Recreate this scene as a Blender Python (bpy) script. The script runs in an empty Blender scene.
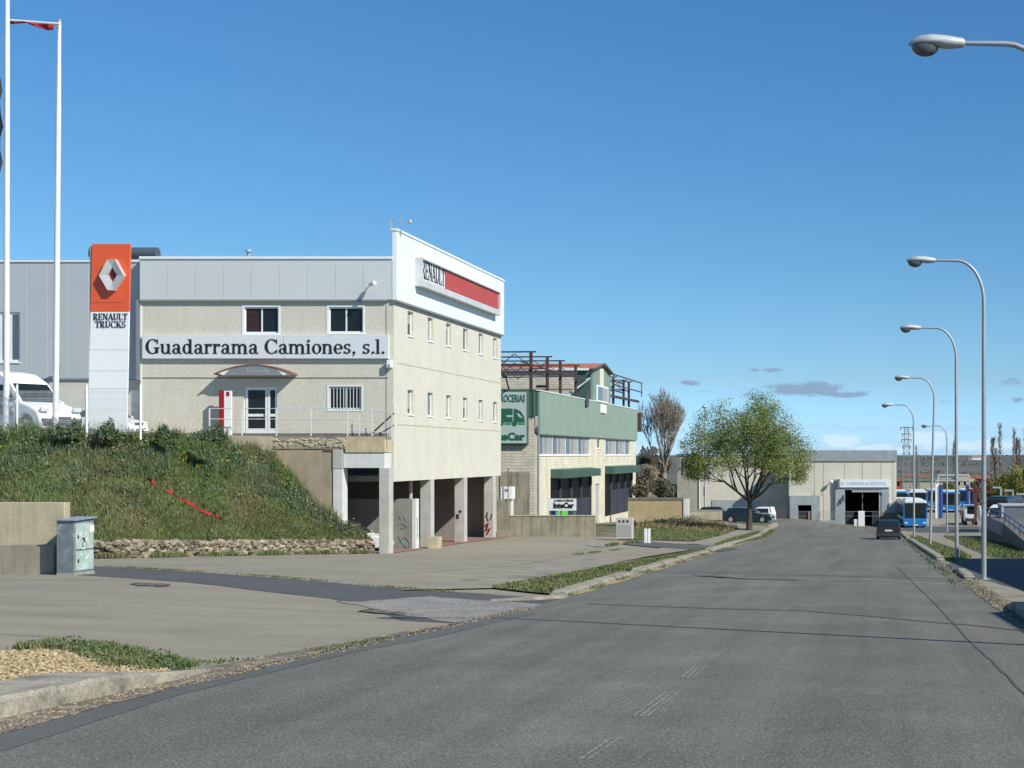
import bpy, math, random
import numpy as np
from mathutils import Vector, Matrix
from mathutils.geometry import delaunay_2d_cdt
random.seed(7); RNG = np.random.default_rng(7)
S = bpy.context.scene
COL = S.collection
# ------------------------------------------------------------------ camera, sky, sun, exposure
F = 1500.0; VX, VY = 868.0, 455.0
cd = bpy.data.cameras.new('camera'); cam = bpy.data.objects.new('camera', cd); COL.objects.link(cam)
cam.location = (0, 0, 0); cam.rotation_euler = (math.pi/2, 0, 0)
cd.sensor_width = 36; cd.lens = F/1024*36
cd.shift_x = -(VX-512)/1024; cd.shift_y = (VY-384)/1024
cd.clip_start = .1; cd.clip_end = 30000
S.camera = cam
S.render.resolution_x = 1024; S.render.resolution_y = 768
SUN = Vector((1, -.6, .93)).normalized()
EL = math.asin(SUN.z); AZ = math.atan2(SUN.x, SUN.y)
w = bpy.data.worlds.new('World'); S.world = w; w.use_nodes = True
nt = w.node_tree; nt.nodes.clear()
def NN(nt, t, **k):
    n = nt.nodes.new(t)
    for a, b in k.items():
        if a.startswith('i_'): n.inputs[a[2:].replace('_', ' ')].default_value = b
        else: setattr(n, a, b)
    return n
out = NN(nt, 'ShaderNodeOutputWorld'); bg = NN(nt, 'ShaderNodeBackground')
sky = NN(nt, 'ShaderNodeTexSky', sky_type='NISHITA', sun_disc=False, sun_elevation=EL, sun_rotation=AZ, altitude=900, air_density=1.0, dust_density=.35, ozone_density=1.6)
nt.links.new(bg.outputs[0], out.inputs[0])
tc = NN(nt, 'ShaderNodeTexCoord')
last = sky.outputs[0]
hs = NN(nt, 'ShaderNodeHueSaturation'); hs.inputs['Saturation'].default_value = 1.12
nt.links.new(last, hs.inputs['Color']); last = hs.outputs[0]
tcz = NN(nt, 'ShaderNodeTexCoord'); spz = NN(nt, 'ShaderNodeSeparateXYZ'); nt.links.new(tcz.outputs['Generated'], spz.inputs[0])
rp = NN(nt, 'ShaderNodeValToRGB'); nt.links.new(spz.outputs[2], rp.inputs[0]); rp.color_ramp.elements[0].color = (.31, .50, .95, 1); rp.color_ramp.elements[0].position = .0
rp.color_ramp.elements[1].color = (.27, .475, .60, 1); rp.color_ramp.elements[1].position = .30
for q_, c_ in ((.02, (.31, .52, .92, 1)), (.05, (.29, .43, .60, 1)), (.12, (.275, .435, .55, 1))): e_ = rp.color_ramp.elements.new(q_); e_.color = c_
ml = NN(nt, 'ShaderNodeMix', data_type='RGBA', blend_type='MULTIPLY'); ml.inputs[0].default_value = 1; nt.links.new(last, ml.inputs[6]); nt.links.new(rp.outputs[0], ml.inputs[7]); last = ml.outputs[2]
# small clouds placed by direction in the sky (azimuth = x/y, height = z/y)
sep = NN(nt, 'ShaderNodeSeparateXYZ'); nt.links.new(tc.outputs['Generated'], sep.inputs[0])
def MA(op, a, b=None, c=None):
    n = NN(nt, 'ShaderNodeMath', operation=op)
    for i, v in enumerate((a, b, c)):
        if v is None: continue
        if isinstance(v, (int, float)): n.inputs[i].default_value = v
        else: nt.links.new(v, n.inputs[i])
    return n.outputs[0]
yy = MA('MAXIMUM', sep.outputs[1], .05)
ax = MA('DIVIDE', sep.outputs[0], yy); ez = MA('DIVIDE', sep.outputs[2], yy)
cmb = NN(nt, 'ShaderNodeCombineXYZ'); nt.links.new(ax, cmb.inputs[0]); nt.links.new(ez, cmb.inputs[2])
mp = NN(nt, 'ShaderNodeMapping'); mp.inputs['Scale'].default_value = (1, 1, 2.6); nt.links.new(cmb.outputs[0], mp.inputs[0])
nz = NN(nt, 'ShaderNodeTexNoise', i_Scale=75., i_Detail=6., i_Roughness=.62); nt.links.new(mp.outputs[0], nz.inputs['Vector'])
nz2 = NN(nt, 'ShaderNodeTexNoise', i_Scale=11., i_Detail=3.); nt.links.new(mp.outputs[0], nz2.inputs['Vector'])
def blob(px, py, rx, ry, amp=1.):
    cx = (px-VX)/F; cz = (VY-py)/F
    dx = MA('DIVIDE', MA('SUBTRACT', ax, cx), rx/F); dz = MA('DIVIDE', MA('SUBTRACT', ez, cz), ry/F)
    r2 = MA('ADD', MA('MULTIPLY', dx, dx), MA('MULTIPLY', dz, dz))
    return MA('MULTIPLY', MA('MAXIMUM', MA('SUBTRACT', 1., r2), 0.), amp)
def cloud(blobs, lo, hi, col, last, op=1.):
    s = blobs[0]
    for b in blobs[1:]: s = MA('MAXIMUM', s, b)
    v = MA('ADD', s, MA('MULTIPLY', MA('SUBTRACT', nz.outputs[0], .5), 2.8))
    v = MA('MULTIPLY', v, MA('MINIMUM', MA('MULTIPLY', s, 4.), 1.))
    mr = NN(nt, 'ShaderNodeMapRange', interpolation_type='SMOOTHSTEP'); nt.links.new(v, mr.inputs[0])
    mr.inputs[1].default_value = lo; mr.inputs[2].default_value = hi; mr.inputs[4].default_value = op
    mx = NN(nt, 'ShaderNodeMix', data_type='RGBA'); nt.links.new(mr.outputs[0], mx.inputs[0])
    nt.links.new(last, mx.inputs[6]); mx.inputs[7].default_value = (*col, 1); return mx.outputs[2]
SKG = .66
last = cloud([blob(805, 389, 58, 9, 1.2), blob(835, 394, 50, 5), blob(767, 370, 26, 4, .8), blob(690, 383, 12, 4, .8), blob(1010, 382, 20, 6, .8), blob(1020, 400, 14, 4, .7), blob(945, 403, 16, 4, .5), blob(700, 392, 60, 3, .3)], .25, .95, (2.0*SKG, 3.0*SKG, 4.3*SKG), last, .95)
last = cloud([blob(840, 441, 26, 9), blob(925, 440, 34, 12), blob(985, 446, 50, 9, .9), blob(880, 448, 60, 6, .7), blob(640, 448, 70, 7, .5), blob(1080, 440, 60, 14), blob(200, 447, 300, 10, .6), blob(1500, 440, 300, 14, .8)], .15, .8, (5.2*SKG, 6.5*SKG, 7.6*SKG), last, .75)
last = cloud([blob(900, 428, 190, 6, .6), blob(700, 431, 70, 4, .6), blob(930, 418, 80, 3, .5)], .1, .8, (3.4*SKG, 4.9*SKG, 6.4*SKG), last, .6)
nt.links.new(last, bg.inputs[0]); bg.inputs[1].default_value = .15
sl = bpy.data.lights.new('sun', 'SUN'); sl.energy = 4.1; sl.angle = math.radians(.53); sl.color = (1, .96, .86)
so = bpy.data.objects.new('sun', sl); COL.objects.link(so)
so.rotation_euler = SUN.to_track_quat('Z', 'Y').to_euler()
so.location = (30, -20, 60)
S.view_settings.view_transform = 'Standard'; S.view_settings.look = 'None'
S.view_settings.exposure = .45; S.view_settings.gamma = 1
S.render.engine = 'CYCLES'
S.cycles.max_bounces = 6
# ------------------------------------------------------------------ terrain height and pixel helpers
def ss(a, b, x):
    t = np.clip((np.asarray(x, float)-a)/(b-a), 0, 1); return t*t*(3-2*t)
def H(x, y):
    x = np.asarray(x, float); y = np.asarray(y, float)
    base = np.interp(y, [-3000, -30, 0, 150, 168, 230, 900, 1600, 3200, 9000], [3, -1.2, -2.3, -2.3-.0353*150, -7.95, -8.3, -27, -20, -3.5, -2])
    left = np.interp(y, [0, 30, 46, 60, 79, 103, 140, 170, 260], [.3, .3, .33, .25, -.12, .3, .9, .9, .4])*ss(9, 19, -x)
    left2 = .85*ss(112, 150, y)*ss(0, 9, -x)*(1-ss(9, 19, -x))*(1-ss(200, 260, y))
    amp = ss(260, 900, y)
    und = amp*(3*np.sin(x*.004+y*.002)+2*np.sin(x*.011-y*.003+1))*(1-ss(2200, 3400, y)*.7)
    return base+left+left2+und
def Hf(x, y): return float(H(x, y))
def W(px, py, Y): return Vector(((px-VX)*Y/F, Y, (VY-py)*Y/F))
def G(px, py, off=0.):
    Y = np.arange(10, 400, .1); X = (px-VX)*Y/F
    d = H(X, Y)+off-(VY-py)*Y/F
    i = np.argmax(d > 0) if (d > 0).any() else len(Y)-1
    return (float(X[i]), float(Y[i]))
# ------------------------------------------------------------------ materials
def mat(name, col, rough=.75, metal=0., var=.12, scale=1.2, fine=.06, fscale=60., bump=.15, bscale=None, streak=0., scol=(.08,.075,.06), patch=None, alpha=None, spec=.5, isl=0., col2=None, dots=None, bdist=.01, lane=0., lanex=0.):
    m = bpy.data.materials.new(name); m.use_nodes = True; nt = m.node_tree
    b = nt.nodes['Principled BSDF']; L = nt.links.new
    b.inputs['Roughness'].default_value = rough; b.inputs['Metallic'].default_value = metal
    b.inputs['Specular IOR Level'].default_value = spec
    t = NN(nt, 'ShaderNodeTexCoord'); oc = t.outputs['Object']
    def noise(sc, det=4., vec=oc, r=.55):
        n = NN(nt, 'ShaderNodeTexNoise', i_Scale=float(sc), i_Detail=float(det), i_Roughness=r); L(vec, n.inputs['Vector']); return n.outputs[0]
    def mix(f, a, c, bt='MIX'):
        n = NN(nt, 'ShaderNodeMix', data_type='RGBA', blend_type=bt)
        for i, v in ((0, f), (6, a), (7, c)):
            if isinstance(v, (int, float)): n.inputs[i].default_value = v
            elif isinstance(v, tuple): n.inputs[i].default_value = (*v, 1)[:4]
            else: L(v, n.inputs[i])
        return n.outputs[2]
    def rng(v, a, c, lo=0., hi=1.):
        n = NN(nt, 'ShaderNodeMapRange'); L(v, n.inputs[0]); n.inputs[1].default_value = a; n.inputs[2].default_value = c; n.inputs[3].default_value = lo; n.inputs[4].default_value = hi; return n.outputs[0]
    cur = tuple(col)
    if col2 is not None: cur = mix(rng(noise(scale*.6, 3), .38, .62), cur, tuple(col2))
    if patch: # (colour, scale, lo, hi)
        cur = mix(rng(noise(patch[1], 5, r=.6), patch[2], patch[3]), cur, tuple(patch[0]))
    if isl:
        g = NN(nt, 'ShaderNodeNewGeometry'); v = rng(g.outputs['Random Per Island'], 0, 1, 1-isl, 1+isl)
        cc = NN(nt, 'ShaderNodeCombineColor'); [L(v, cc.inputs[k]) for k in range(3)]
        cur = mix(1., cur, cc.outputs[0], 'MULTIPLY')
    def mul(v):
        nonlocal cur
        cc = NN(nt, 'ShaderNodeCombineColor'); [L(v, cc.inputs[k]) for k in range(3)]
        cur = mix(1., cur, cc.outputs[0], 'MULTIPLY')
    if var: mul(rng(noise(scale, 5), .3, .7, 1-var, 1+var))
    if fine: mul(rng(noise(fscale, 3), .3, .7, 1-fine*2, 1+fine*2))
    if lanex:
        mpl = NN(nt, 'ShaderNodeMapping'); mpl.inputs['Scale'].default_value = (.12, .9, 1); mpl.inputs['Rotation'].default_value = (0, 0, .25); L(oc, mpl.inputs[0])
        mul(rng(noise(1., 5, mpl.outputs[0], .6), .3, .7, 1-lanex, 1+lanex))
    if lane:
        mpl = NN(nt, 'ShaderNodeMapping'); mpl.inputs['Scale'].default_value = (1.1, .035, 1); L(oc, mpl.inputs[0])
        mul(rng(noise(1., 4, mpl.outputs[0], .6), .3, .7, 1-lane, 1+lane))
    if dots: # (colour, scale, threshold)
        vo = NN(nt, 'ShaderNodeTexVoronoi', i_Scale=dots[1]); L(oc, vo.inputs['Vector'])
        cur = mix(rng(vo.outputs['Distance'], dots[2], dots[2]+.08, 1., 0.), cur, tuple(dots[0]))
    if streak:
        mp = NN(nt, 'ShaderNodeMapping'); mp.inputs['Scale'].default_value = (2.2, 2.2, .18); L(oc, mp.inputs[0])
        cur = mix(rng(noise(1.6, 5, mp.outputs[0], .65), .5, .78, 0, streak), cur, tuple(scol))
    if isinstance(cur, tuple): b.inputs['Base Color'].default_value = (*cur, 1)
    else: L(cur, b.inputs['Base Color'])
    if bump:
        bp = NN(nt, 'ShaderNodeBump', i_Strength=bump); bp.inputs['Distance'].default_value = bdist
        L(noise(bscale or fscale, 4), bp.inputs['Height']); L(bp.outputs[0], b.inputs['Normal'])
    m['nt'] = 1
    return m
def brickmat(name, c1, c2, mortar, w_=.4, h_=.2, rough=.9, msize=.012, bump=.6, streak=.0):
    m = mat(name, c1, rough, var=.15, scale=.8, fine=.12, fscale=25, bump=0, streak=streak)
    nt = m.node_tree; L = nt.links.new; b = nt.nodes['Principled BSDF']
    t = NN(nt, 'ShaderNodeTexCoord'); sp = NN(nt, 'ShaderNodeSeparateXYZ'); L(t.outputs['Object'], sp.inputs[0])
    ad = NN(nt, 'ShaderNodeMath', operation='ADD'); L(sp.outputs[0], ad.inputs[0]); L(sp.outputs[1], ad.inputs[1])
    cb = NN(nt, 'ShaderNodeCombineXYZ'); L(ad.outputs[0], cb.inputs[0]); L(sp.outputs[2], cb.inputs[1])
    bk = NN(nt, 'ShaderNodeTexBrick', i_Scale=1., i_Color1=(1, 1, 1, 1), i_Color2=(*[c2[i]/max(c1[i], .01) for i in range(3)], 1), i_Mortar=(*[mortar[i]/max(c1[i], .01) for i in range(3)], 1))
    bk.inputs['Mortar Size'].default_value = msize; bk.inputs['Brick Width'].default_value = w_; bk.inputs['Row Height'].default_value = h_
    L(cb.outputs[0], bk.inputs['Vector'])
    old = b.inputs['Base Color'].links[0].from_socket
    mx = NN(nt, 'ShaderNodeMix', data_type='RGBA', blend_type='MULTIPLY'); mx.inputs[0].default_value = 1; L(old, mx.inputs[6]); L(bk.outputs[0], mx.inputs[7]); L(mx.outputs[2], b.inputs['Base Color'])
    n = NN(nt, 'ShaderNodeTexNoise', i_Scale=9., i_Detail=5.); L(t.outputs['Object'], n.inputs['Vector'])
    a2 = NN(nt, 'ShaderNodeMath', operation='SUBTRACT'); L(n.outputs[0], a2.inputs[0]); L(bk.outputs['Fac'], a2.inputs[1])
    bp = NN(nt, 'ShaderNodeBump', i_Strength=bump); bp.inputs['Distance'].default_value = .03; L(a2.outputs[0], bp.inputs['Height']); L(bp.outputs[0], b.inputs['Normal'])
    return m
def glass(name, col=(.012, .016, .02), rough=.08):
    m = mat(name, col, rough, var=.3, scale=.7, fine=0, bump=0, spec=.35); return m
MT = dict(
 asphalt=mat('asphalt_grey', (.121, .120, .100), .9, var=.12, scale=.35, fine=.26, fscale=36, bump=.8, bscale=45, patch=((.152, .148, .124), .45, .46, .7), dots=((.29, .28, .25), 22., .17), lane=.22),
 asphalt_mid=mat('asphalt_edge', (.100, .101, .092), .9, var=.12, scale=.8, fine=.15, fscale=42, bump=.4),
 asphalt_dark=mat('asphalt_dark', (.080, .083, .080), .9, var=.12, scale=.8, fine=.13, fscale=35, bump=.4),
 dash=mat('worn_paint', (.22,.22,.205), .9, var=.5, scale=9),
 seam_and_shadow=mat('bitumen_and_shadow', (.082, .083, .076), .85, var=.3, scale=3),
 seam_light=mat('cement_seam', (.26, .25, .22), .9, var=.3, scale=3),
 concrete=mat('concrete_yard', (.275, .248, .185), .92, var=.15, lanex=.14, scale=.3, fine=.07, fscale=20, bump=.2, patch=((.18, .164, .125), .3, .46, .74)),
 concrete_old=mat('aggregate_patch', (.23, .215, .19), .95, var=.2, scale=1.2, fine=.25, fscale=16, bump=.6, dots=((.36, .34, .3), 9., .22)),
 walk=mat('concrete_walk', (.26, .235, .18), .92, var=.16, scale=.6, fine=.09, fscale=22, bump=.3, patch=((.13, .12, .10), .9, .52, .7)),
 kerb=mat('kerb_concrete', (.30, .275, .215), .95, var=.28, scale=2.2, fine=.14, fscale=26, bump=.7, patch=((.13, .12, .10), 1.6, .52, .68)),
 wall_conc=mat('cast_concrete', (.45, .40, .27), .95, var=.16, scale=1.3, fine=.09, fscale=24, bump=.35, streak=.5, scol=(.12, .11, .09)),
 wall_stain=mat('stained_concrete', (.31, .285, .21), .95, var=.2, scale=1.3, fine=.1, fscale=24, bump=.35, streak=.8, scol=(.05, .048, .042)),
 lintel=mat('stained_lintel', (.50, .42, .27), .95, var=.18, scale=1.5, fine=.1, fscale=24, bump=.35, streak=.55, scol=(.12, .10, .07)),
 column=mat('column_concrete', (.46, .45, .41), .92, var=.12, scale=1.3, fine=.05, fscale=24, bump=.2, streak=.35, scol=(.2, .18, .15)),
 paint_col=mat('painted_concrete', (.62, .63, .60), .85, var=.08, scale=1.3, fine=.04, fscale=24, bump=.15, streak=.3, scol=(.3, .28, .24)),
 aggregate=mat('pebbledash_panel', (.59, .565, .475), .95, var=.05, scale=.6, fine=.06, fscale=9, bump=.12, bscale=22, bdist=.02, streak=.30, scol=(.42, .37, .26), dots=((.40, .38, .33), 7., .11)),
 clad=mat('metal_cladding', (.60, .63, .62), .5, var=.03, scale=.3, fine=.01, bump=0, metal=.1),
 clad_white=mat('white_cladding', (.74, .78, .77), .5, var=.03, scale=.3, fine=.01, bump=0, streak=.10, scol=(.5, .5, .46)),
 clad_grey=mat('grey_cladding', (.46, .49, .505), .5, var=.03, scale=.3, fine=.01, bump=0, metal=.1),
 trim=mat('grey_trim', (.22, .235, .245), .5, var=.08, bump=0),
 white=mat('white_paint', (.78, .79, .77), .5, var=.04, scale=1, fine=.02, bump=.05),
 white_gloss=mat('white_gloss_paint', (.80, .82, .82), .25, var=.02, fine=0, bump=0),
 plinth=mat('plinth_grey', (.15, .15, .14), .9),
 black=mat('black_lettering', (.012, .012, .013), .5, var=0, fine=0, bump=0),
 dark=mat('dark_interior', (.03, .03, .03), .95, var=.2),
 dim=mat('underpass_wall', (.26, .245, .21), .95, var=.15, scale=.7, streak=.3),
 shop_glass=mat('dim_glass', (.008, .01, .012), .5, spec=.1, bump=0, fine=0),
 glass=glass('window_glass'), glass_blue=glass('window_glass_pale', (.10, .14, .17), .12),
 curtain=mat('pale_curtain', (.33, .34, .33), .8, var=.25, scale=4),
 bluec=mat('blue_curtain', (.13, .18, .22), .8, var=.3, scale=3),
 orange=mat('orange_red_panel', (.72, .105, .035), .35, var=.03, fine=0, bump=0),
 red=mat('red_panel', (.32, .01, .015), .4, var=.04, fine=0, bump=0),
 fade_red=mat('faded_red_panel', (.44, .06, .045), .5, var=.08, scale=1.5, fine=0, bump=0),
 pale=mat('pale_blue_panel', (.50, .56, .60), .45, var=.03, fine=0, bump=0),
 green=mat('green_cladding', (.205, .28, .225), .55, var=.05, scale=.5, fine=.02, bump=0, streak=.3, scol=(.15, .22, .17)),
 green_dark=mat('green_awning', (.045, .10, .075), .6, var=.1, scale=1, fine=.03, bump=.05),
 green_ink=mat('green_lettering', (.02, .12, .07), .5, var=0, fine=0, bump=0),
 green_ink2=mat('green_lettering_bright', (.05, .28, .10), .5, var=0, fine=0, bump=0),
 sign_grey=mat('sign_pale_panel', (.44, .53, .51), .5, var=.04, fine=0, bump=0),
 cream=mat('cream_panel', (.70, .65, .45), .6, var=.05, bump=0),
 tile=brickmat('red_roof_tile', (.52, .19, .12), (.42, .15, .1), (.25, .09, .06), .3, .35, bump=.8),
 block=brickmat('split_block', (.62, .58, .47), (.54, .50, .40), (.38, .35, .29), .45, .22, bump=1.),
 block_warm=brickmat('cream_block', (.70, .65, .50), (.66, .61, .47), (.56, .51, .39), .45, .22, bump=.5, streak=.35),
 rust=mat('rusty_steel', (.07, .038, .032), .8, var=.3, scale=2, bump=.2),
 galv=mat('galvanised_steel', (.36, .39, .40), .5, metal=.3, var=.08, scale=2.5, fine=0, bump=0),
 galv_light=mat('lamp_hood', (.44, .46, .47), .5, metal=.2, var=.15, scale=5, fine=.0, bump=0),
 lens=mat('lamp_bowl', (.10, .105, .11), .2, var=.1, bump=0),
 pole_white=mat('white_pole', (.74, .74, .70), .45, var=.06, scale=2, bump=0, patch=((.5, .42, .25), .9, .62, .8)),
 steel=mat('duct_steel', (.11, .14, .16), .45, metal=.3, var=.1),
 chrome=mat('brushed_silver', (.62, .62, .60), .35, metal=.3, var=.04, bump=0),
 rail=mat('galvanised_rail', (.70, .72, .72), .45, metal=.2, var=.1, bump=0),
 pink=mat('red_paving', (.27, .145, .12), .9, var=.2, scale=1.5, fine=.1, fscale=12),
 cab_green=mat('cabinet_green', (.36, .46, .40), .6, var=.12, scale=3, fine=.05, fscale=30, patch=((.45, .52, .47), 3., .5, .7)),
 cab_grey=mat('cabinet_side', (.18, .22, .225), .6, var=.25, scale=3, fine=.08, fscale=30, patch=((.30, .33, .31), 3., .55, .7)),
 zinc=mat('cabinet_roof', (.32, .38, .42), .4, metal=.3, var=.15),
 scrawl=mat('white_scrawl', (.66, .68, .68), .7, var=0, fine=0, bump=0),
 scrawl_dark=mat('dark_scrawl', (.03, .03, .035), .7, var=0, fine=0, bump=0),
 cyan=mat('cyan_spray', (.05, .33, .33), .8, var=.2, fine=0, bump=0),
 stone=mat('rubble_stone', (.25, .21, .15), .95, var=.3, scale=3, fine=.2, fscale=25, bump=.8, isl=.5, patch=((.09, .08, .06), 4, .5, .65)),
 mortar=mat('rubble_mortar', (.15, .13, .10), .95, var=.2),
 gravel=mat('yellow_gravel', (.37, .285, .16), .9, var=.1, fine=.08, bump=0, isl=.5),
 gravel_grey=mat('grey_gravel', (.17, .15, .12), .9, var=.1, fine=.08, bump=0, isl=.5),
 grit=mat('gravel_bed', (.36, .28, .16), .95, var=.3, scale=4, fine=.25, fscale=30, bump=.6),
 dirt_dark=mat('dirt_dark', (.075, .065, .05), .95, var=.4, scale=4, fine=.2, patch=((.2, .18, .14), 6, .5, .6)),
 dirt=mat('gutter_dirt', (.15, .125, .095), .95, var=.3, scale=3, fine=.2, fscale=30, bump=.6, patch=((.36, .28, .17), 2.5, .5, .62)),
 ground=mat('dry_grass_ground', (.17, .15, .09), .95, var=.25, scale=.4, fine=.15, fscale=10, bump=.5, patch=((.075, .10, .032), .35, .42, .58)),
 turf=mat('turf_soil', (.085, .105, .035), .95, var=.3, scale=1.2, fine=.15, fscale=18, bump=.6, patch=((.19, .155, .085), .7, .46, .62)),
 bank=mat('embankment_turf', (.07, .10, .03), .95, var=.35, scale=.9, fine=.2, fscale=16, bump=.8, patch=((.15, .12, .055), .55, .56, .7)),
 blade=mat('grass_blade', (.095, .14, .036), .7, var=.25, scale=.5, fine=0, bump=0, isl=.3, col2=(.14, .14, .055)),
 weed=mat('weed_leaf', (.065, .11, .038), .65, var=.2, scale=.5, fine=0, bump=0, isl=.45, col2=(.10, .135, .07)),
 straw=mat('dry_stalk', (.26, .19, .10), .85, var=.2, fine=0, bump=0, isl=.35),
 yflower=mat('yellow_flower', (.55, .45, .02), .7, var=0, fine=0, bump=0),
 bark=mat('tree_bark', (.075, .06, .048), .95, var=.25, scale=4, bump=.6),
 twig=mat('grey_twig', (.25, .215, .17), .95, var=.2, scale=1, bump=0),
 leaf=mat('spring_leaf', (.185, .23, .045), .6, var=.2, scale=.5, fine=0, bump=0, isl=.35, col2=(.13, .18, .038)),
 olive=mat('olive_leaf', (.24, .22, .04), .7, var=.2, scale=.3, fine=0, bump=0, isl=.35, col2=(.13, .15, .035)),
 brush=mat('brush_twigs', (.20, .17, .125), .95, var=.25, scale=.4, fine=0, bump=0, isl=.4, col2=(.10, .105, .055)),
 garage=mat('garage_panel', (.62, .59, .49), .92, var=.06, scale=.4, fine=.04, fscale=10, bump=.2, streak=.3, scol=(.36, .32, .24)),
 garage_band=mat('galvanised_band', (.34, .38, .40), .5, metal=.2, var=.12, scale=1.5, bump=0),
 garage_metal=mat('galvanised_sheet', (.38, .42, .43), .5, metal=.2, var=.12, scale=1.5, bump=0),
 rubber=mat('tyre_rubber', (.02, .02, .02), .9, bump=0),
 rim=mat('wheel_rim', (.5, .51, .52), .35, metal=.5, bump=0),
 teal=mat('dark_teal_paint', (.008, .03, .042), .25, var=0, fine=0, bump=0, spec=.8),
 car_dark=mat('dark_grey_paint', (.016, .017, .018), .3, var=0, fine=0, bump=0, spec=.8),
 car_silver=mat('silver_paint', (.45, .48, .5), .3, metal=.4, var=0, fine=0, bump=0),
 car_glass=glass('vehicle_glass', (.015, .022, .026), .05),
 grey_plastic=mat('grey_plastic', (.035, .036, .038), .6, bump=0),
 tail=mat('tail_lamp', (.11, .01, .012), .25, bump=0, var=0), head=mat('head_lamp', (.6, .62, .62), .15, bump=0, var=0),
 plate=mat('number_plate', (.7, .7, .66), .5, bump=0, var=0),
 bus_blue=mat('bus_blue', (.018, .17, .46), .3, var=0, fine=0, bump=0), bus_white=mat('bus_white', (.68, .70, .70), .4, var=.04, fine=0, bump=0),
 deep_blue=mat('deep_blue_brush', (.01, .045, .24), .6, var=.1, bump=0),
 rail_blue=mat('blue_rail', (.045, .09, .20), .5, var=.1, bump=0),
 crane=mat('crane_red', (.11, .025, .022), .6, var=.2, bump=0),
 tarp=mat('grey_tarpaulin', (.13, .15, .17), .6, var=.1, bump=0),
 scrubland=mat('scrub_earth', (.15, .125, .085), .95, var=.35, scale=.6, fine=.25, fscale=5, bump=.8, patch=((.07, .08, .035), .5, .5, .6)),
 field=mat('field_soil', (.085, .082, .072), .98, var=.15, scale=.01, fine=.1, fscale=.06, bump=0, patch=((.125, .115, .095), .004, .5, .6), col2=(.07, .088, .06)),
 tape=mat('red_tape', (.62, .03, .04), .5, var=.1, bump=0),
 flagred=mat('flag_red', (.5, .03, .05), .7, var=.1, bump=0), flagblk=mat('flag_black', (.03, .03, .04), .7, bump=0),
 rail_dark=mat('dark_handrail', (.07, .07, .075), .6, bump=0),
 brickred=mat('red_brick', (.32, .10, .06), .9, var=.25, scale=5),
 mesh=mat('fence_wire', (.68, .70, .70), .5, metal=.3, bump=0),
)
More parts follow.
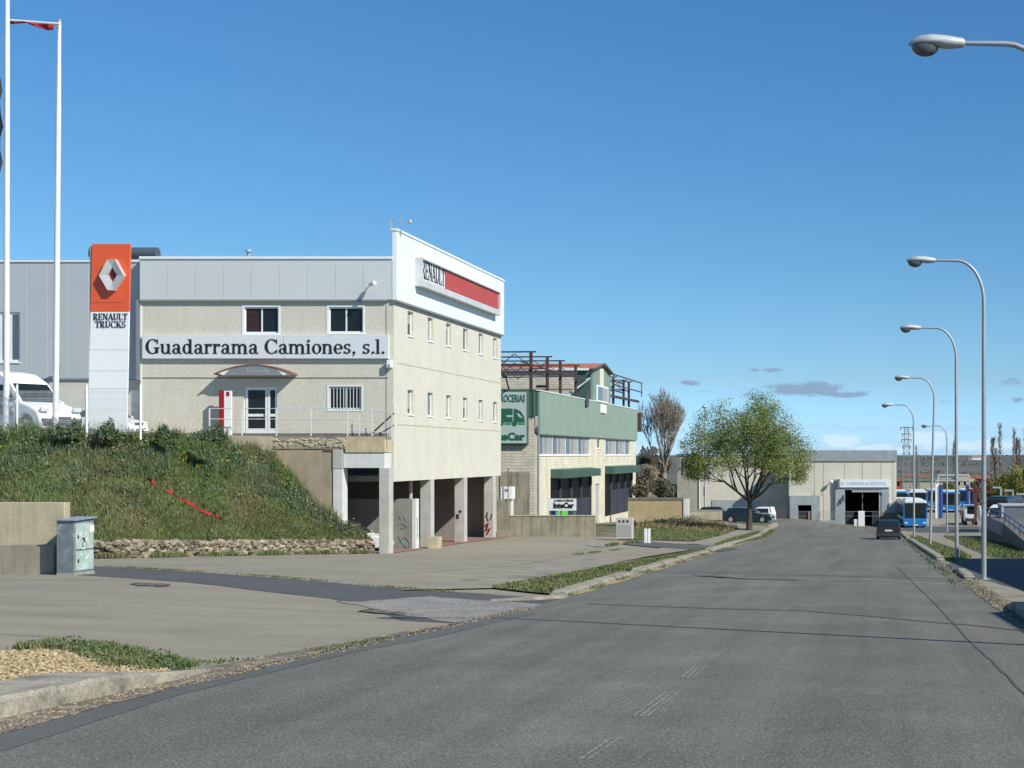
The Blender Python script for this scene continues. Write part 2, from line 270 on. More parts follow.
# ------------------------------------------------------------------ object helpers
def tag(o, label=None, cat=None, group=None, kind=None):
    for k, v in (('label', label), ('category', cat), ('group', group), ('kind', kind)):
        if v: o[k] = v
    return o
def thing(name, label, cat, loc=(0, 0, 0), rz=0, group=None):
    o = bpy.data.objects.new(name, None); COL.objects.link(o); o.location = loc; o.rotation_euler = (0, 0, rz); o.empty_display_size = .3
    return tag(o, label, cat, group)
def copy_tree(o, parent=None):
    c = o.copy(); COL.objects.link(c); c.parent = parent
    for ch in [k for k in o.children]: copy_tree(ch, c)
    return c
class MB:
    def __init__(s): s.v = []; s.f = []; s.a = []
    def add(s, vs, fs):
        n = len(s.v); s.v += [tuple(p) for p in vs]; s.f += [tuple(i+n for i in f) for f in fs]; return s
    def quad(s, *p): return s.add(p, [tuple(range(len(p)))])
    def box(s, x0, x1, y0, y1, z0, z1):
        return s.add([(x0,y0,z0),(x1,y0,z0),(x1,y1,z0),(x0,y1,z0),(x0,y0,z1),(x1,y0,z1),(x1,y1,z1),(x0,y1,z1)],
                     [(0,3,2,1),(4,5,6,7),(0,1,5,4),(1,2,6,5),(2,3,7,6),(3,0,4,7)])
    def tube(s, pts, r, n=8, cap=True):
        pts = [Vector(p) for p in pts]; rs = r if isinstance(r, (list, tuple)) else [r]*len(pts)
        base = len(s.v); prev = None
        for i, p in enumerate(pts):
            d = (pts[min(i+1, len(pts)-1)]-pts[max(i-1, 0)]).normalized()
            if prev is None:
                u = d.cross(Vector((0, 0, 1)) if abs(d.z) < .9 else Vector((1, 0, 0))).normalized()
            else:
                u = (prev-d*prev.dot(d)).normalized()
            prev = u; v = d.cross(u)
            for k in range(n):
                a = 2*math.pi*k/n; s.v.append(tuple(p+(u*math.cos(a)+v*math.sin(a))*rs[i]))
        for i in range(len(pts)-1):
            for k in range(n):
                a = base+i*n+k; b = base+i*n+(k+1) % n; s.f.append((a, b, b+n, a+n))
        if cap and n > 2:
            s.f.append(tuple(base+k for k in range(n))[::-1]); e = base+(len(pts)-1)*n; s.f.append(tuple(e+k for k in range(n)))
        return s
    def bar(s, a, b, w_, h_=None):
        a = Vector(a); b = Vector(b); d = (b-a).normalized(); h_ = h_ or w_
        u = d.cross(Vector((0, 0, 1)) if abs(d.z) < .95 else Vector((1, 0, 0))).normalized(); v = u.cross(d)
        vs = [tuple(q+u*(i*w_/2)+v*(j*h_/2)) for q in (a, b) for i, j in ((-1,-1),(1,-1),(1,1),(-1,1))]
        return s.add(vs, [(3,2,1,0),(4,5,6,7),(0,1,5,4),(1,2,6,5),(2,3,7,6),(3,0,4,7)])
    def prism(s, pts, axis, a, b):   # pts 2d polygon; axis 0:x 1:y 2:z extruded a..b
        def p3(p, t): return (t, p[0], p[1]) if axis == 0 else ((p[0], t, p[1]) if axis == 1 else (p[0], p[1], t))
        n = len(pts); vs = [p3(p, a) for p in pts]+[p3(p, b) for p in pts]
        return s.add(vs, [tuple(range(n))[::-1], tuple(range(n, 2*n))]+[(i, (i+1) % n, n+(i+1) % n, n+i) for i in range(n)])
    def ell(s, c, r, nu=12, nv=8):
        base = len(s.v)
        for j in range(nv+1):
            ph = math.pi*j/nv
            for i in range(nu):
                th = 2*math.pi*i/nu; s.v.append((c[0]+r[0]*math.sin(ph)*math.cos(th), c[1]+r[1]*math.sin(ph)*math.sin(th), c[2]+r[2]*math.cos(ph)))
        for j in range(nv):
            for i in range(nu): s.f.append((base+j*nu+i, base+(j+1)*nu+i, base+(j+1)*nu+(i+1) % nu, base+j*nu+(i+1) % nu))
        return s
    def rock(s, c, r, rnd=random):
        base = len(s.v); ph = [(0,0,1),(.9,0,.3),(.3,.85,.35),(-.75,.5,.3),(-.7,-.5,.35),(.3,-.85,.3),(.6,.6,-.5),(-.3,.8,-.5),(-.9,0,-.4),(-.2,-.8,-.5),(.7,-.5,-.5),(0,0,-.9)]
        R = Matrix.Rotation(rnd.uniform(0, 6.28), 3, 'Z') @ Matrix.Rotation(rnd.uniform(-.6, .6), 3, 'X')
        for p in ph:
            q = R @ (Vector(p)*rnd.uniform(.8, 1.15)); s.v.append((c[0]+q.x*r[0], c[1]+q.y*r[1], c[2]+q.z*r[2]))
        fs = [(0,1,2),(0,2,3),(0,3,4),(0,4,5),(0,5,1),(1,6,2),(2,7,3),(3,8,4),(4,9,5),(5,10,1),(6,1,10),(7,2,6),(8,3,7),(9,4,8),(10,5,9),(11,7,6),(11,8,7),(11,9,8),(11,10,9),(11,6,10)]
        s.f += [tuple(i+base for i in f) for f in fs]; return s
    def build(s, name, m, parent=None, world=True, bevel=0, smooth=False):
        me = bpy.data.meshes.new(name); o = bpy.data.objects.new(name, me); COL.objects.link(o)
        off = Vector((0, 0, 0))
        if parent is not None:
            o.parent = parent
            if world:
                q = parent
                while q is not None: off += q.location; q = q.parent
        elif world and s.v:
            a = np.array(s.v); off = Vector((float((a[:, 0].min()+a[:, 0].max())/2), float((a[:, 1].min()+a[:, 1].max())/2), float(a[:, 2].min()))); o.location = off
        vs = (np.array(s.v)-np.array(off)).tolist()
        me.from_pydata(vs, [], s.f); me.update()
        if isinstance(m, str): m = MT[m]
        me.materials.append(m)
        if smooth: me.polygons.foreach_set('use_smooth', [True]*len(me.polygons)); me.set_sharp_from_angle(angle=math.radians(55))
        if bevel:
            md = o.modifiers.new('bevel', 'BEVEL'); md.width = bevel; md.segments = 2; md.limit_method = 'ANGLE'; md.angle_limit = .6
        return o
def bx(x0, x1, y0, y1, z0, z1): return MB().box(x0, x1, y0, y1, z0, z1)
def merge(*l):
    m = MB()
    for q in l: m.add(q.v, q.f)
    return m
def tagmesh(mb, name, m, label, cat, group=None, kind=None, **k):
    return tag(mb.build(name, m, **k), label, cat, group, kind)
def drape(poly, off=.02, step=2., jit=0., wob=0.):
    P = []
    for i, a in enumerate(poly):
        b = poly[(i+1) % len(poly)]; L_ = math.dist(a, b); n = max(1, int(L_/step))
        for k in range(n):
            t = k/n; x, y = a[0]+(b[0]-a[0])*t, a[1]+(b[1]-a[1])*t
            if jit and 0 < k: x += random.uniform(-jit, jit); y += random.uniform(-jit, jit)
            P.append(Vector((x, y)))
    xs = [p.x for p in P]; ys = [p.y for p in P]
    nb = len(P); pts = list(P)
    gx = np.arange(min(xs), max(xs), step); gy = np.arange(min(ys), max(ys), step)
    for x in gx:
        for y in gy: pts.append(Vector((float(x)+.013, float(y)+.017)))
    r = delaunay_2d_cdt(pts, [], [list(range(nb))], 1, 1e-5)
    mb = MB()
    X = np.array([v.x for v in r[0]]); Y = np.array([v.y for v in r[0]]); Z = H(X, Y)+off
    mb.v = list(zip(X.tolist(), Y.tolist(), Z.tolist())); mb.f = [tuple(f) for f in r[2]]
    return mb
def dstruct(name, m, poly, **k):
    o = drape(poly, **k).build(name, m, world=False); return tag(o, kind='structure')
# ------------------------------------------------------------------ lettering
def textmb(s, size, o, U, V, width=None, depth=.02, bold=0., align='LEFT', base=0.):
    cu = bpy.data.curves.new('t', 'FONT'); cu.body = s; cu.size = 1; cu.offset = bold; cu.extrude = 0; cu.resolution_u = 3
    ob = bpy.data.objects.new('t', cu); COL.objects.link(ob)
    me = ob.to_mesh(depsgraph=None) if False else None
    dg = bpy.context.evaluated_depsgraph_get(); me = bpy.data.meshes.new_from_object(ob.evaluated_get(dg))
    vs = [Vector(v.co) for v in me.vertices]; fs = [tuple(p.vertices) for p in me.polygons]
    ed = {}
    for f in fs:
        for i in range(len(f)):
            e = (f[i], f[(i+1) % len(f)]); ed[e] = ed.get(e, 0)+1
    bnd = [e for e in ed if (e[1], e[0]) not in ed]
    bpy.data.objects.remove(ob); bpy.data.curves.remove(cu); bpy.data.meshes.remove(me)
    x0 = min(v.x for v in vs); x1 = max(v.x for v in vs); y0 = min(v.y for v in vs); y1 = max(v.y for v in vs)
    sy = size/(y1-y0); sx = (width/(x1-x0)) if width else sy
    U = Vector(U).normalized(); V = Vector(V).normalized(); N = U.cross(V); o = Vector(o)
    def tr(v, d): return o+U*((v.x-x0)*sx)+V*((v.y-y0)*sy)+N*d
    n = len(vs); mb = MB()
    mb.v = [tuple(tr(v, depth)) for v in vs]+[tuple(tr(v, 0)) for v in vs]
    mb.f = list(fs)+[(b, a, a+n, b+n) for a, b in bnd]
    return mb
def S_(*a): return ('r', a)
def A_(*a): return ('a', a)
def P_(*a): return ('p', a)
base_sf = lambda x: S_(x-.07, 0, x+.20, .05)
GL = {
 'n': (.68, [S_(.06,.0,.19,.68), S_(0,0,.25,.05), S_(0,.62,.1,.68), A_(.33,.42,.23,.27,.13,.08,0,150), S_(.43,0,.56,.43), S_(.37,0,.63,.05)]),
 'm': (1.04, [S_(.06,.0,.19,.68), S_(0,0,.25,.05), S_(0,.62,.1,.68), A_(.32,.42,.22,.27,.13,.08,0,150), S_(.41,0,.54,.43), S_(.36,0,.6,.05), A_(.68,.42,.22,.27,.13,.08,0,150), S_(.77,0,.90,.43), S_(.72,0,.97,.05)]),
 'u': (.70, [S_(.06,.24,.19,.68), S_(0,.62,.1,.68), A_(.29,.25,.23,.27,.13,.08,180,330), S_(.43,0,.56,.68), S_(.36,.62,.45,.68), S_(.5,0,.65,.05)]),
 'r': (.50, [S_(.06,.0,.19,.68), S_(0,0,.27,.05), S_(0,.62,.1,.68), A_(.33,.44,.2,.25,.1,.09,75,165), A_(.385,.58,.075,.085,.074,.084,0,360)]),
 'a': (.62, [S_(.34,.06,.47,.47), A_(.26,.46,.21,.23,.13,.06,0,145), A_(.115,.55,.07,.08,.069,.079,0,360), A_(.235,.19,.215,.2,.13,.055,0,360), S_(.42,0,.58,.06)]),
 'd': (.70, [A_(.27,.34,.26,.355,.14,.06,0,360), S_(.41,0,.54,1.), S_(.32,.94,.43,1.), S_(.5,0,.64,.05)]),
 'o': (.62, [A_(.29,.34,.28,.355,.14,.06,0,360)]),
 'e': (.59, [A_(.28,.34,.27,.355,.14,.06,0,318), S_(.1,.31,.53,.365)]),
 'i': (.34, [S_(.07,0,.20,.68), S_(0,0,.27,.05), S_(0,.62,.1,.68), A_(.135,.88,.085,.085,.084,.084,0,360)]),
 'l': (.34, [S_(.07,0,.20,1.), S_(0,0,.27,.05), S_(0,.94,.1,1.)]),
 's': (.52, [A_(.23,.5,.2,.19,.12,.06,25,270), A_(.23,.185,.2,.19,.12,.06,-155,90), S_(.37,.5,.41,.68), S_(.03,0,.07,.19)]),
 '.': (.27, [A_(.11,.075,.085,.085,.084,.084,0,360)]),
 ',': (.30, [A_(.11,.075,.085,.085,.084,.084,0,360), P_((.10,.02),(.195,.07),(.09,-.17),(.03,-.17))]),
 'G': (.90, [A_(.43,.5,.42,.52,.17,.06,42,330), S_(.60,.03,.76,.40), S_(.52,.38,.85,.44), S_(.70,.68,.75,.99)]),
 'C': (.84, [A_(.43,.5,.42,.52,.17,.06,42,318), S_(.70,.68,.75,.99), S_(.71,.02,.75,.28)]),
 ' ': (.32, []),
 'R': (.80, [S_(.08,0,.25,1), S_(0,0,.32,.05), S_(0,.95,.1,1), A_(.37,.73,.28,.27,.17,.06,-90,90), S_(.2,.94,.38,1), S_(.2,.46,.38,.52), P_((.34,.47),(.5,.47),(.74,0),(.56,0)), S_(.5,0,.8,.05)]),
 'E': (.72, [S_(.08,0,.25,1), S_(0,0,.6,.06), S_(0,.94,.6,1), S_(.2,.47,.48,.53), S_(.57,0,.62,.25), S_(.57,.75,.62,1), S_(.46,.38,.5,.62)]),
 'N': (.86, [S_(.1,0,.17,1), S_(0,0,.27,.05), P_((.0,1),(.22,1),(.76,0),(.62,0)), S_(.66,0,.73,1), S_(.56,.95,.83,1)]),
 'A': (.80, [P_((.02,0),(.10,0),(.42,1),(.34,1)), P_((.32,1),(.47,1),(.78,0),(.60,0)), S_(.2,.28,.58,.34), S_(-.04,0,.2,.05), S_(.5,0,.84,.05)]),
 'U': (.84, [S_(.1,.3,.27,1), S_(0,.95,.36,1), A_(.41,.33,.31,.35,.17,.07,180,360), S_(.65,.3,.72,1), S_(.55,.95,.82,1)]),
 'L': (.66, [S_(.08,0,.25,1), S_(0,0,.6,.06), S_(0,.95,.34,1), S_(.56,0,.61,.28)]),
 'T': (.74, [S_(.27,0,.44,1), S_(.18,0,.53,.05), S_(0,.94,.71,1), S_(0,.72,.05,1), S_(.66,.72,.71,1)]),
 'K': (.84, [S_(.08,0,.25,1), S_(0,0,.34,.05), S_(0,.95,.34,1), P_((.2,.42),(.28,.42),(.72,1),(.62,1)), P_((.32,.55),(.46,.62),(.8,0),(.6,0)), S_(.52,.95,.8,1), S_(.5,0,.84,.05)]),
 'S': (.66, [A_(.31,.74,.28,.28,.15,.06,35,270), A_(.31,.26,.28,.28,.15,.06,-145,90), S_(.5,.72,.55,1), S_(.04,0,.09,.3)]),
}
def serif(s, o, U, V, width, cap, depth=.02, dd=.0015):
    U = Vector(U).normalized(); V = Vector(V).normalized(); N = U.cross(V); o = Vector(o)
    tot = sum(GL[c][0] for c in s)-.06; sx = width/tot; mb = MB(); x = 0; 
    def put(ps, d):
        n = len(ps); q = [o+U*((x+p[0])*sx)+V*(p[1]*cap) for p in ps]
        mb.add([tuple(a+N*d) for a in q]+[tuple(a) for a in q], [tuple(range(n))]+[((i+1) % n, i, n+i, n+(i+1) % n) for i in range(n)])
    for c in s:
        for k, (t, a) in enumerate(GL[c][1]):
            d = depth+k*dd
            if t == 'r': put([(a[0], a[1]), (a[2], a[1]), (a[2], a[3]), (a[0], a[3])], d)
            elif t == 'p':
                ps = list(a); ar = sum(ps[i][0]*ps[(i+1) % len(ps)][1]-ps[(i+1) % len(ps)][0]*ps[i][1] for i in range(len(ps)))
                put(ps if ar > 0 else ps[::-1], d)
            else:
                cx, cy, rx, ry, tx, ty, a0, a1 = a; n = max(4, int((a1-a0)/15))
                for i in range(n):
                    b0 = math.radians(a0+(a1-a0)*i/n); b1 = math.radians(a0+(a1-a0)*(i+1)/n)
                    put([(cx+(rx-tx)*math.cos(b0), cy+(ry-ty)*math.sin(b0)), (cx+rx*math.cos(b0), cy+ry*math.sin(b0)), (cx+rx*math.cos(b1), cy+ry*math.sin(b1)), (cx+(rx-tx)*math.cos(b1), cy+(ry-ty)*math.sin(b1))], d)
        x += GL[c][0]
    return mb
# ------------------------------------------------------------------ walls with openings
def holed(axis, pos, a0, a1, z0, z1, holes, depth, sgn):
    """wall sheet with rectangular holes. axis 'x': plane x=pos spanning y; axis 'y': plane y=pos spanning x. sgn = side the outside faces; depth inward"""
    A = sorted({a0, a1, *[h[0] for h in holes], *[h[1] for h in holes]}); Z = sorted({z0, z1, *[h[2] for h in holes], *[h[3] for h in holes]})
    mb = MB(); q = pos-sgn*depth
    def P(a, z, p): return (p, a, z) if axis == 'x' else (a, p, z)
    def inh(a, z): return any(h[0] < a < h[1] and h[2] < z < h[3] for h in holes)
    for p in (pos, q):
        for i in range(len(A)-1):
            for j in range(len(Z)-1):
                if not inh((A[i]+A[i+1])/2, (Z[j]+Z[j+1])/2): mb.quad(P(A[i], Z[j], p), P(A[i+1], Z[j], p), P(A[i+1], Z[j+1], p), P(A[i], Z[j+1], p))
    for (h0, h1, g0, g1) in list(holes)+[(a0, a1, z0, z1)]:
        for (u, s_, v, t) in ((h0, g0, h1, g0), (h1, g0, h1, g1), (h1, g1, h0, g1), (h0, g1, h0, g0)):
            mb.quad(P(u, s_, pos), P(v, t, pos), P(v, t, q), P(u, s_, q))
    return mb
def window(parent, axis, pos, sgn, a0, a1, z0, z1, recess=.1, bars=0, fw=.06, mull=1, fm='white', gm='glass', sill=True, grille=0, surround=0):
    """window part (frame) with a pane sub-part set recess behind the wall face"""
    p = pos-sgn*recess; t = .06*sgn
    def B(mb, u0, u1, w0, w1, d0, d1):
        lo, hi = sorted((p+d0*sgn, p+d1*sgn))
        if axis == 'x': mb.box(lo, hi, u0, u1, w0, w1)
        else: mb.box(u0, u1, lo, hi, w0, w1)
    f = MB()
    B(f, a0, a1, z0, z0+fw, -.03, .03); B(f, a0, a1, z1-fw, z1, -.03, .03)
    B(f, a0, a0+fw, z0+fw, z1-fw, -.03, .03); B(f, a1-fw, a1, z0+fw, z1-fw, -.03, .03)
    for k in range(1, mull+1):
        c = a0+(a1-a0)*k/(mull+1); B(f, c-fw*.5, c+fw*.5, z0+fw, z1-fw, -.025, .025)
    fo = f.build('window', fm, parent)
    g = MB(); B(g, a0+fw*.5, a1-fw*.5, z0+fw*.5, z1-fw*.5, -.012, -.004); g.build('pane', gm, fo)
    if surround:
        g = MB(); s = surround; r = recess
        B(g, a0-s, a0-.003, z0-s, z1+s, r+.002, r+.02); B(g, a1+.003, a1+s, z0-s, z1+s, r+.002, r+.02); B(g, a0-.003, a1+.003, z1+.003, z1+s, r+.002, r+.02); B(g, a0-.003, a1+.003, z0-s, z0-.003, r+.002, r+.02)
        B(g, a0+.002, a0+.02, z0, z1, -.04, r+.02); g.build('surround', fm, fo)
    elif sill:
        g = MB(); B(g, a0-.04, a1+.04, z0-.07, z0-.004, -.02, recess+.05); g.build('sill', fm, fo)
    if grille:
        g = MB()
        for k in range(grille):
            c = a0+(a1-a0)*(k+.5)/grille; B(g, c-.012, c+.012, z0, z1, .06, .085)
        for zz in (z0+.1, z1-.1): B(g, a0, a1, zz-.012, zz+.012, .05, .06)
        g.build('grille', 'white', fo)
    return fo
# ================================================================== THE SETTING
def axis(vals):
    o = []
    for a, b, st in vals: o += list(np.arange(a, b, st))
    return np.array(o)
gx = axis([(-6000,-1500,750),(-1500,-300,100),(-300,-60,10),(-60,26,1),(26,100,6),(100,500,25),(500,2500,125),(2500,6600,500)])
gy = axis([(-60,6,6),(6,175,1),(175,300,5),(300,1000,25),(1000,3600,100),(3600,9001,600)])
XX, YY = np.meshgrid(gx, gy, indexing='ij'); ZZ = H(XX, YY)
mb = MB(); mb.v = np.stack([XX, YY, ZZ], -1).reshape(-1, 3).tolist(); ny = len(gy)
mb.f = [(i*ny+j, (i+1)*ny+j, (i+1)*ny+j+1, i*ny+j+1) for i in range(len(gx)-1) for j in range(ny-1)]
g = mb.build('ground', 'ground', world=False, smooth=True); g['kind'] = 'structure'
g.data.materials.append(MT['field'])
for p in g.data.polygons:
    if p.center.y > 290 or abs(p.center.x) > 150: p.material_index = 1
def XL(y): return float(np.interp(y, [0, 15, 20, 30.8, 38, 143, 150, 156], [-8.9, -8.7, -8.9, -7.7, -7.6, -8.4, -10.5, -16]))
def XR(y): return float(np.interp(y, [0, 30, 108, 150], [3.2, 3.1, 2.72, 2.9]))
ys = list(np.arange(4, 150, 3.))+[150]
road = [(XR(y), y) for y in ys]+[(4.5, 152), (30, 153), (60, 153), (60, 163), (-60, 166), (-60, 157), (-16, 156)]+[(XL(y), y) for y in ys[::-1]]
dstruct('road', 'asphalt', road, off=.045, step=1.5)
yard = [(-60, 8), (-9.5, 8), (-9.5, 21), (-8.2, 29), (-7.75, 33), (-7.7, 39.5), (-9.6, 45), (-11, 95), (-11.5, 103.2), (-60, 103.2)]
dstruct('yard', 'concrete', yard, off=.02, step=1.5)
def pix(l, off=0.): return [G(p[0], p[1], off) for p in l]
# dark asphalt lane crossing the yard and its pale aggregate patch
dstruct('lane', 'asphalt_dark', pix([(40, 566), (95, 567), (250, 577), (380, 588), (480, 594.5), (565, 600), (575, 601), (545, 611), (500, 622), (478, 626), (400, 622), (362, 606), (330, 600), (250, 591), (95, 577), (40, 574)]), off=.027, step=1., jit=.05)
dstruct('worn_patch', 'concrete_old', pix([(335, 602.5), (362, 603), (430, 597.5), (490, 602), (548, 606), (520, 614), (490, 622), (468, 625.5), (430, 621), (385, 612)]), off=.034, step=.4, jit=.1)
dstruct('dark_edge', 'asphalt_mid', [(XL(y)+.03, y) for y in np.arange(12, 33, 2.)]+[(XL(y)+.6+.1*math.sin(y), y) for y in np.arange(32, 11, -2.)], off=.051, step=1.5, jit=.03)
# gutter strips of grit and dirt
dstruct('gutter_grit', 'dirt', [(-9.45, 13), (-9.4, 20.7), (-8.6, 26), (-8.0, 30)]+[(-7.9, 30.3), (-8.35, 26), (-8.75, 20), (-8.5, 13)], off=.058, step=.7, jit=.07)
dstruct('gutter_grit', 'grit', [(XL(y)-.1, y) for y in np.arange(38, 141, 3.)]+[(XL(y)+.13+.1*math.sin(y*.7), y) for y in np.arange(139, 37, -3.)], off=.058, step=.8, jit=.05)
dstruct('gutter_dirt', 'dirt', [(XR(y)-.1-.15*ss(50, 35, y), y) for y in np.arange(20, 110, 2.)]+[(XR(y)+.25*float(ss(58, 45, y))*float(ss(20, 33, y))+.1, y) for y in np.arange(109, 19, -2.)], off=.056, step=.7, jit=.08)
# right side: pavement and lot
dstruct('pavement', 'walk', [(XR(y), y) for y in np.arange(4, 150, 4.)]+[(30, 148), (30, 4)], off=.05, step=2)
dstruct('side_drive', 'asphalt_dark', pix([(940, 571), (958, 560), (1024, 559), (1100, 560), (1200, 600), (1024, 592), (985, 582)]), off=.06, step=1.2, jit=.05)
dstruct('bus_yard', 'walk', [(4, 164.5), (60, 163.5), (90, 300), (-10, 300), (0, 200)], off=.05, step=6)
dstruct('bus_lane', 'asphalt_dark', [(4.6, 138), (11, 135), (13, 164), (3.6, 164)], off=.072, step=3)
# left side beyond the yard: paths and drive
dstruct('path', 'walk', pix([(497, 590), (560, 577), (640, 559), (700, 549), (740, 541), (716, 544), (690, 547), (640, 551), (560, 565), (400, 592)]), off=.06, step=1.2, jit=.06)
dstruct('side_lane', 'asphalt_dark', pix([(630, 541), (650, 542.5), (700, 546), (738, 549.5), (722, 553), (700, 551.5), (640, 547), (622, 545)]), off=.066, step=1)
dstruct('path', 'walk', pix([(686, 545), (700, 541), (722, 536), (740, 529), (700, 524), (655, 519), (690, 519.5), (745, 525), (762, 527), (770, 529), (742, 537), (716, 546)]), off=.07, step=1.2, jit=.05)
# seams, a painted shadow line, cracks, worn markings on the road
def strip(name, m, pts, wd, off=.052, jit=.02):
    mb = MB(); P = []
    for a, b in zip(pts[:-1], pts[1:]):
        n = max(1, int(math.dist(a, b)/.5))
        P += [(a[0]+(b[0]-a[0])*k/n+random.uniform(-jit, jit), a[1]+(b[1]-a[1])*k/n+random.uniform(-jit, jit)) for k in range(n)]
    P.append(pts[-1]); vs = []
    for i, p in enumerate(P):
        q = P[min(i+1, len(P)-1)]; r = P[max(i-1, 0)]; d = Vector((q[0]-r[0], q[1]-r[1])).normalized(); n = Vector((-d.y, d.x))*wd/2*random.uniform(.75, 1.25)
        for s in (1, -1): x = p[0]+n.x*s; y = p[1]+n.y*s; vs.append((x, y, Hf(x, y)+off))
    mb.add(vs, [(2*i, 2*i+1, 2*i+3, 2*i+2) for i in range(len(P)-1)])
    return tag(mb.build(name, m, world=False), kind='structure')
strip('road_seam_and_shadow', 'seam_and_shadow', pix([(589, 606), (640, 608), (720, 611), (800, 613), (864, 618), (924, 624), (980, 629), (1030, 634)]), .14)  # cast shadow lines across the road, painted as one dark strip
strip('road_seam_and_shadow', 'seam_and_shadow', pix([(893, 565), (910, 581), (935, 606), (966, 640), (1003, 676), (1050, 725)]), .035)
strip('road_seam_and_shadow', 'seam_light', pix([(668, 577), (740, 579), (860, 581), (950, 586)]), .26)
strip('road_seam_and_shadow', 'seam_and_shadow', pix([(692, 577), (742, 580.5), (800, 582)]), .3, off=.08)
for px in ([(0, 636), (60, 640), (120, 652)], [(400, 575), (520, 566), (600, 553)], [(470, 560), (600, 548)]):
    strip('yard_crack', 'dirt', pix(px), .04, off=.046, jit=.06)
tag(drape(pix([(130, 585), (140, 584), (150, 584.6), (166, 585.5), (170, 587.2), (158, 588), (147, 587.2), (136, 587)]), off=.038, step=.25, jit=.09).build('yard_stain', 'dirt_dark', world=False), kind='structure')
tag(drape(pix([(357, 613), (372, 611), (408, 615), (400, 617)]), off=.046, step=.3, jit=.05).build('yard_stain', 'dirt_dark', world=False), kind='structure')
tag(drape(pix([(587, 542), (618, 545), (605, 548), (585, 546)]), off=.044, step=.5).build('yard_patch', 'seam_light', world=False), kind='structure')
# faded lane dashes: each dash is two or three thin worn lines
for (a, b, n) in (((583, 766), (616, 743), 2), ((640, 721), (673, 696), 3), ((687, 682), (700, 670), 3), ((709, 663), (727, 651), 2), ((770, 622), (790, 608), 2)):
    A, B = Vector(G(*a)), Vector(G(*b)); d = (B-A).normalized(); nn = Vector((-d.y, d.x))
    for k in range(n):
        o_ = nn*(k-(n-1)/2)*.075; strip('road_marking', 'dash', [tuple(A+o_), tuple(B+o_)], .022, off=.053, jit=.002) if 'dash' in MT else None
# ------------------------------------------------------------------ kerbs
def kerb(name, pts, wd, h, m='kerb', jig=.0, n0=.5, wob=.02, er=2.):
    """pts along the road-side foot; body lies to the left of travel"""
    P = []
    for a, b in zip(pts[:-1], pts[1:]):
        n = max(1, int(math.dist(a, b)/n0)); P += [(a[0]+(b[0]-a[0])*k/n, a[1]+(b[1]-a[1])*k/n) for k in range(n)]
    P.append(pts[-1]); mb = MB(); vs = []; N = len(P)
    for i, p in enumerate(P):
        q = P[min(i+1, N-1)]; r = P[max(i-1, 0)]; d = Vector((q[0]-r[0], q[1]-r[1])).normalized(); nn = Vector((-d.y, d.x))
        e = min(1, (i+.35)/2, (N-1-i+.35)/er); z0 = Hf(*p)
        hh = h*e+random.uniform(-wob, wob)*.5
        for (o_, z) in ((0, -.1), (random.uniform(-wob, wob), hh*.8), (.05+random.uniform(-wob, wob)*.5, hh), (wd, hh+.005), (wd, -.1)):
            vs.append((p[0]+nn.x*o_, p[1]+nn.y*o_, z0+.045+z))
    for i in range(N-1):
        for k in range(4): mb.f.append((i*5+k, (i+1)*5+k, (i+1)*5+k+1, i*5+k+1))
    mb.f += [(0, 1, 2, 3, 4), tuple((N-1)*5+k for k in range(5))[::-1]]; mb.v = vs
    return tag(mb.build(name, m, world=False), kind='structure')
kerb('kerb', [(-9.35, 10), (-9.3, 15), (-9.05, 18.8), (-9.0, 20.), (-9.05, 21.0)], .95, .24, n0=.35, er=7., wob=.03)
y = 38.4
while y < 142:
    L_ = min(random.uniform(8, 14), 143-y); kerb('kerb', [(XL(t)-.16, t) for t in np.arange(y, y+L_, 1.)], .42, .13+random.uniform(-.02, .02), n0=.5, wob=.025); y += L_+random.choice([.05, .05, .6])
kerb('kerb', [(-7.75, 38.2), (-8.4, 37.2), (-9.3, 36.9)], .3, .1, wob=.02)
kerb('kerb', [(XR(t), t) for t in np.arange(57, 50, -1.)], -.32, .15) if False else None
def rkerb(a, b, h=.16, wd=.32):
    kerb('kerb', [(XR(t)+.04, t) for t in np.arange(b, a-.01, -.8)], wd, h, wob=.02)
rkerb(47, 53.5); rkerb(64, 104, .15); rkerb(106, 140, .13); rkerb(26, 34, .24, .45)
# left gravel bed behind the near kerb
gb = pix([(-160, 690), (-60, 662), (0, 650), (60, 648), (110, 654), (150, 660), (172, 669), (135, 674), (60, 684), (0, 694), (-60, 706)], .2)
dstruct('gravel_bed', 'grit', gb, off=.17, step=.5, jit=.03)
def inpoly(poly, n):
    P = np.array(poly); a, b = P.min(0), P.max(0); out = np.zeros((0, 2))
    while len(out) < n:
        q = RNG.uniform(a, b, (n*2, 2)); c = np.zeros(len(q), bool); j = len(P)-1
        for i in range(len(P)):
            cond = ((P[i, 1] > q[:, 1]) != (P[j, 1] > q[:, 1])) & (q[:, 0] < (P[j, 0]-P[i, 0])*(q[:, 1]-P[i, 1])/(P[j, 1]-P[i, 1]+1e-12)+P[i, 0]); c ^= cond; j = i
        out = np.vstack([out, q[c]])
    return out[:n]
def pebbles(name, m, poly, n, r, off, label):
    mb = MB()
    for x, y in inpoly(poly, n):
        s = r*random.uniform(.6, 1.5); mb.rock((x, y, Hf(x, y)+off+s*.2), (s, s*.8, s*.6))
    return tag(mb.build(name, m, world=False), label, 'gravel', kind='stuff')
pebbles('gravel', 'gravel', gb, 5200, .023, .18, 'loose yellow gravel in the bed behind the near left kerb')
pebbles('gravel', 'gravel', [(-9.4, 13), (-9.15, 19), (-8.9, 22), (-8.3, 22), (-8.8, 18), (-8.75, 13)], 380, .014, .06, 'yellow gravel scattered in the gutter below the near left kerb')
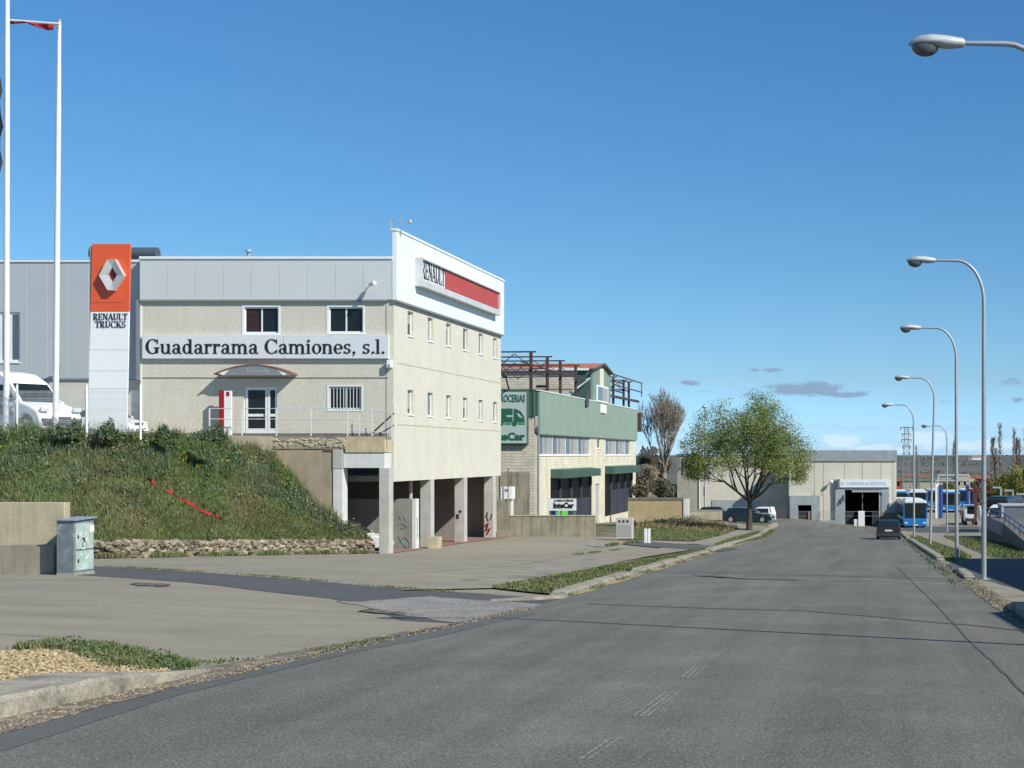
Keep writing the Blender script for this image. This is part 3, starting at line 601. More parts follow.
pebbles('gravel', 'gravel_grey', [(-9.3, 13), (-9.0, 20), (-8.2, 27), (-7.8, 34), (-7.4, 34), (-8.0, 26), (-8.7, 18), (-8.55, 13)], 1500, .022, .05, 'grey chippings along the crumbling left road edge')
pebbles('gravel', 'gravel_grey', [(XR(y)+.2*float(ss(58, 45, y)), y) for y in np.arange(24, 62, 2.)]+[(XR(y)-.22, y) for y in np.arange(60, 23, -2.)], 1300, .022, .055, 'stony debris in the gutter along the right road edge')
# ------------------------------------------------------------------ grass and weeds
def faces_mesh(name, m, V, Fv, label, cat, kind='stuff', parent=None):
    me = bpy.data.meshes.new(name); n = len(V); me.vertices.add(n); me.vertices.foreach_set('co', V.astype(np.float32).ravel())
    k = Fv.shape[1]; nf = len(Fv); me.loops.add(nf*k); me.loops.foreach_set('vertex_index', Fv.astype(np.int32).ravel())
    me.polygons.add(nf); me.polygons.foreach_set('loop_start', np.arange(0, nf*k, k, dtype=np.int32)); me.update(calc_edges=True)
    o = bpy.data.objects.new(name, me); COL.objects.link(o); me.materials.append(MT[m] if isinstance(m, str) else m)
    if parent is not None: o.parent = parent
    return tag(o, label, cat, kind=kind)
def blades(P, h, w_, lean=.5):
    """P (n,3) foot points -> tapered bent blades as two quads-ish (5 verts -> 3 tris)"""
    n = len(P); a = RNG.uniform(0, 6.283, n); hh = h*RNG.uniform(.5, 1.3, n); ln = RNG.uniform(.1, lean, n)
    dx = np.cos(a); dy = np.sin(a); b = RNG.uniform(0, 6.283, n); wx = np.cos(b)*w_/2; wy = np.sin(b)*w_/2
    def pt(t, s, k):
        return np.stack([P[:, 0]+dx*hh*ln*t*t+wx*s*k, P[:, 1]+dy*hh*ln*t*t+wy*s*k, P[:, 2]+hh*t*(1-.25*ln*t)], -1)
    V = np.stack([pt(0, -1, 1), pt(0, 1, 1), pt(.55, -1, .8), pt(.55, 1, .8), pt(1, 0, 0)], 1).reshape(-1, 3)
    i = np.arange(n)[:, None]*5; T = np.array([[0, 1, 3], [0, 3, 2], [2, 3, 4]])
    return V, (i[:, None]+T[None]).reshape(-1, 3)
def leaves(P, s, up=.5):
    """P (n,3) centres -> diamond leaves of size s with random orientation"""
    n = len(P); d = RNG.normal(size=(n, 3)); d[:, 2] += up; d /= np.linalg.norm(d, axis=1)[:, None]
    e = np.cross(d, RNG.normal(size=(n, 3))); e /= np.linalg.norm(e, axis=1)[:, None]
    sz = (s*RNG.uniform(.6, 1.4, n))[:, None]
    V = np.stack([P-d*sz*.5, P+e*sz*.28, P+d*sz*.5, P-e*sz*.28], 1).reshape(-1, 3)
    return V, np.arange(n*4).reshape(n, 4)
def grasspoly(poly, n, h, off, m, label, w_=.03, cat='grass', name='grass', clump=.0):
    q = inpoly(poly, n)
    if clump:
        c = inpoly(poly, max(3, int(n*clump))); q = c[RNG.integers(0, len(c), n)]+RNG.normal(size=(n, 2))*h*.7
    P = np.column_stack([q, H(q[:, 0], q[:, 1])+off]); V, Fc = blades(P, h, w_)
    return faces_mesh(name, m, V, Fc, label, cat)
# verges
V1 = pix([(492, 590), (530, 583), (600, 570), (655, 560), (705, 550), (718, 550.5), (690, 557.5), (650, 566.5), (600, 580.5), (572, 590), (558, 597)])
V2 = pix([(714, 545.5), (735, 538), (752, 533), (775, 530), (770, 536), (744, 543), (735, 546)])
V3 = pix([(630, 540), (700, 542), (722, 535), (738, 530), (690, 522), (650, 524), (632, 529)])
VR1 = pix([(904, 537), (918, 537), (933, 543), (964, 554), (972, 559), (953, 563), (938, 560), (925, 553), (912, 543)])
VR2 = pix([(943, 537), (980, 540), (1024, 549), (1060, 553), (1060, 561), (990, 558.5), (968, 549), (952, 541)])
for i, (p, n, lab, hh) in enumerate(((V1, 13000, 'grass on the long verge beside the left kerb', .10), (V2, 8000, 'grass on the verge at the foot of the leafy tree', .10), (V3, 14000, 'rough grass between the low tan wall and the side lane', .14), (VR1, 7000, 'grass on the verge behind the right kerb', .12), (VR2, 12000, 'shaded grass below the blue railed ramp', .14))):
    dstruct('verge', 'turf', p, off=.07, step=.8, jit=.1)
    grasspoly(p, n, hh, .06, 'blade', lab, w_=.04)
W1 = pix([(8, 652), (35, 646), (70, 643), (130, 652), (180, 664), (198, 671), (150, 672), (115, 672), (98, 663), (60, 651)], .15)
grasspoly(W1, 3600, .12, .15, 'blade', 'low green weeds behind the near left kerb', w_=.022, clump=.02, name='weeds', cat='weeds')
q = inpoly(W1, 1500); q += np.sin(q*3)*.1; P = np.column_stack([q, H(q[:, 0], q[:, 1])+.15+RNG.uniform(0, .12, len(q))]); V, Fc = leaves(P, .055)
faces_mesh('weeds', 'weed', V, Fc, 'broad leaved weeds behind the near left kerb', 'weeds')
def line_weeds(pts, n, h, m, lab, sp=.12, w_=.03, off=.05):
    P = []
    seg = [(math.dist(a, b), a, b) for a, b in zip(pts[:-1], pts[1:])]; tot = sum(s[0] for s in seg)
    for L_, a, b in seg:
        k = int(n*L_/tot)+1; t = RNG.random(k); t = np.clip(t+.04*np.sin(t*40), 0, 1)
        P.append(np.column_stack([a[0]+(b[0]-a[0])*t+RNG.normal(size=k)*sp, a[1]+(b[1]-a[1])*t+RNG.normal(size=k)*sp]))
    q = np.vstack(P); q = q[(np.sin(q[:, 0]*2.1+q[:, 1]*1.3)+RNG.normal(size=len(q))*.5) > -.1]
    V, Fc = blades(np.column_stack([q, H(q[:, 0], q[:, 1])+off]), h, w_)
    faces_mesh('weeds', m, V, Fc, lab, 'weeds')
line_weeds(pix([(95, 567.5), (250, 577), (380, 588.5), (500, 596)]), 2600, .045, 'blade', 'thin line of weeds along the far edge of the dark lane')
line_weeds(pix([(180, 668), (260, 662), (330, 652), (400, 640)]), 700, .04, 'blade', 'sparse weeds in the joint between yard and road')
line_weeds([(XL(t)-.05, t) for t in np.arange(38, 80, 3.)], 1500, .08, 'blade', 'weeds growing along the foot of the left kerb')
line_weeds([(XR(t)+.0, t) for t in np.arange(34, 66, 3.)], 350, .1, 'blade', 'weeds growing along the foot of the right kerb')
line_weeds(pix([(905, 541), (915, 550), (928, 562), (945, 576), (960, 590)]), 750, .12, 'weed', 'taller weeds over the right kerb')
line_weeds(pix([(620, 541), (640, 543), (600, 548)]), 900, .2, 'blade', 'weeds around the meter box')
line_weeds(pix([(575, 556), (600, 553), (625, 550)]), 700, .1, 'blade', 'weeds in the yard cracks')
# ------------------------------------------------------------------ embankment
PZ = 1.0   # level of the raised forecourt (eye = 0)
toe = [(-75, 58), (-50, 59), (-34, 59.5), (-30.6, 60.8), (-29.6, 67), (-28.0, 74), (-25.9, 78.3)]
crest = [(-75, 67.5, PZ), (-50, 67.5, PZ), (-38.5, 67.5, PZ-.05), (-33.5, 69.5, PZ-.15), (-31.0, 77.6, .1), (-28.6, 78.45, -3.1), (-26.1, 78.6, -4.7)]
def rsamp(P, n):
    P = [Vector(p) for p in P]; d = [0]
    for a, b in zip(P[:-1], P[1:]): d.append(d[-1]+(b-a).length)
    return [list(P[0]*0+Vector([np.interp(d[-1]*i/(n-1), d, [q[k] for q in P]) for k in range(len(P[0]))])) for i in range(n)]
NU, NV = 150, 26
def seg(P, key, n):   # parametrise both lines by matching control points
    out = []
    for i in range(n):
        t = i/(n-1)*(len(P)-1); k = min(int(t), len(P)-2); f = t-k; out.append([P[k][c]+(P[k+1][c]-P[k][c])*f for c in range(len(P[0]))])
    return np.array(out)
wts = [2, 2, .6, 2, 1.2, .8]
def seg2(P, n):
    cum = np.cumsum([0]+wts); out = []
    for i in range(n):
        t = cum[-1]*i/(n-1); out.append([np.interp(t, cum, [q[c] for q in P]) for c in range(len(P[0]))])
    a = np.array(out); k = np.array([.25, .5, .25])
    for _ in range(3): a[1:-1] = .25*a[:-2]+.5*a[1:-1]+.25*a[2:]
    return a
Tn = seg2([(x, y, Hf(x, y)+0.72 if i < 6 else Hf(x, y)+.45) for i, (x, y) in enumerate(toe)], NU); Cn = seg2(crest, NU)
EB = np.zeros((NU, NV, 3))
for j in range(NV):
    t = j/(NV-1); EB[:, j, :2] = Tn[:, :2]*(1-t)+Cn[:, :2]*t
    EB[:, j, 2] = Tn[:, 2]*(1-t)+Cn[:, 2]*t+.22*math.sin(math.pi*t)*np.minimum(1, (Cn[:, 2]-Tn[:, 2])/4)+.10*np.sin(Tn[:, 0]*1.1+j*.6)*math.sin(math.pi*t)
    EB[:, j, 2] += (.06*np.sin(Tn[:, 0]*3.1+j*1.6)+.08*np.sin(Tn[:, 0]*1.7-j*.9)*np.sin(j*.8+Tn[:, 0]*.6)+RNG.normal(size=NU)*.03)*min(1, 3*math.sin(math.pi*t))
mb = MB(); mb.v = EB.reshape(-1, 3).tolist(); mb.f = [(i*NV+j, (i+1)*NV+j, (i+1)*NV+j+1, i*NV+j+1) for i in range(NU-1) for j in range(NV-1)]
n0 = len(mb.v)   # flat top behind the crest
tag(mb.build('embankment', 'bank', world=False, smooth=True), kind='structure')
mb = MB(); top = [(q[0], q[1]) for q in Cn[:int(NU*.63)]]
fc = [(q[0], q[1], PZ-.02) for q in Cn[:int(NU*.60)]]+[(-31.2, 77.7, PZ-.02), (-31.2, 81.0, PZ-.02), (-75, 81.0, PZ-.02)]
mb.v = fc+[(a, b, c-2.2) for a, b, c in fc]; n_ = len(fc); mb.f = [tuple(range(n_))]+[(i, (i+1) % n_, n_+(i+1) % n_, n_+i) for i in range(n_)]
tag(mb.build('forecourt', 'concrete', world=False), kind='structure')
def ebpt(n, vlo=0., vhi=1., ulo=0., uhi=1., jit=0.):
    u = RNG.uniform(ulo, uhi, n)*(NU-1.001); v = RNG.uniform(vlo, vhi, n)*(NV-1.001); i = u.astype(int); j = v.astype(int); fu = (u-i)[:, None]; fv = (v-j)[:, None]
    return EB[i, j]*(1-fu)*(1-fv)+EB[i+1, j]*fu*(1-fv)+EB[i, j+1]*(1-fu)*fv+EB[i+1, j+1]*fu*fv
def cl(n, k, **a):   # clumped points
    c = ebpt(k, **a); i = RNG.integers(0, k, n); p = c[i]; return p
def eb_near(n, k, sig, **a):
    ku = RNG.uniform(a.get('ulo', 0), a.get('uhi', 1), k); kv = RNG.uniform(a.get('vlo', 0), a.get('vhi', 1), k); i = RNG.integers(0, k, n)
    u = np.clip(ku[i]+RNG.normal(size=n)*sig*.25, 0, .999)*(NU-1.001); v = np.clip(kv[i]+RNG.normal(size=n)*sig, 0, .999)*(NV-1.001); ii = u.astype(int); j = v.astype(int); fu = (u-ii)[:, None]; fv = (v-j)[:, None]
    return EB[ii, j]*(1-fu)*(1-fv)+EB[ii+1, j]*fu*(1-fv)+EB[ii, j+1]*(1-fu)*fv+EB[ii+1, j+1]*fu*fv
U0 = .2
V, Fc = blades(np.vstack([ebpt(70000, ulo=U0), eb_near(50000, 900, .02, ulo=U0)]), .21, .03, .8); faces_mesh('grass', 'blade', V, Fc, 'short grass all over the embankment below the forecourt', 'grass')
V, Fc = blades(eb_near(6500, 110, .045, ulo=U0), .2, .03, .9); faces_mesh('grass', 'straw', V, Fc, 'dry brown grass patches on the embankment', 'dry grass')
P = np.vstack([eb_near(11000, 160, .02, ulo=U0, vlo=.4, vhi=1.), eb_near(16000, 200, .02, ulo=U0, vlo=.8), eb_near(2500, 60, .02, ulo=U0)])
P[:, 2] += np.abs(RNG.normal(size=len(P)))*.19; V, Fc = leaves(P, .13, .9)
faces_mesh('weeds', 'weed', V, Fc, 'dense blue green weeds on the upper embankment', 'weeds')
P = eb_near(9000, 260, .02, ulo=U0, vlo=.55); V, Fc = blades(P, .5, .03, .5); faces_mesh('weeds', 'weed', V, Fc, 'tall upright weeds near the embankment crest', 'weeds')
P = eb_near(900, 70, .02, ulo=U0, vlo=.6); P[:, 2] += RNG.uniform(.2, .55, len(P)); V, Fc = leaves(P, .07); faces_mesh('wildflowers', 'yflower', V, Fc, 'small yellow wildflowers among the embankment weeds', 'wildflowers')
P = eb_near(5000, 120, .02, ulo=U0, vlo=.86); V, Fc = blades(P, .75, .03, .6); faces_mesh('weeds', 'blade', V, Fc, 'tall green stalks standing along the embankment crest', 'weeds')
P = eb_near(700, 40, .03, ulo=U0, vlo=.9); V, Fc = blades(P, .7, .02, .6); faces_mesh('weeds', 'straw', V, Fc, 'thin dry stalks along the embankment crest', 'weeds')
# bushes on the crest
for (px, py, Y, r, h, lab) in ((68, 437, 66.9, .75, .8, 'dark green bush on the crest beside the second flagpole'), (108, 437, 67.2, .65, .75, 'bushy weeds on the crest in front of the tall pylon'), (166, 436, 68.6, .5, .5, 'low green shrub on the crest left of the entrance railing'), (214, 438, 69.8, .8, .65, 'low green shrub on the crest at the end of the entrance railing')):
    c = W(px, py, Y); n = 3400; d = RNG.normal(size=(n, 3)); d /= np.linalg.norm(d, axis=1)[:, None]; d *= (RNG.random(n)**.4)[:, None]
    lob = .85+.35*np.sin(d[:, 0]*6+px)+.25*np.sin(d[:, 1]*7+d[:, 0]*3)
    P = np.column_stack([c.x+d[:, 0]*r*lob, c.y+d[:, 1]*r, c.z-.1+np.abs(d[:, 2])*h*lob])
    t = thing('shrub', lab, 'shrub', (c.x, c.y, c.z-.2)); P -= np.array([c.x, c.y, c.z-.2])
    V, Fc = leaves(P, .095, .8); faces_mesh('foliage', 'weed', V, Fc, None, None, None, parent=t)
    mb = MB(); [mb.tube([(0, 0, 0), (math.cos(k*2)*r*.5, math.sin(k*2)*r*.5, h*.8)], [.03, .01], 5) for k in range(5)]; mb.build('stem', 'bark', t, world=False)
# rubble toe wall
mb = MB(); mb2 = MB(); TT = rsamp(toe, 160)
TT = [p for p in TT if p[0] > -50]
for i, (x, y) in enumerate(TT[:-1]):
    x1, y1 = TT[i+1]; d = Vector((x1-x, y1-y)).normalized(); n = Vector((d.y, -d.x)); z = Hf(x, y)
    hh = .74 if x < -27 else .55
    a = Vector((x, y))+n*.06; b = Vector((x1, y1))+n*.06; a2 = Vector((x, y))-n*.35; b2 = Vector((x1, y1))-n*.35
    mb2.add([(a.x, a.y, z-.2), (b.x, b.y, z-.2), (b.x, b.y, z+hh-.1), (a.x, a.y, z+hh-.1), (a2.x, a2.y, z+hh-.1), (b2.x, b2.y, z+hh-.1)], [(0, 1, 2, 3), (3, 2, 5, 4)])
L_ = 0
for i in range(2900):
    k = random.randrange(len(TT)-1); f = random.random(); x = TT[k][0]*(1-f)+TT[k+1][0]*f; y = TT[k][1]*(1-f)+TT[k+1][1]*f
    d = Vector((TT[k+1][0]-TT[k][0], TT[k+1][1]-TT[k][1])).normalized(); n = Vector((d.y, -d.x)); s = random.choice([random.uniform(.05, .12), random.uniform(.1, .22)]); zz = random.random()**.8*.7
    mb.rock((x+n.x*(.08+random.uniform(-.05, .06)), y+n.y*(.08+random.uniform(-.05, .06)), Hf(x, y)+zz), (s*1.2, s*1.2, s*.75))
t = thing('rubble_wall', 'low rough rubble stone wall at the foot of the grassy embankment', 'stone wall', (-30, 66, Hf(-30, 66)))
mb.build('stonework', 'stone', t); mb2.build('mortar_core', 'mortar', t)
line_weeds([(x+.5*0+.25, y-.35) for x, y in toe[1:]], 9000, .22, 'blade', 'green weeds along the foot of the rubble wall', sp=.2)
# red and white plastic tape lying on the embankment
def ebray(px, py):
    best = None; a = EB[:, :, 0]/EB[:, :, 1]*F+VX; b = VY-EB[:, :, 2]/EB[:, :, 1]*F; d = (a-px)**2+(b-py)**2; i = np.unravel_index(d.argmin(), d.shape); p = EB[i]; Y = p[1]; return Vector(((px-VX)*Y/F, Y-.3, (VY-py)*Y/F+.12))
def tape(pl, lab):
    pts = [ebray(*p) for p in pl]; mb = MB(); vs = []
    for k, p in enumerate(pts): vs += [tuple(p+Vector((0, 0, .0))), tuple(p+Vector((.02, -.04, .11+.03*math.sin(k*2))))]
    mb.add(vs, [(2*k, 2*k+2, 2*k+3, 2*k+1) for k in range(len(pts)-1)]); o = mb.build('plastic_tape', 'tape'); tag(o, lab, 'tape')
tape([(170, 494), (176, 497), (180, 501), (188, 504), (196, 509), (203, 513), (209, 516), (214, 518)], 'long strip of red plastic tape lying down the embankment')
tape([(151, 482), (155, 485), (160, 489)], 'short scrap of red plastic tape higher up the embankment')
tape([(219, 519), (222, 521), (225, 523)], 'smallest scrap of red plastic tape lowest on the embankment')
# ------------------------------------------------------------------ concrete wall by the embankment (two steps) and cable cabinet
cx, cy = G(74, 576)
t = thing('concrete_wall', 'stepped weathered concrete wall behind the green cabinet', 'wall', (-29, cy+1, Hf(-29, cy+1)))
YA = cy+1.0; YB_ = cy+.5
xr = (64-VX)*YA/F; xr2 = (54-VX)*YB_/F
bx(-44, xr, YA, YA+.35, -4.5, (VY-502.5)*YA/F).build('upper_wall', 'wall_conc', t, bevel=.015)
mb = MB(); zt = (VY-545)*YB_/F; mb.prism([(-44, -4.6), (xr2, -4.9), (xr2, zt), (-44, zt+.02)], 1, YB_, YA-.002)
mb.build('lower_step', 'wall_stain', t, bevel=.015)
cx, cy = G(74, 576); ang = math.radians(-6); t = thing('utility_cabinet', 'pale green street utility cabinet with a sloping zinc top and white graffiti', 'cabinet', (cx, cy, Hf(cx, cy)+.02), ang)
hC = (573-519)*cy/F; dp = .93; wc = .54
MB().box(-wc, 0, 0, dp, 0, hC).build('body', 'cab_grey', t, world=False, bevel=.01)
MB().box(-wc-.01, .03, -.02, dp+.02, -.12, .05).build('base', 'wall_stain', t, world=False, bevel=.02)
mb = MB(); mb.prism([(-.05, hC+.005), (dp+.08, hC+.055), (dp+.08, hC+.10), (-.05, hC+.05)], 0, -wc-.02, .07); mb.build('cabinet_roof', 'zinc', t, world=False, bevel=.008)
MB().prism([(0, hC), (dp, hC), (dp, hC+.045)], 0, -wc, 0).build('gable', 'cab_grey', t, world=False)
for z0, z1 in ((.12, hC*.44), (hC*.47, hC-.08)):
    d = MB().box(.002, .03, .05, dp-.05, z0, z1).build('door', 'cab_green', t, world=False, bevel=.008)
    MB().box(.032, .05, .12, .17, (z0+z1)/2-.05, (z0+z1)/2+.05).build('lock', 'grey_plastic', d, world=False)
mb = MB()
def scr(pts, x): mb.tube([(x, a, b) for a, b in pts], .011, 4)
scr([(.35+.16*math.cos(a)*(1+.3*math.sin(3*a)), hC*.62+.24*math.sin(a)) for a in np.linspace(0, 6.6, 26)], .036); scr([(.4, hC*.5), (.52, hC*.8), (.62, hC*.52), (.44, hC*.62), (.6, hC*.68)], .036)
scr([(.45+.16*math.cos(a), hC*.36+.12*math.sin(a)) for a in np.linspace(2.6, 7.4, 20)], .036)
mb.build('graffiti', 'scrawl', t, world=False); MB().box(.031, .034, .7, .9, hC*.78, hC*.9).build('sticker', 'white', t, world=False)
mb = MB(); mb.tube([(.037, .42+.07*math.cos(a*1.7), hC*.6+.13*math.sin(a)) for a in np.linspace(0, 9, 24)], .014, 4); mb.build('graffiti', 'scrawl_dark', t, world=False)
# ================================================================== MAIN TRUCK DEALER BUILDING
XF, YF, YB = -25.3, 80.0, 103.4
t = T1 = thing('dealer_building', 'large pebbledash commercial building with grey metal top and columns under its road side', 'building', (XF, YF, Hf(XF, YF)))
def fx(px, Y=YF): return (px-VX)*Y/F
def fz(py, Y=YF): return (VY-py)*Y/F
def sy_(px, X=XF): return X*F/(px-VX)
X0 = fx(141); zB = 8.28; zS = -1.42
# front wall
fw_ = [(fx(244), fx(278.5), fz(333), fz(307)), (fx(328.5), fx(363), fz(332.5), fz(307)), (fx(328.5), fx(361.5), fz(410), fz(386.5)), (fx(243.5), fx(277), PZ, fz(387))]
holed('y', YF, X0, XF-.302, PZ-.05, zB, fw_, .22, -1).build('front_wall', 'aggregate', t)
window(t, 'y', YF, -1, *fw_[0], recess=.12, fw=.07, mull=1, surround=.1); window(t, 'y', YF, -1, *fw_[1], recess=.12, fw=.07, mull=1, surround=.1)
a_, b_, c_, d_ = fw_[0]; MB().box(a_+.12, a_+.75, YF+.098, YF+.103, c_+.1, d_-.1).build('curtain', mat('dark_red_curtain', (.028, .012, .016), .8, var=.5, scale=6), t)
window(t, 'y', YF, -1, *fw_[2], recess=.12, fw=.06, mull=1, grille=10, surround=.07)
a0, a1, b0, b1 = fw_[3]
d = MB().box(a0, a0+.42, YF+.1, YF+.15, b0+.05, b1).build('door', 'white', t)
dl = MB().box(a0+.42, a0+1.32, YF+.08, YF+.12, b0+.06, b1-.1)
dm = MB()
for (u0, u1) in ((a0+.1, a0+1.25), (a0+1.28, a1)):
    dm.box(u0, u0+.11, YF+.06, YF+.12, b0, b1-.003); dm.box(u1-.11, u1, YF+.06, YF+.12, b0, b1-.003)
    for zz in ((b0, b0+.42), (b0+1.05, b0+1.2), (b1-.16, b1)): dm.box(u0+.11, u1-.11, YF+.062, YF+.118, zz[0]+.002, zz[1]-.004)
dd = dm.build('door_frame', 'white', t); MB().box(a0+.15, a1-.05, YF+.085, YF+.095, b0+.3, b1-.1).build('pane', 'glass', dd)
MB().tube([(a0+1.12, YF+.03, b0+.9), (a0+1.12, YF+.03, b0+1.3)], .02).build('handle', 'grey_plastic', dd)
# joints, plinth and corner strip
mb = MB(); mb.box(X0, XF-.3, YF-.012, YF+.02, fz(378)-.03, fz(378)+.03); mb.box(fx(386.2)-.015, fx(386.2)+.015, YF-.012, YF+.02, PZ, zB); mb.build('joint', 'plinth', t)
MB().box(X0, XF-.25, YF-.03, YF+.1, PZ-.04, PZ+.16).build('plinth', 'plinth', t)
MB().box(X0-.22, X0-.02, YF-.12, YF+.3, fz(380), fz(300)).build('downpipe', 'trim', t)
MB().box(X0-.02, X0+.06, YF-.02, YF+.3, PZ, zB).build('corner_trim', 'white', t)
# side wall facing the road
YW = [82.42+3.77*k for k in range(6)]; sw = [(y, y+1.05, 6.58, 7.93) for y in YW]+[(y+.0, y+1.05, 2.24, 3.6) for y in YW]
holed('x', XF, YF, YB, zS, zB, sw, .3, 1).build('side_wall', 'aggregate', t)
for k, s in enumerate(sw):
    fo = window(t, 'x', XF, 1, *s, recess=[.17, .17, .19, .16][k % 4], fw=.07, mull=0, gm='glass_blue' if k % 3 else 'glass')
    hb = [.5, .95, .3, .7, 0, .6, .8, .2, .9, .45, .6, 0][k]
    if hb: MB().box(XF-.172+.0, XF-.165, s[0]+.08, s[1]-.08, s[3]-.08-(s[3]-s[2]-.16)*hb, s[3]-.08).build('blind', 'curtain', fo)
mb = MB()
for z in (4.95, 1.64): mb.box(XF-.02, XF+.01, YF+.7, YB-.2, z-.025, z+.025)
for y in (91.2,): mb.box(XF-.02, XF+.006, y-.01, y+.01, zS+.05, zB-.05)
mb.build('joint', 'wall_conc', t)
# metal band and roof
def joints(mb, axis, pos, a0, a1, z0, z1, pitch, sgn, w_=.02):
    n = max(1, round((a1-a0)/pitch))
    for k in range(1, n):
        c = a0+(a1-a0)*k/n; p0, p1 = sorted((pos, pos+sgn*.008))
        (mb.box(p0, p1, c-w_/2, c+w_/2, z0, z1) if axis == 'x' else mb.box(c-w_/2, c+w_/2, p0, p1, z0, z1))
zT = fz(259.3); zP = 11.95
MB().box(X0, XF-.03, YF-.12, YF+.3, zB, zT).build('front_band', 'clad', t)
mb = MB(); joints(mb, 'y', YF-.12, X0, XF-.06, zB, zT-.2, 1.52, -1, .012); mb.build('band_joint', 'clad_grey', t)
MB().box(X0-.02, XF-.03, YF-.18, YF+.4, zT, zT+.14).build('coping', 'clad_white', t)
MB().box(X0, XF-.3, YF-.16, YF-.002, zB-.1, zB-.004).build('drip_trim', 'trim', t)
MB().box(XF-.025, XF+.2, YF-.14, YB+.05, zB, zP).build('side_fascia', 'clad_white', t)
mb = MB(); mb.box(XF-.06, XF+.25, YF-.18, YB+.1, zP, zP+.12); mb.build('coping', 'clad_white', t)
mb = MB(); mb.box(XF, XF+.2, YF-.15, YB, zB-.1, zB-.004); mb.build('drip_trim', 'trim', t)
MB().box(X0, XF-.305, YF+.31, YB-.31, zT-.6, zT-.4).build('roof', 'trim', t)
MB().box(X0, XF-.3, YB-.3, YB-.003, zS, zT-.05).build('back_wall', 'aggregate', t)
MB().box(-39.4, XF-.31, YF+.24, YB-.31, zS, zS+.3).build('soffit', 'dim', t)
# small aerials at the corner
mb = MB(); mb.bar((XF-.2, YF+.1, zP), (XF-.2, YF+.1, zP+.65), .05); mb.bar((XF+.15, YF+.15, zP), (XF+.35, YF+.15, zP+1.0), .025); mb.bar((XF+.02, YF+.1, zP+.5), (XF+.9, YF+.1, zP+.48), .03)
for k in range(4): mb.bar((XF+.3+k*.14, YF-.12, zP+.49), (XF+.3+k*.14, YF+.32, zP+.49), .02)
mb.ell((XF+.85, YF+.1, zP+.5), (.09, .09, .13), 8, 6)
t_ = tag(mb.build('roof_aerial', 'galv_light'), 'small white aerial on the corner of the white fascia', 'aerial')
MB().bar((XF-.06, YF+.05, 10.6), (XF-.06, YF+.05, 11.9), .03).build('cable', 'trim', t)
# left wing
t = T1; XL0 = -76; YL = 80.35
lh = [(fx(-40, YL), fx(20, YL), fz(362, YL), fz(312, YL))]
holed('y', YL, XL0, X0-.23, fz(378, YL), fz(262, YL), lh, .2, -1).build('wing_cladding', 'clad_grey', t)
window(t, 'y', YL, -1, *lh[0], recess=.1, fw=.12, mull=5, gm='glass_blue')
MB().box(XL0, X0-.03, YL+.04, YL+.3, PZ-.05, fz(379, YL)).build('wing_base_wall', 'aggregate', t)
mb = MB(); joints(mb, 'y', YL, XL0, X0-.3, fz(378, YL), fz(262, YL), 1.15, -1, .012); joints(mb, 'y', YL, -60, X0-.3, fz(378, YL), fz(262, YL), 7, -1, .04); mb.build('cladding_joint', 'trim', t) if False else joints
mb = MB()
for k in range(26):
    c = X0-.8-k*1.1
    if lh[0][0]-.1 < c < lh[0][1]+.1: continue
    mb.box(c-.008, c+.008, YL-.006, YL, fz(377, YL), fz(263, YL))
mb.build('cladding_joint', 'clad', t)
MB().box(XL0, X0-.01, YL-.06, YL+.3, fz(262, YL), fz(260.3, YL)).build('coping', 'clad_white', t)
MB().box(XL0, X0-.23, YL-.05, YL+.1, fz(380, YL), fz(378.4, YL)).build('drip_trim', 'trim', t)
MB().box(XL0, X0, YL+.3, 110, zT-.7, zT-.5).build('roof', 'trim', t)
# roof duct and vents
zc = fz(253.3, 84); mb = MB().tube([(fx(91, 84), 84, zc), (fx(158, 84), 84, zc)], .33, 18); o = mb.build('duct_body', 'steel', None, smooth=False)
tt = thing('roof_duct', 'grey cylindrical duct lying on the roof behind the pylon', 'duct', (fx(124, 84), 84, zT-.4)); bpy.data.objects.remove(o)
mb.build('duct', 'steel', tt)
mb = MB(); [mb.box(fx(p, 84)-.1, fx(p, 84)+.1, 83.8, 84.2, zT-.5, zc-.3) for p in (97, 120, 150)]; mb.build('support', 'trim', tt)
tt = thing('roof_vent', 'small capped vent pipe on the roof above the left upper window', 'vent', (fx(248.5, 82), 82, zT-.5))
MB().tube([(fx(248.5, 82), 82, zT-.5), (fx(248.5, 82), 82, fz(252, 82))], .09, 10).build('pipe', 'galv', tt); MB().tube([(fx(248.5, 82), 82, fz(252, 82)), (fx(248.5, 82), 82, fz(249.5, 82))], [.17, .12], 10).build('cap', 'galv', tt)
# ---- undercroft
t = T1; YC = 78.6; XR_ = -25.1
def column(x0, x1, y0, y1, z1):
    z0 = min(Hf(x0, y0), Hf(x1, y1))-.1
    MB().box(x0, x1, y0, y1, z0, z1).build('column', 'column', t, bevel=.012)
column(-25.62, XR_, YC, YC+.72, fz(468, YC))
for y in (86.75, 93.95, 101.2): column(XF-.6, XF+.02, y, y+.68, zS-.004)
MB().box(XF-.35, XF-.002, YF, YB, zS-.0, zS+.0).v
mb = MB().tube([(XF-.9, 85.9, Hf(XF, 86)), (XF-.9, 85.9, zS)], .11, 10); mb.build('drain_pipe', 'column', t, smooth=True)
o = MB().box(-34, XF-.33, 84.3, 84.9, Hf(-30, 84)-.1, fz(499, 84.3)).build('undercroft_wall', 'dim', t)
MB().box(XF-.33, XF-.12, 84.28, 84.92, Hf(XF, 84)-.1, fz(499, 84.3)+.004).build('wall_end', 'paint_col', o)
mb = MB()
def cy_(pts, yy, r=.013): mb.tube([(fx(a, 84.25), yy, fz(b, 84.25)) for a, b in pts], r, 4)
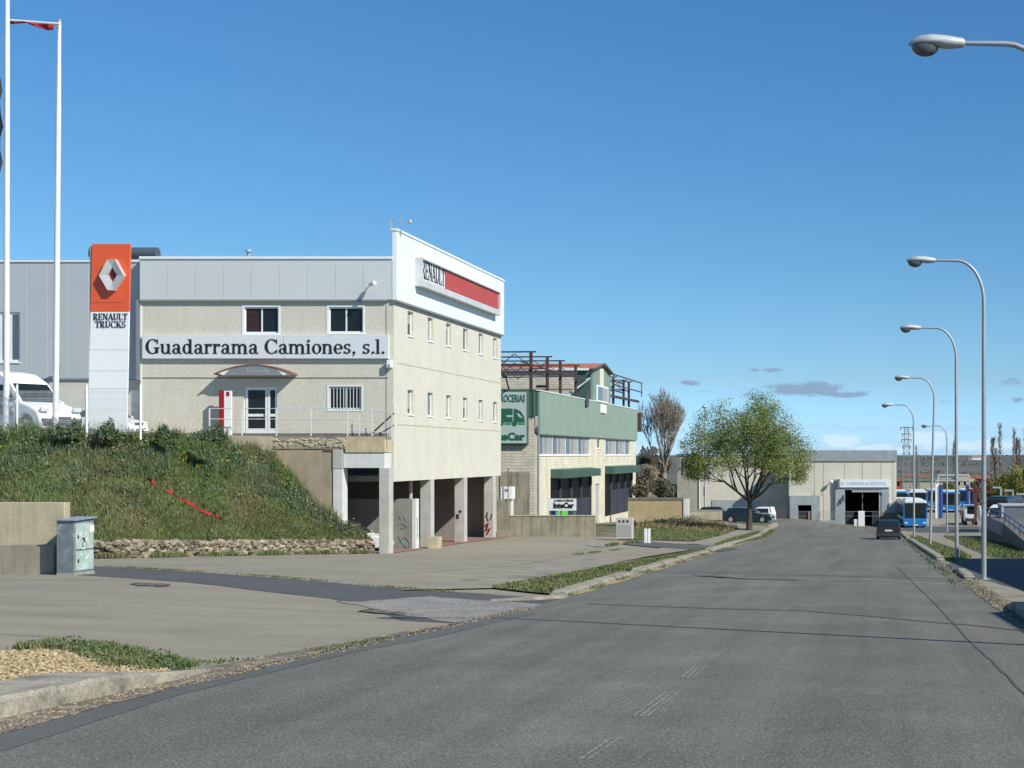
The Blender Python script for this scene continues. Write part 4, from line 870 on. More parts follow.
cy_([(396, 519), (399, 515), (401, 520), (404, 516), (406, 522)], 84.28); cy_([(397, 526), (402, 523), (407, 527), (400, 529)], 84.28); cy_([(396, 548), (400, 540), (405, 537), (409, 542), (410, 550), (405, 545), (401, 551)], 84.28); cy_([(398, 536), (404, 546), (408, 551)], 84.28)
mb.build('graffiti', 'cyan', o)
MB().tube([(XF-.112, 84.45+.2*abs(math.sin(k*1.3)), fz(518+k*3, 84.4)) for k in range(8)], .02, 4).build('graffiti', 'cyan', o)
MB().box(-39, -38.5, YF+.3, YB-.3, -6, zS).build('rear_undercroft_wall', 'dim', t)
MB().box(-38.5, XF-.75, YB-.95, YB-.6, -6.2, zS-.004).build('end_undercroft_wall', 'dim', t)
mb = MB(); mb.add([(-38, 80.2, Hf(-38, 80)+.03), (XF+.6, 80.2, Hf(XF+.6, 80)+.03), (XF+.6, YB, Hf(XF+.6, YB)+.03), (-38, YB, Hf(-38, YB)+.03)], [(0, 1, 2, 3)])
tag(drape([(-38, 79.5), (XF+.25, 79.6), (XF+.75, YB), (-38, YB)], off=.045, step=1.5).build('red_paving', 'pink', world=False), kind='structure')
x0 = fx(429, 85.5); tag(MB().box(x0, x0+.6, 85.2, 86.0, Hf(x0, 85.5)-.05, fz(537, 85.5)).build('concrete_block', 'wall_conc', bevel=.02), 'short concrete block standing beside the second column', 'concrete block')
# graffiti on the column faces
mb = MB(); mb.tube([(fx(486, 101.1), 101.18, fz(515, 101.1)), (fx(488, 101.1), 101.18, fz(521, 101.1)), (fx(490.5, 101.1), 101.18, fz(519, 101.1)), (fx(491.5, 101.1), 101.18, fz(514, 101.1))], .03, 4); mb.tube([(fx(487, 101.1), 101.18, fz(512, 101.1)), (fx(487, 101.1), 101.18, fz(516, 101.1))], .03, 4); mb.build('graffiti', 'scrawl_dark', t)
mb = MB(); mb.tube([(fx(a, 101.1), 101.17, fz(b, 101.1)) for a, b in ((485, 526), (488, 523), (486, 531), (490, 528), (487, 534))], .06, 4); mb.build('graffiti', 'red', t)
mb = MB(); mb.tube([(fx(a, 93.9), 93.93, fz(b, 93.9)) for a, b in ((459.5, 510), (461, 511.5), (460, 512.5))], .05, 4); mb.tube([(fx(a, 93.9), 93.93, fz(b, 93.9)) for a, b in ((457, 515), (458.5, 515), (458.5, 518), (457, 518), (457, 514))], .04, 4); mb.build('graffiti', 'scrawl_dark', t)
# ---- terrace, lintel and retaining wall in front
T2 = thing('entrance_terrace', 'raised concrete terrace with crumbling edge in front of the office entrance', 'terrace', (-30, YC, PZ-.2)); t = T2
xa = fx(276, YC); xb = fx(345, YC); xc = -25.32
MB().box(X0, XF-.0, YC+.02, YF-.14, PZ-.16, PZ-.006).build('slab', 'walk', t)
MB().box(xa-2.6, xb, YC, YC+.3, fz(449, YC), fz(439, YC)).build('broken_edge', 'wall_stain', t, bevel=.02)
mb = MB()
for k in range(150):
    u = random.uniform(xa-2.6, xb); s = random.uniform(.03, .15); mb.rock((u, YC-.0, fz(439+8*random.random()**1.5, YC)), (s*1.3, .05, s*.7))
mb.build('rubble', 'wall_conc', t)
mb = MB(); [mb.box(fx(p, YC), fx(p, YC)+.14, YC-.02, YC+.1, fz(450.5, YC), fz(449.3, YC)) for p in (324, 327.3, 330.5, 264)]; mb.build('brickwork', 'brickred', t)
MB().box(xa-2.2, fx(333, YC), YC+.05, YC+.4, -6, fz(449.2, YC)).build('retaining_wall', mat('rendered_wall', (.36, .30, .21), .95, var=.12, streak=.3), t)
MB().box(xb, xc, YC, YC+1.24, fz(452.5, YC), fz(437, YC)).build('edge_beam', 'lintel', t, bevel=.01)
MB().box(xb-.1, xc-.04, YC+.05, YC+1.25, fz(468, YC), fz(452.8, YC)).build('lintel', 'paint_col', t, bevel=.01)
MB().box(fx(333, YC), xb-.12, YC-.02, YC+.4, fz(468.5, YC), fz(449.2, YC)).build('pier_cap', 'column', t)
MB().box(fx(333, YC), fx(342.6, YC), YC, YC+.75, -6, fz(468.8, YC)).build('pier', 'paint_col', t, bevel=.01)
# railings on the terrace
tt = thing('railing', 'thin galvanised railing along the edge of the entrance terrace', 'railing', (fx(300, YC), YC, PZ))
rz1 = fz(408.5, YC)
mb = MB(); y_ = YC+.1
for p in (209.5, 242, 276.5, 311, 347.6, 371.8): MB().bar((fx(p, y_), y_, PZ-.3), (fx(p, y_), y_, rz1), .055).build('post', 'rail', tt)
xe = fx(393, y_+.02)
MB().bar((xe-.05, y_, PZ-.3), (xe-.05, y_, fz(412, YC)), .055).build('post', 'rail', tt)
for z in (rz1, fz(419, YC), fz(429.5, YC)): 
    m_ = MB(); m_.tube([(fx(209.5, y_), y_, z), (fx(347.6, y_), y_, z), (xe-.05, y_, z-.18)], .022, 6); m_.build('rail', 'rail', tt)
for k in range(3): MB().bar((fx(359.5+k*14, YF-.3), YF-.3, PZ), (fx(359.5+k*14, YF-.3), YF-.3, PZ+1.1-.2*k), .03).build('baluster', 'rail', tt)
MB().bar((fx(371, YF-.4), YF-.4, PZ+.1), (xe, YC+.3, fz(413, YC)), .06).build('handrail', 'rail_dark', tt); MB().bar((fx(379, YF-.4), YF-.4, PZ+.1), (xe, YC+.3, fz(425, YC)), .05).build('handrail', 'rail_dark', tt)
# canopy over the entrance
ca = []; x0, x1 = fx(219.7), fx(297.5); zt0 = fz(375); arc = lambda u: zt0+(fz(366)-zt0)*(1-(2*u-1)**2)
tt = T1; mb = MB(); N = 24; D = .72
P1 = [(x0+(x1-x0)*k/N, arc(k/N)) for k in range(N+1)]
mb.prism([(a, b+.05) for a, b in P1]+[(a, b-.02) for a, b in P1[::-1]], 1, YF-D, YF-.13*0-.004); cn = mb.build('canopy', mat('canopy_timber', (.21, .10, .06), .7), tt)
i0, i1 = 5, 19
MB().prism([(P1[i0][0]-.35, P1[0][1]-.06)]+[(P1[k][0], P1[k][1]-.025) for k in range(i0, i1+1)]+[(P1[i1][0]+.35, P1[0][1]-.06)], 1, YF-D+.02, YF-.01).build('sign_fascia', 'trim', cn)
for a, b, c in ((1, i0, -1), (i1, N-1, 1)):
    MB().prism([(P1[k][0], P1[k][1]-.022) for k in range(a, b+1)]+[((P1[b] if c < 0 else P1[a])[0]-(.36 if c < 0 else -.36)*1, P1[0][1]-.05)][:: 1], 1, YF-D+.04, YF-.02).build('fascia_end', 'white', cn)
textmb('Entrada', .22, (x0+1.75, YF-D+.018, P1[0][1]+.08), (1, 0, 0), (0, 0, 1), width=1.15, depth=.012).build('lettering', 'galv_light', cn)
# ---- sign boards
sx0, sx1, sz0, sz1 = fx(142.2, 79.8), fx(388.4, 79.8), fz(358.5, 79.8), fz(335, 79.8)
ts = thing('company_sign', 'long pale sign board reading Guadarrama Camiones across the pebbledash front', 'sign', ((sx0+sx1)/2, 79.8, sz0))
MB().box(sx0, sx1, 79.8, 79.98, sz0, sz1).build('board', mat('sign_board', (.66, .69, .71), .45, var=.02, bump=0, fine=0), ts, bevel=.01)
mb = MB(); [mb.box(fx(p)-.006, fx(p)+.006, 79.795, 79.8, sz0+.02, sz1-.02) for p in (285,)]; mb.build('panel_joint', 'trim', ts)
serif('Guadarrama Camiones, s.l.', (fx(145.6, 79.8), 79.795, fz(353.6, 79.8)), (1, 0, 0), (0, 0, 1), width=fx(385, 79.8)-fx(145.6, 79.8), cap=(353.6-339.2)*79.8/F).build('lettering', 'black', ts)
XS = XF+.62; ys0, ys1, zs0, zs1 = 83.1, 100.8, 9.36, 10.95
ts = thing('fascia_sign', 'box sign with black letters and a red panel on the white road side fascia', 'sign', (XF+.1, 92, zs0))
m_ = MB(); xw = XF+.205
m_.box(xw, XS, ys0, ys0+.12, zs0, zs1); m_.box(xw, XS, ys1-.12, ys1, zs0, zs1); m_.box(xw, XS, ys0+.12, ys1-.12, zs1-.08, zs1); m_.prism([(xw, zs0), (XS, zs0), (XS, zs0+.32), (xw+.24, zs0+.42), (xw, zs0+.42)], 1, ys0+.12, ys1-.12)
m_.build('frame', mat('sign_frame', (.52, .55, .55), .5, bump=0), ts)
MB().box(xw, xw+.27, ys0+.12, 88.0, zs0+.42, zs1-.08).build('white_panel', 'clad_white', ts)
MB().box(xw, xw+.29, 88.002, ys1-.12, zs0+.42, zs1-.08).build('red_panel', 'fade_red', ts)
serif('RENAULT', (xw+.275, ys0+.3, zs0+.5), (0, 1, 0), (0, 0, 1), width=4.5, cap=zs1-zs0-.6).build('lettering', 'black', ts)
# pylon
YP = 74.; ts = thing('sign_pylon', 'tall white pylon with an orange head and silver diamond emblem', 'sign', (fx(108, YP), YP, PZ-.05))
bl, br_, tl, tr_ = fx(87.5, YP), fx(126.5, YP), fx(92.3, YP), fx(130.3, YP); zb, zt = PZ-.05, fz(244, YP)
def pyl(za, zb_, d, m, n_='panel', par=None):
    def X(z, s): 
        u = (z-zb)/(zt-zb); return (bl+(tl-bl)*u) if s else (br_+(tr_-br_)*u)
    mb = MB(); mb.add([(X(z, s), y, z) for z in (za, zb_) for s, y in ((1, YP-d), (0, YP-d), (0, YP+.1+d), (1, YP+.1+d))], [(0,1,2,3),(4,5,6,7),(0,1,5,4),(1,2,6,5),(2,3,7,6),(3,0,4,7)]); return mb.build(n_, m, par or ts)
zr = fz(311.5, YP); zk = fz(303, YP)
cuts = [zb, fz(389, YP), fz(371, YP), fz(350, YP), zr]
for a, b in zip(cuts[:-1], cuts[1:]): pyl(a+.015, b, .0, 'white_gloss')
pyl(zr+.012, zk, .02, 'orange'); pyl(zk+.02, zt, .02, 'orange')
MB().box(bl+.1, br_-.1, YP+.02, YP+.08, zb, zt-.1).build('core', 'trim', ts)
cxp, czp = fx(112, YP-.2), fz(275, YP-.2); Yq = YP-.03
hw, hh, ht = .62, .78, .20    # half width, half height, flat top half width
# hexagonal outline diamond with a sharp diamond hole, bevelled halves
outer = [(-hw, -.03), (-ht, hh), (ht-.02, hh), (hw, -.03), (ht-.08, -hh), (-ht+.02, -hh)]; inner = [(-.24, 0), (0, .40), (0, .40), (.24, 0), (0, -.40), (0, -.40)]
dl_ = .26; mb = MB(); n = 6
vs = [(cxp+a, Yq, czp+b) for a, b in outer]+[(cxp+a*.97, Yq-dl_, czp+b*.97) for a, b in outer]+[(cxp+a, Yq-dl_+.10, czp+b) for a, b in inner]+[(cxp+a, Yq, czp+b) for a, b in inner]
fs = []
for i in range(n):
    j = (i+1) % n; fs += [(i, j, n+j, n+i), (n+i, n+j, 2*n+j, 2*n+i), (2*n+i, 2*n+j, 3*n+j, 3*n+i)]
mb.add(vs, fs); em = mb.build('diamond_emblem', 'chrome', ts)
MB().prism([(cxp-.2, czp), (cxp, czp-.34), (cxp+.2, czp), (cxp, czp+.34)], 1, Yq-.02, Yq-.004).build('emblem_centre', mat('emblem_dark', (.16, .02, .015), .4, bump=0), ts)
serif('RENAULT', (fx(93.3, YP), YP-.004, fz(319.9, YP)), (1, 0, 0), (0, 0, 1), width=fx(127.3, YP)-fx(93.3, YP), cap=.315).build('lettering', 'black', ts)
serif('TRUCKS', (fx(95.3, YP), YP-.004, fz(327.6, YP)), (1, 0, 0), (0, 0, 1), width=fx(125.8, YP)-fx(95.3, YP), cap=.315).build('lettering', 'black', ts)
# red and white entrance totem
ts = thing('entrance_totem', 'narrow red and white information totem left of the office door', 'sign', (fx(225, 79.4), 79.4, PZ))
MB().box(fx(219.7, 79.4), fx(224.6, 79.4), 79.3, 79.5, PZ, fz(390.5, 79.4)).build('red_side', 'red', ts)
MB().box(fx(224.7, 79.4), fx(231.7, 79.4), 79.33, 79.47, PZ, fz(390.8, 79.4)).build('white_panel', 'white', ts)
MB().box(fx(227, 79.4), fx(230, 79.4), 79.31, 79.325, fz(396, 79.4), fz(391.8, 79.4)).build('emblem', 'red', ts)
# camera / floodlights
def flood(x, y, z, lab, d=(.5, -.6, .1)):
    ts = thing('floodlight', lab, 'floodlight', (x, y, z)); MB().tube([(x, y, z), (x+d[0]*.9, y+d[1]*.9, z+d[2])], .035, 6).build('arm', 'white', ts)
    MB().tube([(x+d[0]*.5, y+d[1]*.5, z+.02+d[2]), (x+d[0]*1.3, y+d[1]*1.3, z+.08+d[2])], .1, 10).build('housing', 'white', ts)
flood(fx(368), YF-.12, fz(288), 'white camera on a short arm on the grey band above the right upper window')
ts = thing('alarm_box', 'small white alarm box on the front corner of the pebbledash building', 'alarm box', (fx(390.5), YF, fz(366)))
MB().box(fx(388), fx(393), YF-.3, YF-.003, fz(368), fz(360.5)).build('housing', 'white', ts, bevel=.03); MB().tube([(fx(390.6), YF-.31, fz(366)), (fx(390.6), YF-.29, fz(366))], .07, 10).build('speaker', 'trim', ts)
x, z = fx(60, YL), fz(370, YL); ts = thing('floodlight', 'dark round lamp on the grey wing wall beside the second flagpole', 'floodlight', (x, YL, z)); MB().tube([(x, YL, z-.1), (x, YL-.35, z+.05)], .03, 6).build('arm', 'trim', ts); MB().ell((x+.05, YL-.45, z+.1), (.17, .15, .14)).build('housing', 'grey_plastic', ts)
# ---- flagpoles, fence
for (px0, px1, pt, Y, lab) in ((6.3, 7.4, -60, 68.2, 'left flagpole in view, running past the top of the picture'), (-23.5, -22.6, 40, 68.0, 'third white flagpole, left of the picture border, carrying the dark flag'), (55.4, 59.3, 22, 68.8, 'right flagpole, with the red flag bar at its top')):
    ts = thing('flagpole', lab, 'flagpole', (fx(px0, Y), Y, PZ-.3), group='white flagpoles')
    a = Vector((fx(px0, Y), Y, PZ-.3)); b = Vector((fx(px1, Y), Y, fz(pt, Y))); m_ = a+(b-a)*.8
    MB().tube([a, m_], [.13, .11], 12).build('pole', 'pole_white', ts, smooth=True); MB().tube([m_, b], [.106, .08], 12).build('upper_pole', 'pole_white', ts, smooth=True)
    MB().tube([a, a+Vector((0, 0, .12))], .22, 12).build('base', 'galv', ts); 
    MB().tube([b, b+Vector((0, 0, .1))], .09, 10).build('cap', 'galv', ts)
Yb = 68.6; za, zb2 = fz(20, Yb), fz(24, Yb)
ts = thing('flag', 'red flag hanging furled from a white bar between the flagpoles', 'flag', (fx(35, Yb), Yb, zb2))
MB().tube([(fx(6.5, Yb), Yb, za), (fx(60, Yb), Yb, zb2)], .055, 8).build('bar', 'pole_white', ts)
mb = MB(); up = [(10, 21.1), (20, 21.8), (27, 22.5), (36, 23.2), (46, 24.0), (57, 25)]; lo = [(10, 23.6), (20, 22.1), (27, 23.0), (36, 27.0), (46, 29.8), (54, 30.6)]
vs = []
for k, ((a, b), (c, d)) in enumerate(zip(up, lo)): vs += [(fx(a, Yb), Yb, fz(b, Yb)), (fx((a+c)/2, Yb), Yb+.25*math.sin(k*2), fz((b+d)/2, Yb)), (fx(c, Yb), Yb+.1*math.cos(k*3), fz(d, Yb))]
mb.add(vs, [(3*k+j, 3*k+3+j, 3*k+4+j, 3*k+1+j) for k in range(5) for j in range(2)]); o = mb.build('cloth', 'flagred', ts, smooth=True); sd = o.modifiers.new('thick', 'SOLIDIFY'); sd.thickness = .02
ts = thing('flag', 'dark flag edge hanging at the left border of the picture', 'flag', (fx(-6, 68), 68, fz(140, 68)))
mb = MB(); cols = []
vs = []
for k in range(9):
    py = 78+k*12; vs += [(fx(-22, 68), 68.1+.2*math.sin(k), fz(py-6, 68)), (fx(-8, 68), 68-.2*math.sin(k), fz(py-2, 68)), (fx(1.5-.12*abs(k-4)**1.5, 68), 68+.15*math.sin(k*2), fz(py, 68))]
mb.add(vs, [(3*k+j, 3*k+3+j, 3*k+4+j, 3*k+1+j) for k in range(8) for j in range(2)]); mb.build('cloth', 'flagblk', ts, smooth=True)
Yf = 67.9
ts = thing('wire_fence', 'white wire mesh fence along the embankment crest in front of the pylon', 'fence', (fx(60, Yf), Yf, PZ))
FP = [-60, 17, 86.5, 140.5]
for p in FP: MB().tube([(fx(p, Yf), Yf, PZ-.3), (fx(p, Yf), Yf, fz(384.5, Yf))], .05, 8).build('post', 'white', ts, smooth=True)
mb = MB(); zf0, zf1 = PZ+.05, fz(391, Yf)
for a, b in zip(FP[:-1], FP[1:]):
    xa_, xb_ = fx(a, Yf)+.06, fx(b, Yf)-.06
    n = int((xb_-xa_)/.05)
    for k in range(n+1):
        u = xa_+(xb_-xa_)*k/n; mb.bar((u, Yf, zf0), (u, Yf, zf1), .007)
    for z in (zf0, zf0+.5, zf0+1., zf0+1.5, zf1): mb.bar((xa_, Yf, z), (xb_, Yf, z), .014); mb.bar((xa_, Yf, z-.08), (xb_, Yf, z-.08), .008)
mb.build('mesh', 'mesh', ts)
# ================================================================== GREEN-CLAD WORKSHOP
X2 = -25.3; YN, YE = 115., 163.4; t = T3 = thing('workshop_building', 'stone block workshop with green metal parapet, tiled tower roof and rusty roof frames', 'building', (X2, YN, Hf(X2, YN)))
def s2(px): return X2*F/(px-VX)
def z2(py, px): return (VY-py)*s2(px)/F
XLf = -46.
zg1, zg0 = 4.93, 1.6     # green parapet
zg0 = z2(434, 538.5)
o1 = (s2(550.5), s2(592), Hf(X2, 125)-.2, z2(478, 550.5)); o2 = (s2(604.8), s2(633), z2(517, 605), z2(470, 605)); o3 = (s2(595.6), s2(599.6), z2(528, 596), z2(484, 596))
wins = [(s2(538.9)+.1, s2(590), zg0-1.62, zg0-.02), (s2(605.6), s2(630.6), zg0-1.62, zg0-.02), (s2(597), s2(600.4), zg0-1.0, zg0-.08)]
holed('x', X2, YN, YE, Hf(X2, 160)-1, zg0, [o1, o2, o3]+wins, .3, 1).build('side_wall', 'block_warm', t)
xa = fx(497, YN)
holed('y', YN, XLf, X2-.303, Hf(X2, YN)-.6, zg1-1.9, [], .3, -1).build('front_wall', 'block', t)
MB().box(XLf, X2, YN+.3, YE, zg0, zg0+.15).build('roof', 'trim', t)
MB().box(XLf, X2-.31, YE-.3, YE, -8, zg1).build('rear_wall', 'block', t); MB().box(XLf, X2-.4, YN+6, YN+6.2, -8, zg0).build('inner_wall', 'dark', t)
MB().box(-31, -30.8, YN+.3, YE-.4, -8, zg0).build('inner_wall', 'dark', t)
def ribs(axis, pos, a0, a1, z0, z1, pitch, dep, sgn):
    mb = MB(); pts = []; a = a0
    while a < a1-1e-6:
        for f, d in ((0, 0), (.55, 0), (.65, 1), (.9, 1)): 
            u = a+f*pitch
            if u < a1: pts.append((u, pos+sgn*dep*d))
        a += pitch
    pts.append((a1, pos))
    vs = []
    for u, p in pts:
        for z in (z0, z1): vs.append((p, u, z) if axis == 'x' else (u, p, z))
    mb.add(vs, [(2*i, 2*i+2, 2*i+3, 2*i+1) for i in range(len(pts)-1)])
    q = pos-sgn*.12
    mb2 = MB()
    (mb2.box(min(pos, q), max(pos, q)-.002*0, a0, a1, z0, z1) if axis == 'x' else mb2.box(a0, a1, min(pos, q), max(pos, q), z0, z1))
    v2 = [tuple(np.array(v)-(np.array([sgn*.003, 0, 0]) if axis == 'x' else np.array([0, sgn*.003, 0]))) for v in mb2.v]
    mb.add(v2, mb2.f); return mb
ribs('x', X2+.14, YN-.1, YE+.1, zg0, zg1, .62, .08, 1).build('green_parapet', 'green', t)
mb = MB(); mb.box(X2-.12, X2+.22, YN-.16, YE+.16, zg1, zg1+.07); mb.build('coping', 'white', t)
ribs('y', YN-.1, fx(529, YN), X2+.0, zg1-1.95, zg1, .48, .045, -1).build('green_return', 'green_dark', t)
MB().box(XLf, X2, YN-.15, YN+.1, zg1, zg1+.06).build('coping', 'green_dark', t)
MB().box(X2+.02, X2+.1, YN-.04, YN+.06, -6, zg1-2).build('corner_pipe', 'galv_light', t)
# window bands
for (w0, w1, g0, g1), n in zip(wins, (8, 5, 0)):
    if n: 
        fo = window(t, 'x', X2, 1, w0, w1, g0, g1, recess=.1, fw=.07, mull=n-1, gm='curtain')
        for k in range(0, n, 2):
            c0 = w0+(w1-w0)*k/n+.1; MB().box(X2-.093, X2-.088, c0, c0+(w1-w0)/n*.55, g0+.08, g1-.08).build('curtain', 'bluec', fo)
        for k in range(1, n, 2):
            c0 = w0+(w1-w0)*k/n; MB().box(X2-.088, X2-.083, c0-.1, c0+.25, g0+.08, g1-.08).build('curtain', 'dark', fo)
    else: window(t, 'x', X2, 1, w0, w1, g0, g1, recess=.1, fw=.08, mull=0)
# openings under awnings
def awning(y0, y1, z0, z1, d):
    mb = MB(); mb.prism([(X2+.003, z1), (X2+d, z1-.12), (X2+d, z0), (X2+.003, z0+.05)], 1, y0, y1); return mb.build('awning', 'green_dark', t)
awning(s2(550.5), 137.0, z2(478.5, 551), z2(469, 551), .9); awning(s2(604.8), 161., z2(474, 605), z2(466, 605), .9)
for (w0, w1, g0, g1), n in ((o1, 4), (o2, 4)):
    f = MB()
    for k in range(n+1):
        c = w0+(w1-w0)*k/n; f.box(X2-.25, X2-.05, c-.1, c+.1, g0, g1)
    fo = f.build('shopfront', 'rail_dark', t); MB().box(X2-.22, X2-.2, w0, w1, g0, g1).build('pane', 'shop_glass', fo)
    for k in range(1, n): c = w0+(w1-w0)*k/n; MB().box(X2-.19, X2-.17, c+.3, c+(w1-w0)/n-.3, g0+.1, g0+(g1-g0)*.55).build('shutter', mat('blue_grey_shutter', (.03, .037, .065), .6), fo)
mb = MB(); mb.box(X2-.16, X2-.12, o1[0]+3.2, o1[0]+7.5, o1[3]-3.3, o1[3]-2.2); mb.box(X2-.16, X2-.12, o1[0]+3.2, o1[0]+6.5, o1[3]-5.6, o1[3]-4.6); mb.build('poster', mat('green_poster', (.12, .5, .05), .5), t)
MB().box(X2-.12, X2-.1, o1[0]+4.3, o1[0]+5.8, o1[3]-5.4, o1[3]-4.5).build('poster', 'white', t); MB().box(X2-.155, X2-.115, o1[0]+2.4, o1[0]+3.1, o1[3]-5.5, o1[3]-2.4).build('poster', 'bus_blue', t)
MB().box(X2-.18, X2-.12, o3[0], o3[1], o3[2], o3[3]).build('door', 'galv_light', t)
# tower with tiled roof
ya, yb = s2(590.8), s2(608.8); ym = (ya+yb)/2; ze, zr = 7.85, 8.5
xt = X2+.17; mb = MB(); mb.prism([(ya, zg0+.16), (yb, zg0+.16), (yb, ze), (ym, zr-.1), (ya, ze)], 0, XLf, X2-.35)
mb.build('tower_wall', 'block', t)
mb = MB(); mb.prism([(ya, zg1+.08), (yb, zg1+.08), (yb, ze), (ym, zr-.1), (ya, ze)], 0, X2-.34, xt); mb.build('tower_gable', 'green', t)
MB().box(X2-1.2, X2-.02, ya-.05, ya-.003, zg1, ze-.02).build('tower_corner', 'green_dark', t)
MB().box(xt+.003, xt+.02, ym-1.1, ym+.9, ze-2.2+.6, zr-.35).build('cream_stripe', 'cream', t)
wz0, wz1 = z2(402.5, 600), z2(386, 600); fo = MB().box(xt+.003, xt+.09, s2(594.5), s2(605.6), wz0, wz1).build('window', 'white', t)
MB().box(xt+.095, xt+.1, s2(595.2), s2(600), wz0+.15, wz1-.15).build('pane', 'glass_blue', fo); MB().box(xt+.095, xt+.1, s2(600.3), s2(605), wz0+.15, wz1-.15).build('pane', 'curtain', fo)
MB().box(xt+.003, xt+.12, s2(598.2), s2(603.6), z2(413, 600), z2(404.5, 600)).build('meter_box', 'white', t)
mb = MB()
mb.prism([(ya-.2, ze-.02), (ym, zr), (ym, zr+.16), (ya-.2, ze+.12)], 0, XLf, xt+.25); mb.build('roof_slope', 'tile', t)
mb = MB(); mb.prism([(yb+.2, ze-.02), (ym, zr-.002), (ym, zr+.158), (yb+.2, ze+.12)], 0, XLf, xt+.25); mb.build('roof_slope', 'tile', t)
mb = MB(); mb.box(XLf, xt-.3, ya-.32, ya-.205, ze-.14, ze+.06); mb.build('gutter', 'white', t)
mb = MB(); mb.bar((xt+.28, ya-.55, ze-.05), (xt+.28, ym, zr+.1), .1, .16); mb.bar((xt+.28, yb+.55, ze-.05), (xt+.28, ym, zr+.1), .1, .16); mb.build('gable_trim', 'green_dark', t)
MB().box(fx(536.5, ya), fx(546, ya), ya-.05, ya-.003, zg1-.4, z2(383, 591)-.2).build('window', 'glass', t)
MB().box(XLf, X2-1.2, ya-.06, ya-.004, 6.0, 6.15).build('string_course', 'wall_conc', t)
# rusty roof frames
def frame(px, ztop, par, xl=-44, ext=.4):
    x = X2-.7; y = min(YE-.35, x*F/(px-VX)); MB().bar((x, y, zg0), (x, y, ztop), .22).build('frame_post', 'rust', par)
    mb = MB(); mb.bar((xl, y, ztop-.12), (x+ext, y, ztop+.02), .11); mb.bar((xl, y, ztop-1.25), (x, y, ztop-.95), .1)
    n = 7; 
    for k in range(n):
        a = xl+(x-xl)*k/n; b = xl+(x-xl)*(k+1)/n; m_ = (a+b)/2; mb.bar((a, y, ztop-1.2), (m_, y, ztop-.15), .06); mb.bar((m_, y, ztop-.15), (b, y, ztop-1.15), .06)
    mb.build('truss', 'rust', par)
for p in (531, 547.3, 560.3, 575.6): frame(p, 7.95, t)
for p in (613.3, 623.6, 631): frame(p, 7.95, t, ext=.4)
mb = MB()
for z, e in ((7.9, 0), (6.9, 0)): mb.bar((X2+.4, s2(609), z), (X2+.4, s2(638.5), z), .1); mb.bar((X2-1.6, s2(609), z), (X2-1.6, s2(638.5), z-.1), .1)
mb.bar((X2+.4, s2(638), 7.95), (X2+.4, s2(638), 6.4), .09); mb.bar((X2-.6, s2(609), 5.95), (X2-.3, s2(641), 5.95), .24)
mb.bar((X2-.3, s2(525), 6.9), (X2-.3, s2(591), 6.75), .1); mb.build('purlin', 'rust', t)
mb = MB(); mb.bar((X2-1.7, ya-4.5, 4.9), (X2-.1, ya-.3, 7.0), .25, .12); mb.build('stair_string', 'galv_light', t)
MB().box(X2+.2, X2+.36, s2(583), s2(585), z2(406.5, 584), z2(391, 584)).build('vent_pipe', 'rail_dark', t)
MB().box(X2-.6, X2+.5, YE+.11, YE+1.1, zg1-2.4, zg1-.3).build('side_hood', 'rust', t)
mb = MB(); mb.bar((fx(510, YN), YN-.3, zg1+.06), (fx(507, YN), YN-.5, zg1+1.1), .1); mb.ell((fx(506.5, YN), YN-.5, zg1+1.15), (.2, .2, .2)); tag(mb.build('floodlight', 'grey_plastic'), 'dark floodlight on a leaning arm above the green truck sign', 'floodlight')
# big sign on the front wall
ys_ = YN-.35; bx0, bx1, bz0, bz1 = fx(488, ys_), fx(527.8, ys_), fz(444.5, ys_), fz(390.6, ys_)
ts = thing('workshop_sign', 'large pale sign with a green truck picture, partly hidden by the dealer building', 'sign', ((bx0+bx1)/2, ys_, bz0))
MB().box(bx0, bx1, ys_, ys_+.34, bz0, bz1).build('border', 'green_dark', ts, bevel=.06); MB().box(bx0+.1, bx1-.1, ys_-.03, ys_-.002, bz0+.1, bz1-.1).build('panel', 'sign_grey', ts)
U, Vv = (1, 0, 0), (0, 0, 1); yq = ys_-.032
textmb('CARROCERIAS', .58, (bx0+.15, yq, fz(402.2, ys_)), U, Vv, width=bx1-bx0-.35, bold=.02).build('lettering', 'green_ink', ts)
textmb('InteCar', .62, (fx(490.5, ys_), yq, fz(440.5, ys_)), U, Vv, width=fx(525.3, ys_)-fx(490.5, ys_), bold=.05).build('lettering', 'green_ink', ts)
def sp(px, py): return (fx(px, ys_), fz(py, ys_))
m_ = MB(); m_.prism([sp(491, 422), sp(512.8, 422), sp(512.8, 417), sp(506.5, 417), sp(506.5, 414.8), sp(512.8, 414.8), sp(512.8, 408.5), sp(491, 408.5)], 1, yq-.02, yq); m_.build('truck_picture', 'green_ink', ts)
m_ = MB(); m_.prism([sp(514, 422), sp(525, 422), sp(524.5, 417), sp(521, 411.5), sp(516.5, 409), sp(514, 408.7)], 1, yq-.02, yq); tp = m_.build('truck_picture', 'green_ink', ts)
m_ = MB(); m_.prism([sp(516.5, 413), sp(519, 413.5), sp(523, 418), sp(519.5, 417.3)], 1, yq-.03, yq-.022); m_.build('cab_window', 'sign_grey', tp)
m_ = MB()
for c in (501.5, 515.2): cx_, cz_ = sp(c, 423.2); m_.tube([(cx_, yq-.045, cz_), (cx_, yq-.025, cz_)], .19, 16)
m_.build('truck_picture', 'green_ink', ts)
m_ = MB(); m_.box(*[sp(505, 0)[0], sp(511.5, 0)[0]], yq-.02, yq, sp(0, 424.6)[1], sp(0, 422.6)[1]); m_.box(*[sp(518.5, 0)[0], sp(525, 0)[0]], yq-.02, yq, sp(0, 424.6)[1], sp(0, 422.6)[1]); m_.build('truck_underline', 'green_ink2', ts)
